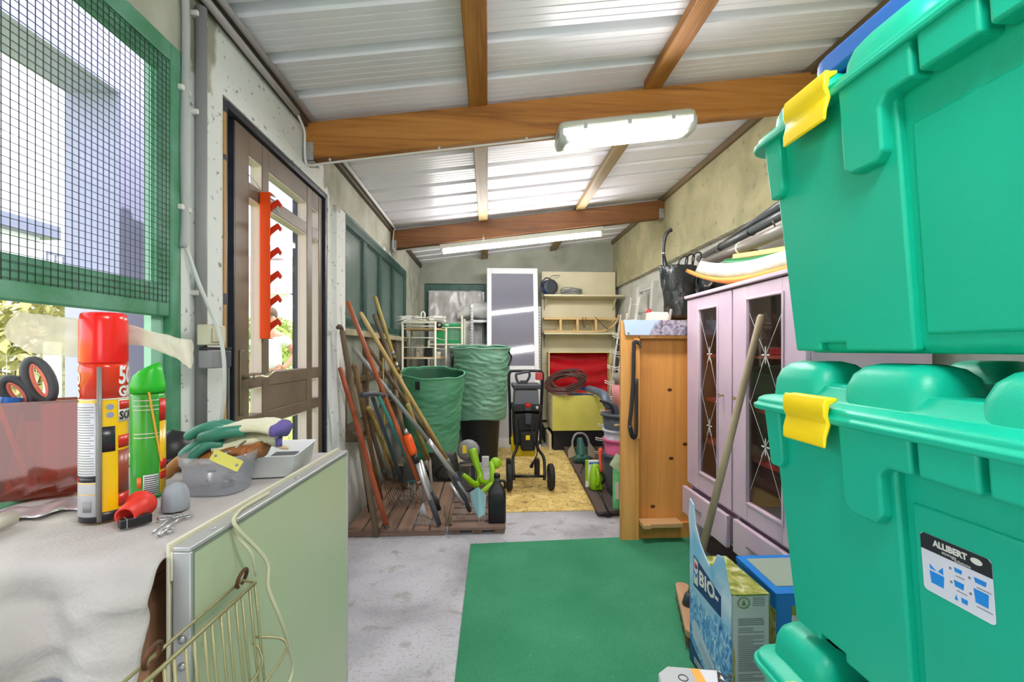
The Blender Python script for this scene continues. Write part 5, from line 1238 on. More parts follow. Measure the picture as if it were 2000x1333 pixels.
# black canister
j = BP(971, 1024); j.z = PT + .001
r = thing('canister', 'black plastic canister with a short neck at the front edge of the pallet', 'canister', j)
MB().loft([[(j.x + hx*x, j.y + .055 + hy*y, j.z + z) for x, y in rrect(1, 1, .35, 5)] for z, hx, hy in ((0,.052,.045),(.006,.058,.05),(.19,.058,.05),(.205,.054,.046),(.255,.022,.020),(.262,.019,.019),(.29,.019,.019))]).build('body', m_black, r)
MB().lathe([(.0215,0),(.0215,.022),(.018,.026),(0,.026)], 16, Matrix.Translation((j.x, j.y + .055, j.z + .2905))).build('cap', m_black, r)
MB().tube(bez([(j.x+.02, j.y+.055, j.z+.268), (j.x+.05, j.y+.055, j.z+.262), (j.x+.055, j.y+.055, j.z+.215)], 5), .009, 8).build('carry_handle', m_black, r)
# pale blue folded sheet with tines
h = BP(936, 1026, PT + .001); 
r = thing('hand_cultivator', 'pale turquoise folded metal scoop with curved prongs beside the black canister', 'hand tool', h)
A_, B_, C_, D_ = RY(918, 962, h.y + .06), RY(934, 952, h.y + .02), RY(950, 968, h.y + .0), RY(935, 1012, h.y)
E_ = RY(922, 990, h.y + .05)
mt = mat('pale turquoise enamel', (150,196,200), .45)
MB().add([A_, B_, D_, E_], [(0, 1, 2, 3)]).add([B_, C_, RY(947, 1005, h.y), D_], [(0, 1, 2, 3)]).build('scoop', mt, r, solid=.002)
for i in range(3): MB().tube(bez([D_.lerp(RY(947, 1005, h.y), i/2), RY(936 + 5*i, 1015, h.y - .01), V(h.x + .012*i - .008, h.y - .015, PT + .0025)], 4), .002, 6).build('prong', m_steel, r)
# lime strimmer
p = RY(914, 880, 3.75)
r = thing('grass_trimmer', 'grey and lime green grass trimmer lying behind the black canister', 'grass trimmer', V(p.x + .12, 3.75, PT))
q = MB(); q.loft([[(p.x + rr*1.0*math.cos(a), 3.83 + d_, p.z - .02 + rr*1.0*math.sin(a)) for a in [k*PI/8 for k in range(16)]] for d_, rr in ((-.05,.02),(-.045,.075),(.0,.095),(.03,.085),(.035,.02))]); q.build('guard', m_grey, r)
MB().prism([(-.02,-.03),(.015,-.03),(.015,.03),(-.01,.04)], .004, frame((p.x - .03, 3.775, p.z + .0), (1, 0, .15), (-.15, 0, 1))).build('yellow_sign', m_yel, r)
MB().tube(bez([RY(922, 878, 3.70), RY(930, 905, 3.66), RY(938, 930, 3.62), RY(930, 948, 3.56), RY(905, 928, 3.5)], 5), [.034,.034,.033,.032,.030,.028,.027,.027,.027,.027,.027,.027,.027,.026,.026,.026,.026,.024,.022,.02,.016], 12).build('grip_tube', m_lime, r)
MB().tube(bez([RY(938, 938, 3.58), RY(955, 945, 3.50), RY(962, 930, 3.50), RY(960, 905, 3.60)], 5), [.022]*16, 12).build('neck', m_lime, r)
MB().tube(bez([RY(938, 965, 3.40), RY(950, 955, 3.42), RY(962, 945, 3.45)], 4), [.018,.02,.02,.02,.02,.02,.02,.02,.016], 10).build('front_arm', m_lime, r)
MB().ball(RY(968, 905, 3.62), (.048, .05, .045), 18, 12).build('head', m_lime, r)
MB().box(RY(944,898,3.6).x - .012, RY(952,898,3.6).x + .012, 3.58, 3.62, RY(944,912,3.6).z, RY(944,892,3.6).z).build('switch_block', m_lgrey, r, bevel=.006)
hp_ = [RY(x, y, 3.68) for x, y in ((898,905),(925,903),(932,915),(930,945),(915,958),(900,945))]
MB().tube(bez(hp_ + [hp_[0]], 4), .010, 8).build('loop_handle', m_dgrey, r)
# loose fence wire and feet
# ================================================================ GARDEN SACKS, BIN, RACKS AT THE BACK
m_sack = mat('green woven plastic', (112,166,138), .5, c2=(134,186,160), vs=5, bump=.3, bs=14); m_sack2 = mat('deep green woven plastic', (78,154,114), .5, c2=(102,176,138), vs=5, bump=.25, bs=8)
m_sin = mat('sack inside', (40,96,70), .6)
def sack(cx, cy, z0, h, r0, r1, seed, label, m, wr, tilt=0.0, lean=0.0, near=0.0):
    r = thing('garden_sack', label, 'garden sack', (cx, cy, z0))
    def f(u, v, ins=0):
        a = 2*PI*u; z = h * v
        q = r0 + (r1 - r0) * v - ins
        n = noise.noise((math.cos(a)*1.6 + seed, math.sin(a)*1.6, z*6)) * .6 + noise.noise((math.cos(a)*3, math.sin(a)*3 + seed, z*30 + 2*math.cos(a*2+seed))) * .45 + noise.noise((math.cos(a)*6, math.sin(a)*6 + seed, z*55)) * .2
        q += wr * n * (1 - v**8) * (min(1, v*6))
        zz = z + (tilt * math.cos(a) + near * math.sin(a)) * v + .02*noise.noise((math.cos(a)*2, math.sin(a)*2, seed))*v
        return (cx + q*math.cos(a)*1.02 + lean*v, cy + q*math.sin(a), z0 + zz)
    q = MB(); q.grid(lambda u, v: f(u, v), 110, 90)
    q.build('sack_wall', m, r, solid=.004)
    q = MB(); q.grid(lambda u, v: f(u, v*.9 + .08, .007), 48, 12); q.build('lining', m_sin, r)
    pts = [Vector(f(k/48, 1.0)) for k in range(48)]; MB().tube(pts, .009, 8, closed=True).build('rim', m, r)
    return r, f
r, f = sack(-.53, 4.36, .192, .78, .235, .30, 3, 'open deep green garden sack on the low bench, front one', m_sack2, .018, -.012, 0, .045)
for u in (.70,): 
    a, b = Vector(f(u, .97)), Vector(f(u, .87)); MB().bar(a + V(0,-.014,0), b + V(0,-.014,0), .04, .006, (0,1,0)).build('strap', m_black, r)
MB().lathe([(.225,.004),(.0,.004)], 32, Matrix.Translation((-.53,4.36,.192))).build('base', m_sack2, r)
# black bin and sack over it
bx, by = -.085, 5.02
r = thing('rubbish_bin', 'black ribbed bin under the crumpled green garden sack', 'bin', (bx, by, 0))
MB().lathe([(.0,.001),(.185,.001),(.19,.01),(.225,.60),(.235,.605),(.235,.63),(.2,.63),(.18,.05)], 36, Matrix.Translation((bx,by,0)), wob=lambda a, z: .004*math.cos(a*24)).build('body', mat('speckled black plastic', (20,20,22), .6, c2=(44,44,46), vs=90), r)
r, f = sack(bx, by, .46, .76, .28, .325, 8, 'crumpled grey-green garden sack pulled over the black bin, behind the front one', m_sack, .026, .0, .0, .02)
for u in (.93, .58): 
    p0_, p1_, p2_ = Vector(f(u, .95)), Vector(f(u + .02, .86)) , Vector(f(u, .74)); o = (p0_ - V(bx, by, p0_.z)).normalized() * .02
    MB().tube(bez([p0_ + o*.5, p1_ + o*1.6, p2_ + o*.5], 5), .014, 8, sq=(1, .35)).build('handle', m_black, r)
MB().tube([(bx + .272*math.cos(a), by + .272*math.sin(a), .462 + .012*math.sin(3*a)) for a in [2*PI*k/36 for k in range(36)]], .014, 8, closed=True).build('gathered_hem', m_sack, r)
# cream wire rack with two boards
m_crm = mat('cream lacquered metal', (224,222,200), .45)
Yr = 4.83; xa, xb_ = RY(786, 640, Yr).x, RY(850, 640, Yr).x; Yk = 5.22; xc = RY(871, 650, Yk).x
r = thing('wire_rack', 'cream metal rack with rungs and two rounded boards behind the front sack', 'rack', ((xa+xb_)/2, 5.0, 0))
for (x, y, zt_) in ((xa, Yr, 1.49), (xb_, Yr, 1.49), (xc, Yk, 1.44), (xa + .03, Yk, 1.44)): MB().tube([(x,y,.001),(x,y,zt_)], .0125, 8).build('post', m_crm, r)
for z in (1.44, 1.318, 1.217, 1.10, 1.0, .86): MB().tube([(xa,Yr,z),(xb_,Yr,z)], .006, 6).build('rung', m_crm, r)
for z in (1.40, 1.295, 1.19, 1.10, .98): MB().tube([(xb_,Yr,z + .02),(xc,Yk,z)], .005, 6).build('rung', m_crm, r)
MB().box(xa, xb_, Yr-.012, Yr+.012, 1.472, 1.49).build('rung', m_crm, r)
for z in (1.405, 1.098): 
    MB().prism([(xa - .0, Yr + .012), (xb_, Yr + .012), (xb_ + .05, Yr + .08), (xc - .0, Yk - .1), (xc - .03, Yk), (xa + .02, Yk)], .016, Matrix.Translation((0,0,z))).build('board', wood('pale shelf board', (214,188,136), (186,154,98), None, 'X'), r)
# white flex bundle on it
r = thing('cable_bundle', 'tangle of white flex lying on top of the cream rack', 'cables', (-.68, 5.0, 1.49)); random.seed(12)
for i in range(9):
    pts = [V(xa - .10 + random.uniform(-.02,.03), Yr + .0 + random.uniform(-.02,.1), 1.41 + .015*i + random.uniform(0,.02))]
    for k in range(1, 7): pts.append(V(xa - .02 + k*.075, Yr + .02 + random.uniform(0,.3), 1.492 + .006*i + random.uniform(0,.018)))
    MB().tube(bez(pts, 4), .0062, 6).build('flex', m_whitep, r)
hx = RY(826, 618, 5.0); tag(MB().tube(bez([V(hx.x-.02,5.0,1.50),V(hx.x-.02,5.0,1.585),V(hx.x,5.0,1.605),V(hx.x+.02,5.0,1.585),V(hx.x+.02,5.0,1.52)],4), .008, 8).build('wall_hook', m_whitep), 'white U-shaped hook rising out of the flex tangle', 'hook')
cw = RY(858, 637, 5.05)
r = thing('caster_wheel', 'black caster wheel lying on the right end of the cream rack', 'wheel', V(cw.x, 5.05, 1.43))
MB().lathe([(.018,-.014),(.034,-.012),(.038,0),(.034,.012),(.018,.014)], 20, frame((cw.x, 5.05, 1.465), (1, 0, 0), (0, 0, 1))).build('tyre', m_black, r); MB().lathe([(.0,.016),(.017,.015),(.017,-.015),(0,-.016)], 16, frame((cw.x, 5.05, 1.465), (1, 0, 0), (0, 0, 1))).build('hub', m_lgrey, r)
# pots on the rack boards
for (px, nm, m, lab) in ((820, 'card_box', mat('pale printed card', (206,204,194), .7, c2=(150,148,140), vs=30), 'pale card box on the lower board of the cream rack'), (838, 'dark_pot', m_black, 'black pot on the lower board of the cream rack')):
    q = RY(px, 690, 5.02); tag(MB().box(q.x-.035, q.x+.035, 4.98, 5.06, 1.115, 1.25 if nm=='card_box' else 1.21).build(nm, m, bevel=.004), lab, 'box' if nm=='card_box' else 'pot')
tag(MB().lathe([(.03,0),(.035,.05),(.033,.055),(0,.055)], 16, Matrix.Translation((RY(855,690,5.12).x, 5.12, 1.115))).build('plaster_pot', m_whitep), 'small white pot on the right end of the lower board', 'pot')
# green crates
m_crate = mat('emerald crate', (20,150,84), .4)
def crate(x0, x1, y0, y1, z0, z1, label):
    r = thing('plastic_crate', label, 'crate', ((x0+x1)/2, (y0+y1)/2, z0)); q = MB(); t = .004
    q.box(x0, x1, y0, y1, z0, z0 + t)
    for (a0, a1, b0, b1) in ((x0, x1, y0, y0+t), (x0, x1, y1-t, y1), (x0, x0+t, y0, y1), (x1-t, x1, y0, y1)):
        q.box(a0, a1, b0, b1, z0 + t, z0 + .035); q.box(a0, a1, b0, b1, z1 - .05, z1)
        n = 14
        for k in range(n):
            if a1 - a0 > b1 - b0: xx = a0 + (a1-a0)*(k+.2)/n; q.box(xx, xx + (a1-a0)*.55/n, b0, b1, z0 + .035, z1 - .05)
            else: yy = b0 + (b1-b0)*(k+.2)/n; q.box(a0, a1, yy, yy + (b1-b0)*.55/n, z0 + .035, z1 - .05)
    q.build('basket', m_crate, r); MB().box(x0 - .006, x1 + .006, y0 - .006, y0 + .0, z1 - .03, z1).build('rim', m_crate, r, bevel=.002); MB().box((x0+x1)/2-.02, (x0+x1)/2+.02, y0 - .0075, y0 - .006, z1-.025, z1-.008).build('tag', m_whitep, r)
xL_, xR_ = RY(864, 640, 5.45).x, RY(899, 640, 5.45).x
crate(xL_ - .10, xR_, 5.45, 5.75, 1.27, 1.505, 'emerald green slotted crate on the white shelf right of the cream rack')
crate(-.62, -.36, 5.32, 5.6, .65, .90, 'emerald green crate low behind the cream rack')
# white frame shelf behind
r = thing('metal_shelf', 'white tubular shelf carrying the upper green crate', 'shelf', (-.4, 5.6, 0))
for (px, y) in ((900, 5.42), (905, 5.72)): x = RY(px, 650, y).x + .014; MB().tube([(x, y, .001), (x, y, 1.60 if y < 5.5 else 1.58)], .012, 8).build('post', m_crm, r)
for (x, y) in ((-.70, 5.42), (-.70, 5.72)): MB().tube([(x, y, .001), (x, y, 1.3)], .012, 8).build('post', m_crm, r)
xr = RY(900, 650, 5.42).x + .014
MB().box(-.70, xr, 5.43, 5.80, 1.248, 1.266).build('board', m_crm, r); MB().box(-.70, xr, 5.30, 5.80, .63, .648).build('board', m_crm, r)
MB().tube([(-.58, 5.42, 1.455), (xr, 5.42, 1.455)], .008, 6).build('rung', m_crm, r)
# perforated uprights with rungs
m_perf = mat('galvanised upright', (196,200,198), .45, metal=.4)
def upright(x, y, zt_, par, w=.035):
    q = MB().box(x, x + w, y, y + .003, .001, zt_).box(x, x + .003, y, y + w, .001, zt_); o = q.build('upright', m_perf, par)
    h = MB(); z = .8
    while z < zt_ - .02: h.box(x + w*.35, x + w*.65, y - .0008, y - .0001, z, z + .014); z += .04
    h.build('slot', m_black, o)
r = thing('metal_shelving', 'galvanised slotted shelving frame behind the sacks and the white door', 'shelving', (.1, 5.95, 0))
xu = RY(919, 640, 5.93).x; upright(xu, 5.93, 1.78, r); x2 = RY(1051, 640, 5.93).x; upright(x2, 5.93, 1.76, r)
for z in (1.57, 1.255, .7): 
    MB().box(xu + .036, x2 - .001, 5.93, 5.933, z - .022, z + .012).build('beam', m_perf, r); MB().box(xu + .036, x2 - .001, 5.934, 6.25, z + .008, z + .012).build('shelf_board', mat('grey shelf board', (150,152,150), .5), r)
tag(MB().grid(lambda u, v: (lambda a, w: (xu - .18 + .74*v, 6.09 + .13*math.cos(a)*w, 1.60 + .12*w + .11*math.sin(a)*w + .025*noise.noise((v*5, a, 2))))(2*PI*u, math.sin(PI*min(max(v,.02),.98))**.35), 30, 24).build('plastic_sheeting', mat('white plastic film', (214,214,210), .3, c2=(232,232,230), vs=6, bump=.4, bs=8)), 'white bulging roll of plastic film on the top galvanised shelf', 'plastic film')
tag(MB().grid(lambda u, v: (-.80 + .72*u, 6.17 + .03*noise.noise((u*5, v*3, 2)) + .015*noise.noise((u*14, v*9, 5)), .96 + 1.03*v), 40, 40).build('film_curtain', mat('grey crumpled film', (176,176,172), .25, c2=(206,206,204), vs=6, bump=.4, bs=9), solid=.002), 'grey crumpled plastic film hanging before the back window', 'plastic film')
# white framed door leaf, leaning back
r = thing('glazed_door', 'white framed door leaf with cloudy panes leaning at the back wall', 'door', (.30, 5.50, 0))
TL = Matrix.Translation((0, 5.50, .004)) @ Matrix.Rotation(-math.radians(9), 4, 'X')
pl_, pr_ = RY(951, 523, 5.84), RY(1050, 527, 5.84); xa2, xb2 = pl_.x, pr_.x; wd = .058; zt2 = (pl_.z - .004) / math.cos(math.radians(9))
q = MB()
for bx in ((xa2, xa2 + wd, .0, zt2), (xb2 - wd, xb2, .0, zt2), (xa2 + wd, xb2 - wd, zt2 - .075, zt2), (xa2 + wd, xb2 - wd, .95, 1.0), (xa2 + wd, xb2 - wd, .0, .12)): q.box(bx[0], bx[1], 0, .04, bx[2], bx[3], TL)
q.build('frame', m_white, r, bevel=.005)
MB().box(xa2 + wd, xb2 - wd, .018, .022, 1.0, zt2 - .075, TL).build('pane', glass('cloudy lavender pane', (216,216,230), .08, .06, .36, (212,212,226)), r)
MB().box(xa2 + wd, xb2 - wd, .018, .022, .12, .95, TL).build('lower_panel', mat('grey white panel', (196,198,202), .35), r)
tag(MB().box(xa2 + wd + .012, xb2 - wd - .02, 5.72, 5.76, .01, .9).build('board', mat('cream hardboard', (214,212,188), .5), bevel=.003), 'cream board standing behind the white door leaf', 'board')
# cream shelf unit
xs0, xs1 = RY(1058, 600, 6.08).x, RY(1202, 600, 6.08).x; zu = RY(1100, 531, 6.08).z
r = thing('shelf_unit', 'tall cream shelf unit with two boards against the back wall', 'shelf unit', ((xs0+xs1)/2, 6.1, 0))
MB().box(xs0, xs1, 6.08, 6.10, .25, zu).build('back_panel', m_cream, r, bevel=.003)
for z in (1.905, 1.415, .22):
    MB().box(xs0 + (.0 if z > 1 else 0), xs1 + .03, 5.80, 6.079, z - .024, z).build('shelf', m_cream, r, bevel=.003)
for z in (1.905, 1.415):
    for x in (xs0 + .03, xs1 - .05): MB().prism([(0, 0), (-.22, 0), (0, -.16)], .012, frame((x, 6.0795, z - .0245), (0, 1, 0), (0, 0, 1))).build('bracket', m_cream, r)
MB().box(xs0, xs0 + .02, 5.82, 6.079, .001, .195).box(xs1 - .02, xs1, 5.82, 6.079, .001, .195).box(xs0 + .02, xs1 - .02, 5.86, 5.88, .001, .195).build('plinth', m_black, r)
for z in (1.0,): MB().box(xs0 + .002, xs1 - .002, 6.0785, 6.0799, z, z + .004).build('joint', mat('joint line', (150,146,122)), r)
# cable reel, grey coil and sled
cr = RY(1073, 558, 5.93); zsh = 1.906
r = thing('cable_reel', 'black and blue cable reel on the upper cream shelf', 'cable reel', (cr.x, 5.93, zsh))
Mx = frame((cr.x + .01, 5.90, zsh + .105), (.94, .34, 0), (0, 0, 1))
MB().lathe([(.0,.02),(.06,.022),(.1,.02),(.102,.012),(.1,.006),(.04,.004)], 28, Mx).build('front_disc', m_dgrey, r); MB().lathe([(.04,-.07),(.1,-.072),(.102,-.078),(.1,-.084),(0,-.084)], 28, Mx).build('rear_disc', mat('navy disc', (40,48,84), .5), r)
MB().lathe([(.07,.003),(.085,-.01),(.085,-.055),(.07,-.068)], 28, Mx).build('wound_cable', m_blue, r)
MB().tube(bez([Mx @ V(-.09,.0,-.03), Mx @ V(-.115,.05,-.03), Mx @ V(-.05,.12,-.03), Mx @ V(.02,.11,-.03)], 5), .007, 8).build('carry_handle', m_black, r)
MB().tube(bez([Mx @ V(.0,.10,-.03), Mx @ V(.03,.15,-.02), Mx @ V(.10,.16,-.02), Mx @ V(.15,.165,-.02)], 5), .004, 6).build('cable_end', m_dgrey, r)
r = thing('cable_coil', 'grey cable coiled flat beside the black reel on the upper cream shelf', 'cable', (RY(1115,570,5.93).x, 5.93, zsh)); cx = RY(1116, 570, 5.93).x
for i in range(8): MB().tube([(cx + (.128 + .014*math.sin(i*2))*math.cos(t), 5.92 + .075*math.sin(t), zsh + .010 + .0105*i + .012*math.sin(2*t + i*1.7)*min(1,i)) for t in [k*PI/14 for k in range(28)]], .0058, 6, closed=True).build('turn', m_grey, r)
m_sled = wood('pale beech', (226,198,140), (198,164,102), None, 'X', 1, .45)
zs = 1.416; xa3, xb3 = xs0 - .0, RY(1208, 640, 5.83).x
r = thing('toboggan', 'wooden toboggan with curled runners on the lower cream shelf', 'sledge', ((xa3+xb3)/2, 5.93, zs))
for y in (5.83, 6.03):
    pts = [V(xa3, y, zs + .0125), V(xa3 + .4, y, zs + .0125), V(xb3 - .30, y, zs + .014), V(xb3 - .17, y, zs + .03), V(xb3 - .07, y, zs + .09), V(xb3 - .01, y, zs + .17), V(xb3 + .0, y, zs + .23)]
    MB().tube(bez(pts, 5), .0125, 8, sq=(1, 1)).build('runner', m_sled, r)
    MB().box(xa3, xb3 - .02, y - .012, y + .012, zs + .165, zs + .188).build('rail', m_sled, r, bevel=.003)
    for x in (xa3 + .20, xa3 + .42, xa3 + .66): MB().box(x, x + .03, y - .01, y + .01, zs + .024, zs + .1645).build('post', m_sled, r, bevel=.003)
for x in (xa3 + .20, xa3 + .42, xa3 + .66): MB().box(x, x + .03, 5.842, 6.018, zs + .14, zs + .1645).build('cross_bar', m_sled, r, bevel=.003)
for k in range(4): MB().box(xa3, xb3 - .12, 5.845 + k*.047, 5.875 + k*.047, zs + .1885, zs + .198).build('seat_slat', m_sled, r, bevel=.002)
for pts in ([(xa3+.50,5.812,zs+.20),(xa3+.505,5.81,zs+.10),(xa3+.52,5.81,zs+.06),(xa3+.535,5.81,zs+.10),(xa3+.54,5.812,zs+.20)], [(xa3+.66,5.812,zs+.2),(xa3+.72,5.81,zs+.14),(xa3+.80,5.81,zs+.06),(xb3-.14,5.81,zs+.05)]):
    MB().tube(bez(pts, 5), .010, 6, sq=(1,.3)).build('strap', mat('brown strap', (66,50,44), .7), r)
# red box standing on edge
x0, x1 = RY(1071, 700, 5.82).x, RY(1192, 700, 5.82).x; zt3 = RY(1100, 688, 5.82).z
r = thing('drawer_box', 'shallow cream box with a glossy red inside standing on its edge', 'box', ((x0+x1)/2, 5.9, .222))
q = MB().box(x0, x1, 5.80, 5.98, zt3 - .012, zt3).box(x0, x0 + .014, 5.80, 5.98, .222, zt3 - .012).box(x1 - .014, x1, 5.80, 5.98, .222, zt3 - .012).box(x0 + .014, x1 - .014, 5.80, 5.98, .222, .236)
q.build('frame', mat('yellowish cream edge', (222,206,138), .5), r, bevel=.002)
MB().grid(lambda u, v: (x0 + .0145 + (x1-x0-.029)*u, 5.93 - .02*math.sin(PI*v) + .008*math.sin(v*38 + 2*math.sin(u*3)), .237 + (zt3 - .25)*v), 30, 40).build('red_lining', mat('glossy crimson', (206,20,34), .18, c2=(178,12,26), vs=4), r, solid=.003)
MB().box(x0 + .014, x1 - .014, 5.95, 5.975, .236, zt3 - .012).build('back', m_cream, r)
# yellow green box
X0, X1 = RY(1079, 800, 5.30).x, RY(1182, 800, 5.30).x; zA, zB = RY(1100, 842, 5.30).z, RY(1100, 774, 5.30).z
r = thing('crate_box', 'yellow-green painted wooden box standing before the red-lined box', 'box', ((X0+X1)/2, 5.5, zA - .01))
MB().box(X0, X1, 5.30, 5.31, zA, zB).build('front', mat('chartreuse paint', (218,212,100), .6, c2=(204,198,90), vs=4), r, bevel=.002)
MB().box(X0 - .0, X0 + .012, 5.311, 5.72, zA, zB).box(X1 - .012, X1, 5.311, 5.72, zA, zB).box(X0 + .012, X1 - .012, 5.311, 5.72, zA, zA + .012).box(X0 + .012, X1 - .012, 5.311, 5.72, zB - .012, zB).build('carcass', m_cream, r, bevel=.002)
MB().lathe([(.014,0),(.014,.001),(0,.001)], 12, frame((X0 - .0005, 5.5, zB - .12), (0, -1, 0), (0, 0, 1))).build('hole', m_black, r)
MB().box(X0 + .02, X1 - .02, 5.34, 5.70, .001, zA - .001).build('stand', m_black, r)
tag(MB().box(xs0 + .02, X0 - .015, 5.32, 5.75, .19, .215).box(xs0 + .03, X0 - .03, 5.35, 5.7, .001, .1895).build('step_board', m_cream, bevel=.003), 'cream step board left of the yellow-green box', 'board')
# hose coil on it
hx_, hy_ = RY(1104, 752, 5.45).x, 5.45; r = thing('hose_coil', 'dark brown hose coiled loosely on the yellow-green box', 'hose', (hx_, hy_, zB)); random.seed(4)
m_hose = mat('dark brown hose', (78,46,38), .4)
pts = []
uh, vh = V(.97, .1, .18), V(-.05, .80, .55)
for k in range(15*18):
    t = k / 18; a = 2*PI*t; wob_ = math.sin(t*5.1); w2 = math.sin(t*3.3)
    pts.append(V(hx_, hy_, zB + .16) + uh*((.215 + .048*wob_)*math.cos(a)) + vh*((.165 + .05*w2)*math.sin(a)) + V(0, -.03 + .02*w2, .016*math.sin(t*2.1) + .02*wob_*math.cos(a)))
MB().tube(pts, .0095, 7).build('hose', m_hose, r)
e_ = RY(1112, 772, 5.29); MB().tube([V(e_.x - .02, 5.31, zB + .012), V(e_.x + .015, 5.30, zB + .012)], [.013, .011], 10).build('coupling', m_orange, r)
bl = mat('cobalt tube', (34,98,176), .35)
tag(MB().tube(bez([RY(1118, 752, 5.50), RY(1140, 760, 5.42), RY(1165, 768, 5.2), RY(1176, 776, 5.0)], 4), .022, 12).build('blue_tube', bl), 'blue plastic tube slanting from the hose coil to the right', 'tube')
tag(MB().tube(bez([RY(1112, 770, 5.42), RY(1140, 772, 5.40), RY(1160, 774, 5.38)], 4), .018, 10).build('blue_tube', mat('dark blue tube', (40,66,104), .4)), 'dark blue tube lying under the hose coil', 'tube')
# ================================================================ SHREDDER
SX, SY = .42, 4.05
cx = RY(1031, 800, SY).x
r = thing('garden_shredder', 'black, grey and yellow wheeled garden shredder on the ochre mat', 'garden shredder', (cx, SY, 0))
P = lambda px, py, y: RY(px, py, y)
hb_ = [P(997, 868, 4.22), P(996, 800, 4.20), P(994, 740, 4.18), P(997, 727, 4.18), P(1006, 725, 4.18), P(1050, 725, 4.18), P(1058, 728, 4.18), P(1060, 740, 4.18), P(1057, 800, 4.20), P(1055, 868, 4.22)]
MB().tube(bez(hb_, 4), .0135, 10).build('push_handle', m_black, r)
h0 = P(1019, 752, 4.12)
gp_ = [P(1018, 752, 4.14), P(1010, 744, 4.14), P(1008, 732, 4.14), P(1014, 730, 4.14), P(1032, 727, 4.14), P(1034, 736, 4.14), P(1028, 747, 4.14), P(1024, 752, 4.14)]
MB().tube(bez(gp_, 4), .011, 8).build('tamper_grip', m_dgrey, r); MB().box(P(1016,0,4.14).x, P(1029,0,4.14).x, 4.125, 4.155, P(0,762,4.14).z, P(0,747,4.14).z).build('tamper_stem', m_dgrey, r, bevel=.004)
def taper(name, m, a, b, y0, y1, bev=.01, **k):
    """front outline a (top) to b (bottom): (pxL, pxR, py)"""
    tl, tr = P(a[0], a[2], y0), P(a[1], a[2], y0); bl_, br = P(b[0], b[2], y0), P(b[1], b[2], y0)
    q = MB().hexa([(bl_.x,y0,bl_.z),(br.x,y0,br.z),(br.x,y1,br.z),(bl_.x,y1,bl_.z),(tl.x,y0,tl.z),(tr.x,y0,tr.z),(tr.x,y1,tr.z),(tl.x,y1,tl.z)])
    return q.build(name, m, k.get('par', r), bevel=bev, bseg=2)
taper('hopper_rim', m_dgrey, (1001, 1058, 752), (1002, 1057, 761), 4.02, 4.32)
taper('hopper', mat('mid grey plastic', (112,116,124), .45), (1006, 1052, 761.5), (1004, 1053, 792), 4.04, 4.30)
taper('control_panel', m_black, (1002, 1058, 792.5), (1000, 1060, 805), 4.0, 4.30)
sw = taper('switch_plate', m_dgrey, (1022, 1040, 789), (1026, 1036, 803), 3.985, 4.0, .003); MB().ball(P(1031, 792, 3.985), (.026, .014, .022), 14, 8).build('red_switch', m_red, r)
MB().ball(P(1049, 797, 3.99), (.014, .01, .014), 12, 8).build('knob', m_lgrey, r)
taper('body', m_black, (1002, 1057, 806), (1004, 1050, 872), 4.03, 4.28, .02)
taper('chute', m_black2, (1012, 1048, 818), (1013, 1046, 842), 4.0, 4.03, .008); taper('chute_neck', m_dgrey, (1025, 1039, 808), (1026, 1037, 830), 3.975, 4.0, .004)
mc = taper('motor_cover', m_black2, (1016, 1048, 845), (1018, 1045, 882), 3.93, 4.03, .016); 
taper('warning_sign', m_yel, (1027, 1035, 851), (1027, 1035, 860), 3.927, 3.9295, 0); MB().box(P(1030,0,3.926).x, P(1032,0,3.926).x, 3.9262, 3.9268, P(0,858,3.926).z, P(0,853,3.926).z).build('warning_mark', m_black, r)
taper('base_shell', m_yel, (998, 1050, 856), (1001, 1045, 893), 4.10, 4.36, .02)
MB().box(P(1001,0,4.1).x, P(1046,0,4.1).x, 4.11, 4.35, P(0,899,4.1).z, P(0,893.5,4.1).z).build('base_tray', mat('dark red tray', (96,36,34), .5), r)
for px in (993, 1049): MB().box(P(px,0,4.22).x - .02, P(px,0,4.22).x + .025, 4.2, 4.3, .008, .17).build('stand_foot', m_black2, r, bevel=.01)
Yw = 3.82
for s, pts in ((0, [(1010,862,4.05),(1009,877,4.0),(1002,895,3.93),(1003,925,3.86),(1004,938,3.83)]), (1, [(1050,862,4.05),(1051,877,4.0),(1062,895,3.93),(1064,925,3.86),(1063,938,3.83)])):
    MB().tube(bez([P(*p) for p in pts], 4), .0135, 10).build('leg_tube', m_black, r)
a_, b_ = P(1003, 931, 3.84), P(1064, 931, 3.84); MB().tube([a_, b_], .011, 10).build('axle', m_black, r)
Rw = .108
for px in (995, 1076):
    x = P(px, 930, 3.84).x; Mx = frame((x, 3.84, Rw + .008), (0, 1, 0), (0, 0, 1)) 
    wq = MB().lathe([(.05,-.022),(Rw-.012,-.024),(Rw,-.016),(Rw,.016),(Rw-.012,.024),(.05,.022)], 30, Mx).build('wheel', m_black2, r)
    MB().lathe([(0,-.026),(.03,-.026),(.052,-.018),(.052,.018),(.03,.026),(0,.026)], 20, Mx).build('hub', m_dgrey, wq)
MB().box(P(1046,0,4.14).x, P(1059,0,4.14).x, 4.10, 4.165, P(0,746,4.14).z, P(0,731,4.14).z).build('plug_socket', mat('faded red plug', (206,72,76), .5), r, bevel=.006)
MB().tube(bez([P(1036, 832, 3.97), P(1044, 860, 3.90), P(1049, 885, 3.90), P(1040, 906, 3.9)], 5), .005, 8).tube([P(1042, 902, 3.9), P(1037, 914, 3.9)], [.011, .016], 10).build('mains_lead', m_black, r)
# ochre mat
A4 = [RZ(966, 1001, .006), RZ(1170, 996, .006), RZ(1096, 872, .006), RZ(962, 876, .006)]
tag(MB().add(A4, [(0,1,2,3)]).build('play_mat', mat_print(), solid=.005, soff=-1), 'ochre board mat printed with dark line drawings under the shredder', 'mat')
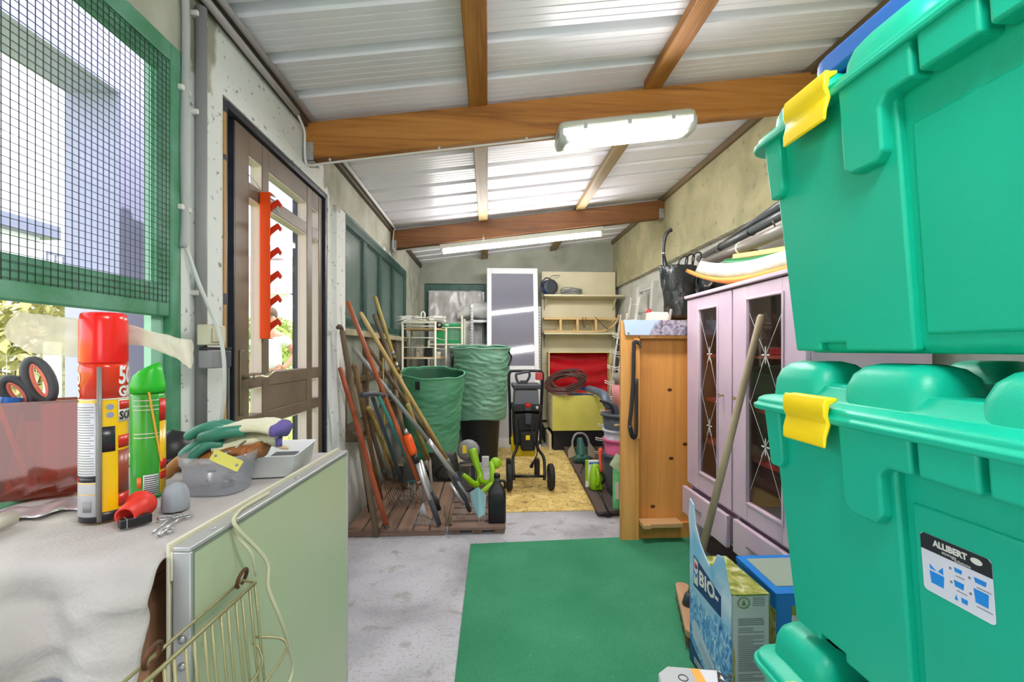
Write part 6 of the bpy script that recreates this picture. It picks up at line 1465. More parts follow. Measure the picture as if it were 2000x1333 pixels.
# dark decking boards right of it
m_deck = wood('dark brown decking', (98,80,72), (66,54,50), (82,68,62), 'Y', 1, .7)
r = thing('wooden_pallet', 'dark brown decking boards right of the ochre mat', 'pallet', (1.0, 4.3, 0))
f0, f1 = RZ(1167, 1000, .045), RZ(1214, 998, .045); g0, g1 = RZ(1097, 868, .045), RZ(1180, 868, .045)
for k in range(4):
    t0, t1 = k/4 + .01, (k+1)/4 - .01
    a, b, c_, d_ = f0.lerp(f0 + (f1-f0)*1.9, t0), f0.lerp(f0 + (f1-f0)*1.9, t1), g0.lerp(g1, t1), g0.lerp(g1, t0)
    MB().hexa([V(p.x, p.y, .022) for p in (a,b,c_,d_)] + [V(p.x, p.y, .045) for p in (a,b,c_,d_)]).build('slat', m_deck, r, bevel=.003)
for t in (.02, .5, .93):
    a, b = f0.lerp(g0, t), (f0 + (f1-f0)*1.9).lerp(g1, t); MB().bar(V(a.x+.005, a.y + .03, .011), V(b.x, b.y + .03, .011), .05, .019).build('bearer', m_deck, r)
# dark green hedge trimmer
o = RZ(1135, 903, .046); r = thing('hedge_trimmer', 'dark green power tool with a pale loop handle on the decking', 'power tool', o)
Y_ = o.y; m_dg = mat('bottle green plastic', (44,96,84), .45)
MB().tube(bez([V(o.x, Y_ - .02, .10), V(o.x, Y_ + .02, .2), V(o.x - .005, Y_ + .05, .285)], 5), [.055,.056,.054,.052,.048,.044,.04,.036,.034,.032,.024], 14, sq=(.8,1)).build('body', m_dg, r)
MB().loft([[(o.x + hx*x, Y_ + hy*y, z) for x, y in rrect(1,1,.5,4)] for z, hx, hy in ((.047,.07,.06),(.10,.085,.07),(.13,.05,.05))]).build('shoe', m_dg, r)
MB().tube(bez([V(o.x - .075, Y_, .13), V(o.x - .085, Y_ + .03, .24), V(o.x - .05, Y_ + .05, .315), V(o.x, Y_ + .05, .33), V(o.x + .05, Y_ + .05, .315), V(o.x + .085, Y_ + .03, .24), V(o.x + .075, Y_, .13)], 5), .011, 8).build('loop_handle', m_grey, r)
for s in (-1, 1): MB().prism([(0,0),(.075,-.03),(.08,.05),(.03,.12)], .006, frame((o.x + s*.06, Y_ - .03, .12), (s, .15, 0), (0, 0, 1))).build('hand_guard', mat('smoky beige guard', (176,166,140), .4), r)
MB().tube(bez([V(o.x, Y_ - .06, .10), V(o.x + .01, Y_ - .1, .056), V(o.x - .05, Y_ - .28, .052), V(o.x - .09, Y_ - .42, .052)], 5), .004, 6).build('mains_lead', m_black, r)
# lime tool
o = RZ(1166, 958, .046); r = thing('grass_shears', 'lime green hand-held tool with a white foot leaning on the dark bucket', 'power tool', o)
MB().loft([[(o.x + hx*x + dx_, o.y + .03 + hy*y + z*.15, .046 + z) for x, y in rrect(1,1,.6,5)] for z, hx, hy, dx_ in ((0,.045,.04,0),(.01,.055,.05,0),(.10,.052,.045,.002),(.18,.036,.035,.004),(.2,.02,.02,.004))]).build('body', m_lime, r)
MB().tube(bez([V(o.x+.03,o.y+.01,.09),V(o.x+.062,o.y-.01,.14),V(o.x+.03,o.y+.03,.21)],5), .012, 8).build('grip', m_black, r); MB().tube(bez([V(o.x+.0,o.y-.022,.09),V(o.x+.006,o.y-.03,.15),V(o.x+.004,o.y+.01,.215)],5), .016, 8).build('trigger_ridge', m_lime, r)
MB().box(o.x - .075, o.x + .055, o.y + .075, o.y + .10, .046, .27).build('foot_plate', m_whitep, r, bevel=.004); MB().box(o.x - .0755, o.x - .056, o.y + .0745, o.y + .1005, .1, .271).build('lime_edge', m_lime, r); MB().box(o.x - .05, o.x + .05, o.y + .071, o.y + .0748, .24, .255).build('mark', m_blue, r)
pl = RZ(1186, 1008, .004)
MB().tube(bez([V(o.x, o.y, .06), V(o.x + .02, o.y - .06, .052), RZ(1180, 985, .052), V(f0.x + .07, f0.y - .01, .05), pl + V(0, .05, .012)], 5), .004, 6).build('mains_lead', m_black, r)
MB().tube([pl + V(0,.05,.014), pl + V(0,.01,.02), pl + V(0,-.015,.022), pl + V(0,-.035,.022)], [.006,.013,.021,.021], 12).build('mains_plug', m_black, r)
# bucket stack
bx_, by_ = RY(1217, 900, 3.62).x, 3.62; Tm = lambda z: Matrix.Translation((bx_, by_, z))
g_ = 'nested buckets beside the wooden cupboard'
def bucket(z, h, rb, rt_, m, label, rimm=None):
    r = thing('bucket', label, 'bucket', (bx_, by_, z), g_)
    MB().lathe([(0,.0),(rb,0),(rb+.002,.004),(rt_,h),(rt_-.004,h),(rb-.003,.006),(0,.006)], 36, Tm(z)).build('wall', m, r)
    MB().lathe([(rt_,h-.02),(rt_+.012,h-.018),(rt_+.012,h),(rt_-.004,h+.001)], 36, Tm(z)).build('rim', rimm or m, r); return r
bucket(.046, .315, .125, .165, mat('slate bucket', (72,76,82), .5), 'dark grey bucket at the bottom of the nested stack')
bucket(.20, .28, .128, .152, mat('rose bucket', (214,96,142), .45), 'rose pink bucket nested in the dark grey one')
bucket(.30, .255, .133, .155, mat('lavender bucket', (206,208,224), .45), 'pale lavender bucket nested in the pink one')
r = bucket(.40, .28, .13, .168, mat('charcoal bucket', (78,86,96), .5), 'charcoal bucket on top of the nested stack, holding a vacuum hose')
tag(MB().tube(bez([V(bx_ - .05, by_ - .02, .41), V(bx_ - .07, by_ - .02, .70), RY(1186, 790, 3.62), RY(1180, 772, 3.75), RY(1165, 765, 4.0), RY(1150, 760, 4.4)], 5), .034, 12).build('vacuum_hose', mat('steel blue hose', (74,92,112), .35, bump=.6, bs=50)), 'thick blue-grey vacuum hose bending out of the charcoal bucket', 'hose')
tag(MB().tube(bez([V(bx_ - .09, by_ - .04, .42), V(bx_ - .10, by_ - .05, .72), RY(1172, 782, 3.6)], 5), .012, 8).build('wand', m_black), 'thin black wand sticking out of the charcoal bucket', 'wand')
o = RY(1207, 775, 3.95); tag(MB().lathe([(0,0),(.07,0),(.085,.22),(.08,.222),(.066,.004)], 24, Matrix.Translation((o.x + .03, 3.95, .66))).lathe([(0,-.614),(.075,-.614),(.075,-.0005),(0,-.0005)], 16, Matrix.Translation((o.x + .03, 3.95, .66))).build('flower_pot', mat('salmon pink pot', (226,150,150), .5)), 'salmon pink pot with dark spots behind the charcoal bucket', 'pot')
o = RY(1205, 755, 3.95); tag(MB().lathe([(0,0),(.05,0),(.068,.10),(.062,.10),(.045,.006)], 24, Matrix.Translation((o.x + .035, 3.95, .885))).build('flower_pot', mat('grey clay pot', (150,142,126), .7)), 'grey clay pot standing on the salmon pink pot', 'pot')
o = RY(1172, 880, 3.55); tag(MB().tube(bez([V(bx_-.178, by_ - .03, .38), V(bx_-.20, by_ - .04, .40), V(bx_-.195, by_ - .04, .30), V(bx_-.185, by_-.03, .22)], 4), .012, 8).build('clamp', mat('coral plastic', (240,92,70), .45)), 'coral red clamp hanging on the rim of the dark grey bucket', 'clamp')
r = thing('clothes_peg', 'wooden clothes peg clipped to the rim of the charcoal bucket', 'peg', RY(1203, 832, by_ - .17))
q = RY(1205, 828, by_ - .185); MB().box(q.x - .02, q.x + .03, q.y - .012, q.y - .004, q.z - .018, q.z - .002).box(q.x - .02, q.x + .03, q.y + .0, q.y + .008, q.z - .02, q.z - .004).build('jaw', mat('peg wood', (222,186,140), .6), r, bevel=.002); MB().tube([q + V(.005,-.014,-.012), q + V(.005,.010,-.012)], .007, 8).build('spring', m_steel, r)
# green and white packet
o = RZ(1206, 1012, .004); o.y = 3.22; zP = RY(1206, 915, 3.22).z; xP0, xP1 = RY(1201, 950, 3.22).x, RY(1226, 950, 3.22).x
r = thing('seed_packet', 'green and white plastic packet standing at the edge of the wooden cupboard', 'packet', ((xP0+xP1)/2, 3.22, .002))
MB().loft([[((xP0+xP1)/2 + hx*x, 3.25 + hy*y, z) for x, y in rrect(1,1,.5,3)] for z, hx, hy in ((.002,.055,.012),(.03,.052,.03),(zP - .06,.05,.028),(zP,.05,.012))]).build('pouch', mat('mint green film', (120,226,150), .3), r)
MB().box(xP0 + .002, xP0 + .028, 3.216, 3.2185, .12, zP - .1).build('white_label', m_whitep, r)
MB().add([(xP0 - .045, 3.2, zP + .03), (xP0 + .03, 3.22, zP - .03), (xP1, 3.25, zP + .05), (xP0 + .02, 3.25, zP + .10)], [(0,1,2,3)]).build('folded_flap', mat('mint white film', (196,236,206), .3), r, solid=.003)
# ================================================================ WOODEN CUPBOARD, POSTER AND THINGS ON IT
m_pine = wood('honey pine', (236,178,104), (200,136,66), (222,158,84), 'Z', 1.0, .45); m_pine2 = wood('amber pine panel', (236,172,94), (198,132,62), (220,152,76), 'Z', .8, .5)
WX0, WX1, WY0, WY1, WZ = .826, 1.62, 2.79, 3.14, 1.372
CX0 = .935
r = thing('wooden_cupboard', 'honey pine cupboard standing with its open end to the viewer', 'cupboard', (1.2, 2.96, 0))
MB().box(WX0, WX0 + .115, WY0, WY0 + .032, .002, WZ).build('stile', m_pine, r, bevel=.003)
MB().box(CX0, CX0 + .018, WY0 + .0615, WY1, .002, WZ - .0195).build('side', m_pine, r, bevel=.002)
MB().box(WX0 + .019, WX1, WY0 + .045, WY0 + .06, .06, WZ - .02).build('panel', m_pine2, r)
MB().box(CX0, WX1, WY0 + .033, WY1, WZ - .019, WZ).build('top', m_pine, r); MB().box(WX1 - .018, WX1, WY0 + .061, WY1, .002, WZ - .02).box(CX0 + .019, WX1 - .019, WY1 - .012, WY1, .03, WZ - .02).build('carcass', m_pine2, r)
MB().box(WX0 + .116, WX1, WY0 - .005, WY0 + .032, WZ - .11, WZ - .0).build('head_rail', m_pine, r, bevel=.002)
MB().box(WX0 + .118, 1.195, WY0 - .06, WY0 + .04, .10, .125).box(WX0 + .118, WX0 + .165, WY0 - .075, WY0 - .061, .10, .125).build('bottom_board', wood('raw plywood', (222,182,132), (196,152,100), None, 'X'), r, bevel=.002)
MB().box(WX0 + .118, WX1, WY0 + .02, WY0 + .044, .002, .0995).build('plinth', m_pine2, r)
for (px, py) in ((1308,762),(1311,896),(1275,990),(1338,868)): q = RY(px, py, WY0 + .044); MB().ball((q.x, WY0 + .0445, q.z), (.016, .0015, .011), 12, 6).build('knot', mat('pine knot', (96,54,26), .6), r)
MB().box(WX0 + .078, WX0 + .114, WY0 - .016, WY0 - .0005, .64, 1.26).build('hook_strip', m_pine, r, bevel=.002)
q = RY(1240, 668, WY0 - .02)
MB().tube(bez([V(q.x+.018, WY0-.022, 1.235), V(q.x+.03, WY0-.03, 1.225), V(q.x+.03, WY0-.03, 1.20)],4), .006, 8).build('hook', m_iron, r)
st = [RY(1252, 672, WY0 - .028), RY(1240, 668, WY0 - .03), RY(1238, 680, WY0 - .03), RY(1237, 740, WY0 - .03), RY(1233, 800, WY0 - .03), RY(1230, 832, WY0 - .03), RY(1236, 854, WY0 - .03), RY(1242, 848, WY0 - .026), RY(1243, 800, WY0 - .022), RY(1243, 740, WY0 - .022)]
r = thing('leather_strap', 'black strap looped over the hook strip on the wooden cupboard', 'strap', st[6])
MB().tube(bez(st, 5), .012, 8, sq=(1, .25), up=(0,1,0)).build('strap', mat('black leather', (48,46,46), .6), r); MB().tube(bez([st[5], st[6], st[7]], 4), .0135, 8, sq=(1,.3), up=(0,1,0)).build('loop_end', m_black, r)
# poster board
pz0, pz1 = RY(1280, 655, WY0 - .012).z, RY(1280, 625.5, WY0 - .012).z; px0, px1 = RY(1218, 640, WY0 - .012).x, 1.175
r = thing('poster_board', 'narrow board with a sky and rock photo fixed along the top of the wooden cupboard', 'picture', ((px0+px1)/2, WY0 - .012, pz0))
MB().prism([(px0 + .012, pz0), (px1 + .3, pz0), (px1 + .3, pz1), (px0, pz1)], .008, Matrix(((1,0,0,0),(0,0,-1,WY0-.0055),(0,1,0,0),(0,0,0,1)))).build('print', rock_print(), r)
MB().lathe([(.006,0),(.005,.003),(0,.003)], 12, frame((px0 + .03, WY0 - .0137, pz0 + .012), (1,0,0), (0,0,1)) @ Matrix.Identity(4)).build('pin', mat('old brass pin', (126,128,60), .4, metal=.5), r)
# white block, bag with umbrella, red cap
q = RY(1286, 625, 2.98); wz = WZ + .001
tag(MB().hexa([(q.x-.065,2.95,wz),(q.x+.07,2.95,wz),(q.x+.07,3.05,wz),(q.x-.065,3.05,wz),(q.x-.06,2.95,wz+.068),(q.x+.055,2.95,wz+.068),(q.x+.055,3.05,wz+.068),(q.x-.06,3.05,wz+.068)]).build('white_box', m_whitep, bevel=.004), 'small off-white box on top of the wooden cupboard', 'box')
tag(MB().tube([(q.x + .052, 2.93, wz + .009), (q.x + .068, 2.935, wz + .085)], .008, 10).tube(bez([(q.x + .052 + .016*t + .009*math.cos(t*44), 2.93 + .009*math.sin(t*44), wz + .012 + .07*t) for t in [k/40 for k in range(41)]], 1), .003, 6).build('auger_bit', m_lgrey), 'pale twisted auger bit standing by the off-white box', 'drill bit')
q2 = RY(1267, 604, 3.08); tag(MB().lathe([(0,0),(.018,0),(.018,q2.z-wz-.01),(.012,q2.z-wz),(0,q2.z-wz)], 16, Matrix.Translation((q2.x, 3.08, wz))).build('red_canister', mat('brick red tin', (186,54,48), .5)), 'red-topped tin peeping up behind the off-white box', 'tin')
m_sackb = mat('black bin liner', (34,38,38), .28, c2=(48,52,52), vs=8, bump=.9, bs=22)
def binbag(cx, cy, z0, z1, rx0, rx1, ry, seed, label):
    def f(u, v):
        a = 2*PI*u; rx = rx0 + (rx1 - rx0)*v; n = noise.noise((math.cos(a)*2 + seed, math.sin(a)*2, v*4)); n2 = noise.noise((math.cos(a)*6, math.sin(a)*6 + seed, v*9))
        s = 1 + .10*n + .06*n2; e = min(1, v*8 + .25)
        return (cx + rx*s*e*math.cos(a), cy + ry*s*e*math.sin(a)*(1.05 - .4*v), z0 + (z1 - z0)*v + .012*n2*v)
    return tag(MB().grid(f, 56, 32).build('plastic_bag', m_sackb, solid=.002), label, 'plastic bag')
zb1 = RY(1320, 520, 2.98).z
binbag(1.275, 2.985, wz + .004, zb1, .085, .125, .10, 2, 'left black plastic sack on the wooden cupboard, holding the umbrella')
binbag(1.51, 2.985, wz + .004, zb1 - .03, .105, .11, .10, 6, 'right black plastic sack on the wooden cupboard, beside the pink cabinet')
ub, ut = V(1.235, 3.0, wz + .03), RY(1303, 455, 3.0)
r = thing('umbrella', 'black umbrella with a curved handle standing in the left black sack', 'umbrella', ub)
MB().tube([ub, ub.lerp(RY(1296, 500, 3.0), .8), RY(1296, 500, 3.0)], [.004, .022, .012], 10).build('furled_canopy', m_black, r)
MB().tube(bez([RY(1296, 505, 3.0), RY(1296, 485, 3.0), RY(1299, 462, 3.0), RY(1306, 452, 3.0), RY(1312, 449, 3.0)], 5), [.0105]*8 + [.0125]*11 + [.016, .012], 10).build('handle', m_black, r); MB().tube([RY(1296, 497, 3.0), RY(1296, 494, 3.0)], .0135, 10).build('ring', m_steel, r)
for k in range(3):
    a = RY(1326 + 13*k, 512 - 4*k, 3.0)
    MB_ = MB().tube(bez([a + V(0,.0,-.06), a, a + V(.03,0,.035), a + V(.06,0,.03), a + V(.055,.01,-.03)], 4), .005, 6)
    tag(MB_.build('carry_strap', m_black), ['black handle loop above the left plastic sack', 'black handle loop between the two plastic sacks', 'black handle loop above the right plastic sack'][k], 'strap', 'handle loops of the black sacks')
# poles, plank, rolled sheets on the pink cabinet
zc = 1.5155
def sheet(x0, x1, ya, yb, m, name, label, cat, dz, lift, th=.006):
    def f(u, v):
        y = ya + (yb - ya)*v; t = v
        return (x0 + (x1 - x0)*u, y, zc + dz + lift*(max(0, t - .35)/.65)**2.0 + .02*(u - .5)**2*4*(.4+t))
    return tag(MB().grid(f, 10, 24).build(name, m, solid=th), label, cat)
sheet(1.27, 1.55, 1.70, 2.86, mat('orange felt', (222,154,74), .8), 'felt_sheet', 'orange sheet curling up at its far end on the pink cabinet', 'sheet', .014, .145, .022)
sheet(1.29, 1.55, 1.70, 2.74, mat('white tarpaulin', (222,228,214), .5, c2=(198,206,190), vs=9), 'tarpaulin', 'white folded tarpaulin lying on the orange sheet', 'tarpaulin', .062, .10, .075)
tag(MB().tube(bez([(1.40,2.1,zc+.125),(1.42,2.4,zc+.155),(1.43,2.66,zc+.20)],4), .022, 12).build('green_roll', mat('green plastic roll', (24,120,66), .4)), 'dark green roll lying on the white tarpaulin', 'roll')
tag(MB().hexa([(1.50,1.66,zc+.10),(1.62,1.66,zc+.10),(1.62,2.72,zc+.235),(1.50,2.72,zc+.235),(1.50,1.66,zc+.128),(1.62,1.66,zc+.128),(1.62,2.72,zc+.263),(1.50,2.72,zc+.263)]).build('plank', mat('yellow painted plank', (226,208,120), .5), bevel=.003), 'yellow plank under the grey pipes above the pink cabinet', 'plank')
tag(MB().box(1.52, 1.66, 1.7, 2.2, zc, zc + .098).build('card_box', mat('olive card', (146,140,84), .7), bevel=.004), 'olive box under the yellow plank at the wall', 'box')
def pole(a, b, rad, m, label, rings):
    r = thing('drain_pipe', label, 'pipe', b); L_ = (b - a)
    MB().tube([a, b], rad, 16).build('pipe', m, r)
    for t in rings: MB().tube([a + L_*t, a + L_*(t + .012)], rad + .004, 16).build('tie', m_crm if rad > .03 else m_black, r)
    return r
pA, pB = RX(1372, 517, 1.56), RX(1560, 437, 1.50)
pole(pA, pB, .035, mat('taupe grey pipe', (126,120,112), .35), 'thick taupe pipe with a string tie above the pink cabinet, lower of the two', (.02, .5))
pA, pB = RX(1366, 506, 1.62), RX(1560, 402, 1.58)
r = pole(pA, pB, .026, mat('dark slate pipe', (84,88,90), .35), 'dark grey pipe tied beside the taupe one, upper of the two', (.3, .62))
pC = RX(1545, 388, 1.60); q = MB(); L_ = pC - (pA + V(0,0,.02)); m_ = along(pA.lerp(pB, .3) + V(.0, 0, .03), pC)
MB().tube([pA.lerp(pB, .30) + V(0,0,.028), pC], [.004, .030], 12).build('cone_sleeve', mat('dark slate pipe', (84,88,90)), r)
# wall brackets carrying pipes
for y in (2.35, 2.95): 
    zz = 1.19 + .0; p = pA.lerp(pB, (pA.y - y)/(pA.y - pB.y)) if abs(pA.y - pB.y) > 1e-4 else pA
    o = MB().tube([(1.799, p.y, p.z - .045), (1.53, p.y, p.z - .075), (1.515, p.y, p.z - .04)], .006, 8)
    tag(o.build('wall_bracket', m_iron), 'iron wall bracket under the grey pipes, %s' % ('nearer one' if y < 2.5 else 'further one'), 'bracket')
# ladder on the right wall
r = thing('ladder', 'grey aluminium ladder standing against the right wall behind the wire baskets', 'ladder', (1.73, 4.74, 0)); m_lad = mat('dull aluminium', (206,210,202), .5, metal=.25)
for y in (4.50, 4.96): MB().hexa([(1.52,y-.03,.002),(1.58,y-.03,.002),(1.58,y+.03,.002),(1.52,y+.03,.002),(1.65,y-.03,1.885),(1.71,y-.03,1.885),(1.71,y+.03,1.885),(1.65,y+.03,1.885)]).build('rail', m_lad, r, bevel=.003)
for k in range(8): z = .25 + k*.225; x = 1.55 + .13*z/1.89; MB().tube([(x,4.531,z),(x,4.929,z)], .014, 8).build('rung', m_lad, r)
# white wire baskets leaning behind the cupboard
def wirerack(name, label, A, B, wvec, n, group=None, hooks=None):
    r = thing(name, label, 'wire rack', A if A.z < B.z else B, group); u = B - A
    for s in (-.5, -.36, .36, .5): MB().tube([A + wvec*s, B + wvec*s], .0048, 6).build('rail', m_wire, r)
    for k in range(n):
        p = A + u*((k + .5)/n); MB().tube([p - wvec*.5, p + wvec*.5], .0042, 6).build('cross_wire', m_wire, r)
    if hooks:
        for k in range(n):
            for dz in (0, .02):
                p = A + u*((k + .5)/n) + V(0,0,dz); MB().tube(bez([p + wvec*.4, p + hooks*.3 + V(0,0,-.03), p + hooks*.7 + V(0,0,-.03), p + hooks + V(0,0,-.012)], 4), .0058, 6).build('hook', m_wire, r)
    return r
wirerack('wire_shelf', 'white wire rack with curved prongs leaning upright behind the wooden cupboard', RZ(1188, 890, .05), RY(1232, 640, 4.35), V(.03, .18, 0), 9, None, V(-.20, -.12, .0))
wirerack('wire_basket', 'white wire basket panel leaning highest at the right wall', V(1.46, 5.15, .3), V(1.64, 5.0, 1.78), V(.06, .50, .05), 9, 'white wire panels at the right wall')
wirerack('wire_basket', 'white wire basket panel leaning lower at the right wall, further back', V(1.46, 5.45, .3), V(1.62, 5.35, 1.62), V(.06, .5, .02), 9, 'white wire panels at the right wall')
# ================================================================ OUTDOORS
g = MB().box(-40, -1.131, -14, 60, -.25, -.02); o = g.build('ground', mat('sunny lawn', (150,178,84), .9, c2=(186,200,110), vs=1.2)); struct(o); o.name = 'ground'
random.seed(21); q = MB()
for i in range(5200):
    x = -1.5 - random.random()**1.4*6.6; y = -.5 + random.random()*14; h = random.uniform(.05, .22); a = random.random()*6.28; d = V(math.cos(a), math.sin(a), 0)*.012; l = V(random.uniform(-.06,.06), random.uniform(-.06,.06), h)
    q.add([V(x,y,-.02) - d, V(x,y,-.02) + d, V(x,y,-.02) + l], [(0,1,2)])
tag(q.build('long_grass', mat('grass blades', (150,186,70), .8, c2=(206,212,120), vs=3)), 'tall sunny grass outside the window', 'grass', kind='stuff')
def shrub(c, r3, n, m, label, name='garden_shrub', leaf=.07, cat='shrub'):
    r = thing(name, label, cat, (c[0], c[1], -.02)); q = MB()
    for i in range(n):
        a, b = random.random()*6.28, math.acos(random.uniform(-1, 1)); rr = random.uniform(.55, 1.0)
        p = V(c[0] + r3[0]*rr*math.sin(b)*math.cos(a), c[1] + r3[1]*rr*math.sin(b)*math.sin(a), c[2] + r3[2]*rr*math.cos(b))
        if p.z < 0: p.z = random.uniform(0, .2)
        u = V(random.uniform(-1,1), random.uniform(-1,1), random.uniform(-1,1)).normalized(); w_ = u.orthogonal().normalized(); s = leaf*random.uniform(.6, 1.4)
        q.add([p - u*s, p + w_*s*.45, p + u*s, p - w_*s*.45], [(0,1,2,3)])
    q.build('foliage', m, r); s_ = MB()
    for k in range(5): s_.tube([(c[0] + .05*k - .1, c[1], -.02), (c[0] + r3[0]*.6*(k-2)/2, c[1] + r3[1]*.3*random.uniform(-1,1), c[2] + r3[2]*.3)], [.03, .008], 6)
    s_.build('stem', mat('bark', (112,92,66), .9), r)
ml1 = mat('bright leaves', (140,168,70), .6, c2=(196,204,120), vs=9); ml2 = mat('olive leaves', (140,140,84), .7, c2=(176,170,112), vs=9); ml3 = mat('deep leaves', (84,124,60), .6, c2=(140,170,90), vs=9)
shrub((-4.6, 4.6, .85), (.8, 1.0, .95), 2200, ml2, 'olive hedge bush behind the wire fence, nearest the white post')
shrub((-5.2, 3.2, .9), (.9, 1.0, 1.0), 2200, ml1, 'bright green bush behind the wire fence at the left edge')
shrub((-4.7, 6.4, .8), (.7, 1.0, .85), 2000, ml1, 'bright bush seen between the two spray cans')
shrub((-5.0, 8.6, .9), (.8, 1.2, 1.0), 1800, ml3, 'deep green bush seen through the door panes', leaf=.08)
shrub((-6.2, 13.2, 1.3), (1.0, 1.2, .9), 1600, ml1, 'leafy young tree outside the door', 'young_tree', .1, 'tree')
# fence
r = thing('wire_fence', 'wire garden fence with pale posts outside the window', 'fence', (-3.2, 4.5, -.02))
for y in (1.6, 3.55, 5.55): MB().box(-3.26, -3.19, y - .035, y + .035, -.02, 1.25).build('post', m_whitep, r)
q = MB(); z = .05
while z < 1.2: q.box(-3.202, -3.199, 1.0, 5.6, z, z + .003); z += .1
y = 1.0
while y < 5.6: q.box(-3.199, -3.196, y, y + .003, .0, 1.15); y += .1
q.build('wire_netting', m_galv, r)
# porch post and beam
m_lav = mat('lavender white render', (186,186,226), .8)
tag(MB().box(-1.75, -1.53, 1.98, 2.75, -.02, 2.26).build('porch_post', m_lav), 'pale lavender porch post outside the mesh window', 'post')
r = thing('porch_beam', 'pale lavender porch beam under a narrow roof outside the mesh window', 'beam', (-1.64, .9, 2.261)); MB().box(-1.75, -1.53, -2.0, 4.2, 2.261, 2.72).build('beam', m_lav, r); MB().box(-1.95, -1.45, -2.0, 4.3, 2.721, 2.76).build('fascia', m_galv, r)
# neighbour house with flat roof
m_hw = mat('white house render', (236,236,240), .8); m_hd = mat('blue grey fascia', (120,126,150), .6)
r = thing('neighbour_house', 'white flat-roofed house with grey fascia beyond the garden', 'house', (-11, 7.2, -.02))
MB().box(-14, -8.4, 2.0, 9.0, -.02, 3.3).build('wall', m_hw, r); MB().box(-14.2, -8.2, 1.8, 9.2, 3.3, 3.55).build('fascia', m_hd, r)
for (y0, y1) in ((3.4, 4.6), (6.6, 8.0)): MB().box(-8.41, -8.36, y0, y1, 1.6, 2.9).build('window', mat('distant window', (130,136,160), .3), r)
MB().box(-8.4, -8.3, 9.0, 12.6, -.02, 2.7).build('side_wall', m_hw, r)
rl = MB()
for k in range(22): rl.box(-8.29, -8.27, 9.0 + k*.165, 9.03 + k*.165, 1.7, 3.0)
rl.box(-8.29, -8.26, 9.0, 12.6, 3.0, 3.05); rl.build('balustrade', m_hd, r)
# tiled house through the door
r = thing('tiled_house', 'white house with a tiled roof seen through the door', 'house', (-10.5, 20, -.02))
MB().box(-13.5, -7.5, 17.5, 24, -.02, 3.3).build('wall', m_hw, r)
q = MB()
for k in range(14):
    t0, t1 = k/14, (k+1)/14; a, b = (17.1 + 3.7*t0, 3.25 + 2.0*t0), (17.1 + 3.7*t1, 3.25 + 2.0*t1)
    q.hexa([(-13.8,a[0],a[1]),(-7.2,a[0],a[1]),(-7.2,b[0],b[1]),(-13.8,b[0],b[1]),(-13.8,a[0],a[1]+.12),(-7.2,a[0],a[1]+.12),(-7.2,b[0],b[1]+.03),(-13.8,b[0],b[1]+.03)])
q.hexa([(-13.8,20.8,5.25),(-7.2,20.8,5.25),(-7.2,24.4,3.25),(-13.8,24.4,3.25),(-13.8,20.8,5.33),(-7.2,20.8,5.33),(-7.2,24.4,3.33),(-13.8,24.4,3.33)])
q.build('tiled_roof', mat('pinkish roof tiles', (214,198,194), .8, c2=(190,170,166), vs=12), r); MB().box(-9.6, -9.0, 20.4, 21, 5.2, 6.0).build('chimney', m_hw, r)
r = thing('garden_shed', 'low pale shed with a sloping roof in front of the tiled house', 'shed', (-7.2, 14.9, -.02))
MB().box(-8.4, -6.2, 14.4, 15.6, -.02, 2.0).build('wall', mat('pale shed board', (214,208,204), .8), r); MB().hexa([(-8.6,14.2,1.95),(-6.0,14.2,1.95),(-6.0,15.8,2.45),(-8.6,15.8,2.45),(-8.6,14.2,2.01),(-6.0,14.2,2.01),(-6.0,15.8,2.51),(-8.6,15.8,2.51)]).build('roof', m_lgrey, r)
# person outside the door
hp0 = V(-2.95, 6.35, 0)
def skin(name, verts, edges, radii, m, parent, sub=2):
    me = bpy.data.meshes.new(name); me.from_pydata([Vector(v) for v in verts], edges, []); me.materials.append(m)
    ob = bpy.data.objects.new(name, me); sc.collection.objects.link(ob); ob.parent = parent
    md = ob.modifiers.new('skin', 'SKIN'); md.use_smooth_shade = True
    if not me.skin_vertices: me.attributes
    lay = me.skin_vertices[0].data if me.skin_vertices else None
    if lay is not None:
        for i, rr in enumerate(radii): lay[i].radius = rr if isinstance(rr, tuple) else (rr, rr); 
        lay[0].use_root = True
    s = ob.modifiers.new('sub', 'SUBSURF'); s.levels = sub; s.render_levels = sub
    return ob
pr = thing('person', 'person in a white t-shirt standing outside the door with a hand on the hip', 'person', (hp0.x, hp0.y, -.02), None, math.radians(14))
m_skin = mat('skin', (206,152,124), .55)
# local: person faces -y, up z (metres)
B = [(0,0,.93),(0,0,1.10),(0,.0,1.28),(0,0,1.40),(0,-.01,1.50),(0,-.02,1.60),(0,-.03,1.70),
     (.17,0,1.38),(.30,.04,1.15),(.19,-.10,.98),(.15,-.13,.95),
     (-.17,0,1.38),(-.22,.03,1.12),(-.22,-.02,.88),(-.22,-.04,.80),
     (.09,0,.86),(.10,-.01,.48),(.10,.01,.09),(.11,-.10,.04),(-.09,0,.86),(-.10,-.01,.48),(-.10,.01,.09),(-.11,-.10,.04)]
E_ = [(0,1),(1,2),(2,3),(3,4),(4,5),(5,6),(3,7),(7,8),(8,9),(9,10),(3,11),(11,12),(12,13),(13,14),(0,15),(15,16),(16,17),(17,18),(0,19),(19,20),(20,21),(21,22)]
Rr = [(.14,.10),(.13,.10),(.14,.10),(.12,.09),.055,.085,.075,.06,.042,.034,.035,.06,.042,.034,.035,.085,.06,.042,.035,.085,.06,.042,.035]
body = skin('body', B, E_, Rr, m_skin, pr)
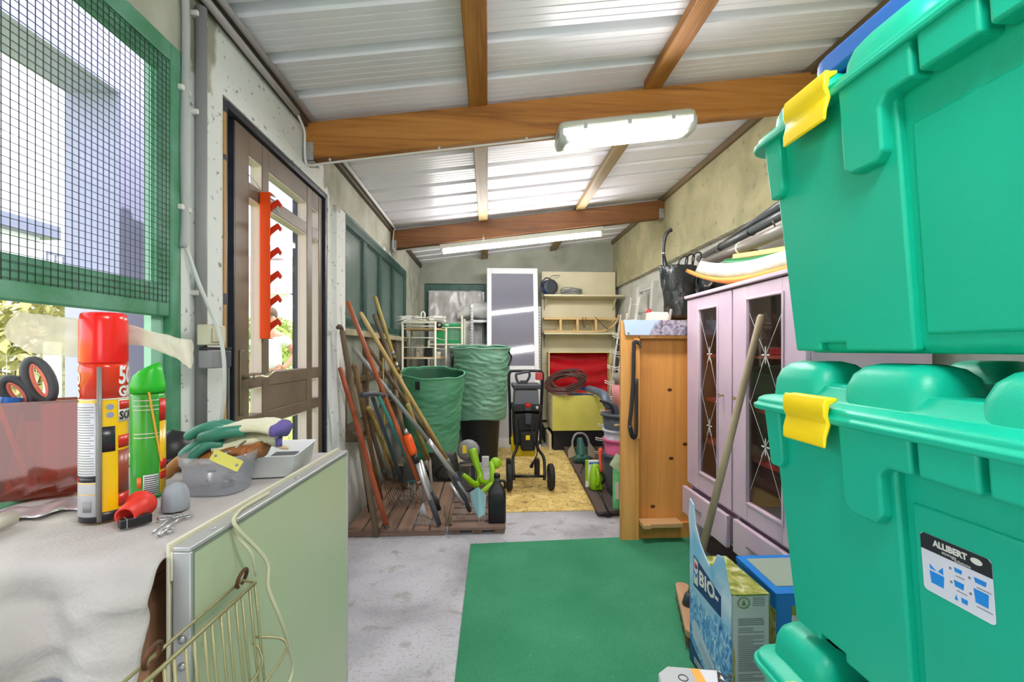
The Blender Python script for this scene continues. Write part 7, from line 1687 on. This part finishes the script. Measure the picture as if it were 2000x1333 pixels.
skin('shirt', [(0,0,.90),(0,0,1.10),(0,0,1.28),(0,0,1.40),(.17,0,1.385),(.245,.02,1.26),(-.17,0,1.385),(-.205,.02,1.24)], [(0,1),(1,2),(2,3),(3,4),(4,5),(3,6),(6,7)], [(.165,.13),(.155,.125),(.165,.125),(.12,.10),.08,.07,.08,.07], mat('white t-shirt', (236,238,242), .8), pr)
skin('trousers', [(0,0,.92),(.09,0,.84),(.10,-.01,.48),(.10,.01,.10),(-.09,0,.84),(-.10,-.01,.48),(-.10,.01,.10)], [(0,1),(1,2),(2,3),(0,4),(4,5),(5,6)], [(.155,.12),.105,.078,.065,.105,.078,.065], mat('grey trousers', (150,152,160), .8), pr)
for s in (-1, 1):
    for k in range(4):
        x = (.15 - .018*k) if s > 0 else -.22 + .016*(k-1.5); p0 = V(.16, -.135, .955 - .016*k) if s > 0 else V(x, -.045, .80)
        p1 = p0 + (V(-.05, -.03, -.005) if s > 0 else V(0, -.006, -.045)); p2 = p1 + (V(-.035, .004, -.012) if s > 0 else V(0, -.014, -.03))
        MB().tube([pr.matrix_basis @ p0, pr.matrix_basis @ p1, pr.matrix_basis @ p2], [.010, .009, .006], 8).build('finger', m_skin, pr)
    p0 = V(.17, -.13, .975) if s > 0 else V(-.20, -.06, .82); MB().tube([pr.matrix_basis @ p0, pr.matrix_basis @ (p0 + V(.0, -.03, .02 if s > 0 else -.03)), pr.matrix_basis @ (p0 + V(-.02*s, -.05, .03 if s > 0 else -.05))], [.011, .010, .007], 8).build('thumb', m_skin, pr)
M2 = pr.matrix_basis
MB().ball((0, .012, 1.70), (.088, .10, .095), 18, 12, M2).build('hair', mat('brown hair', (92,70,52), .7), pr)
MB().ball((0, -.105, 1.63), (.014, .02, .022), 10, 8, M2).build('nose', m_skin, pr); MB().ball((0, -.098, 1.59), (.026, .008, .007), 10, 6, M2).build('mouth', mat('lips', (186,104,96), .5), pr)
for s in (-1, 1):
    MB().ball((s*.032, -.092, 1.655), (.013, .009, .008), 10, 6, M2).build('eye', m_black, pr); MB().ball((s*.088, .0, 1.64), (.012, .022, .032), 10, 8, M2).build('ear', m_skin, pr)
    MB().loft([[(s*.105 + .045*x, -.06 + .12*y, z) for x, y in rrect(1,1,.5,4)] for z in (.0, .03, .07)], M=M2).build('shoe', m_dgrey, pr)
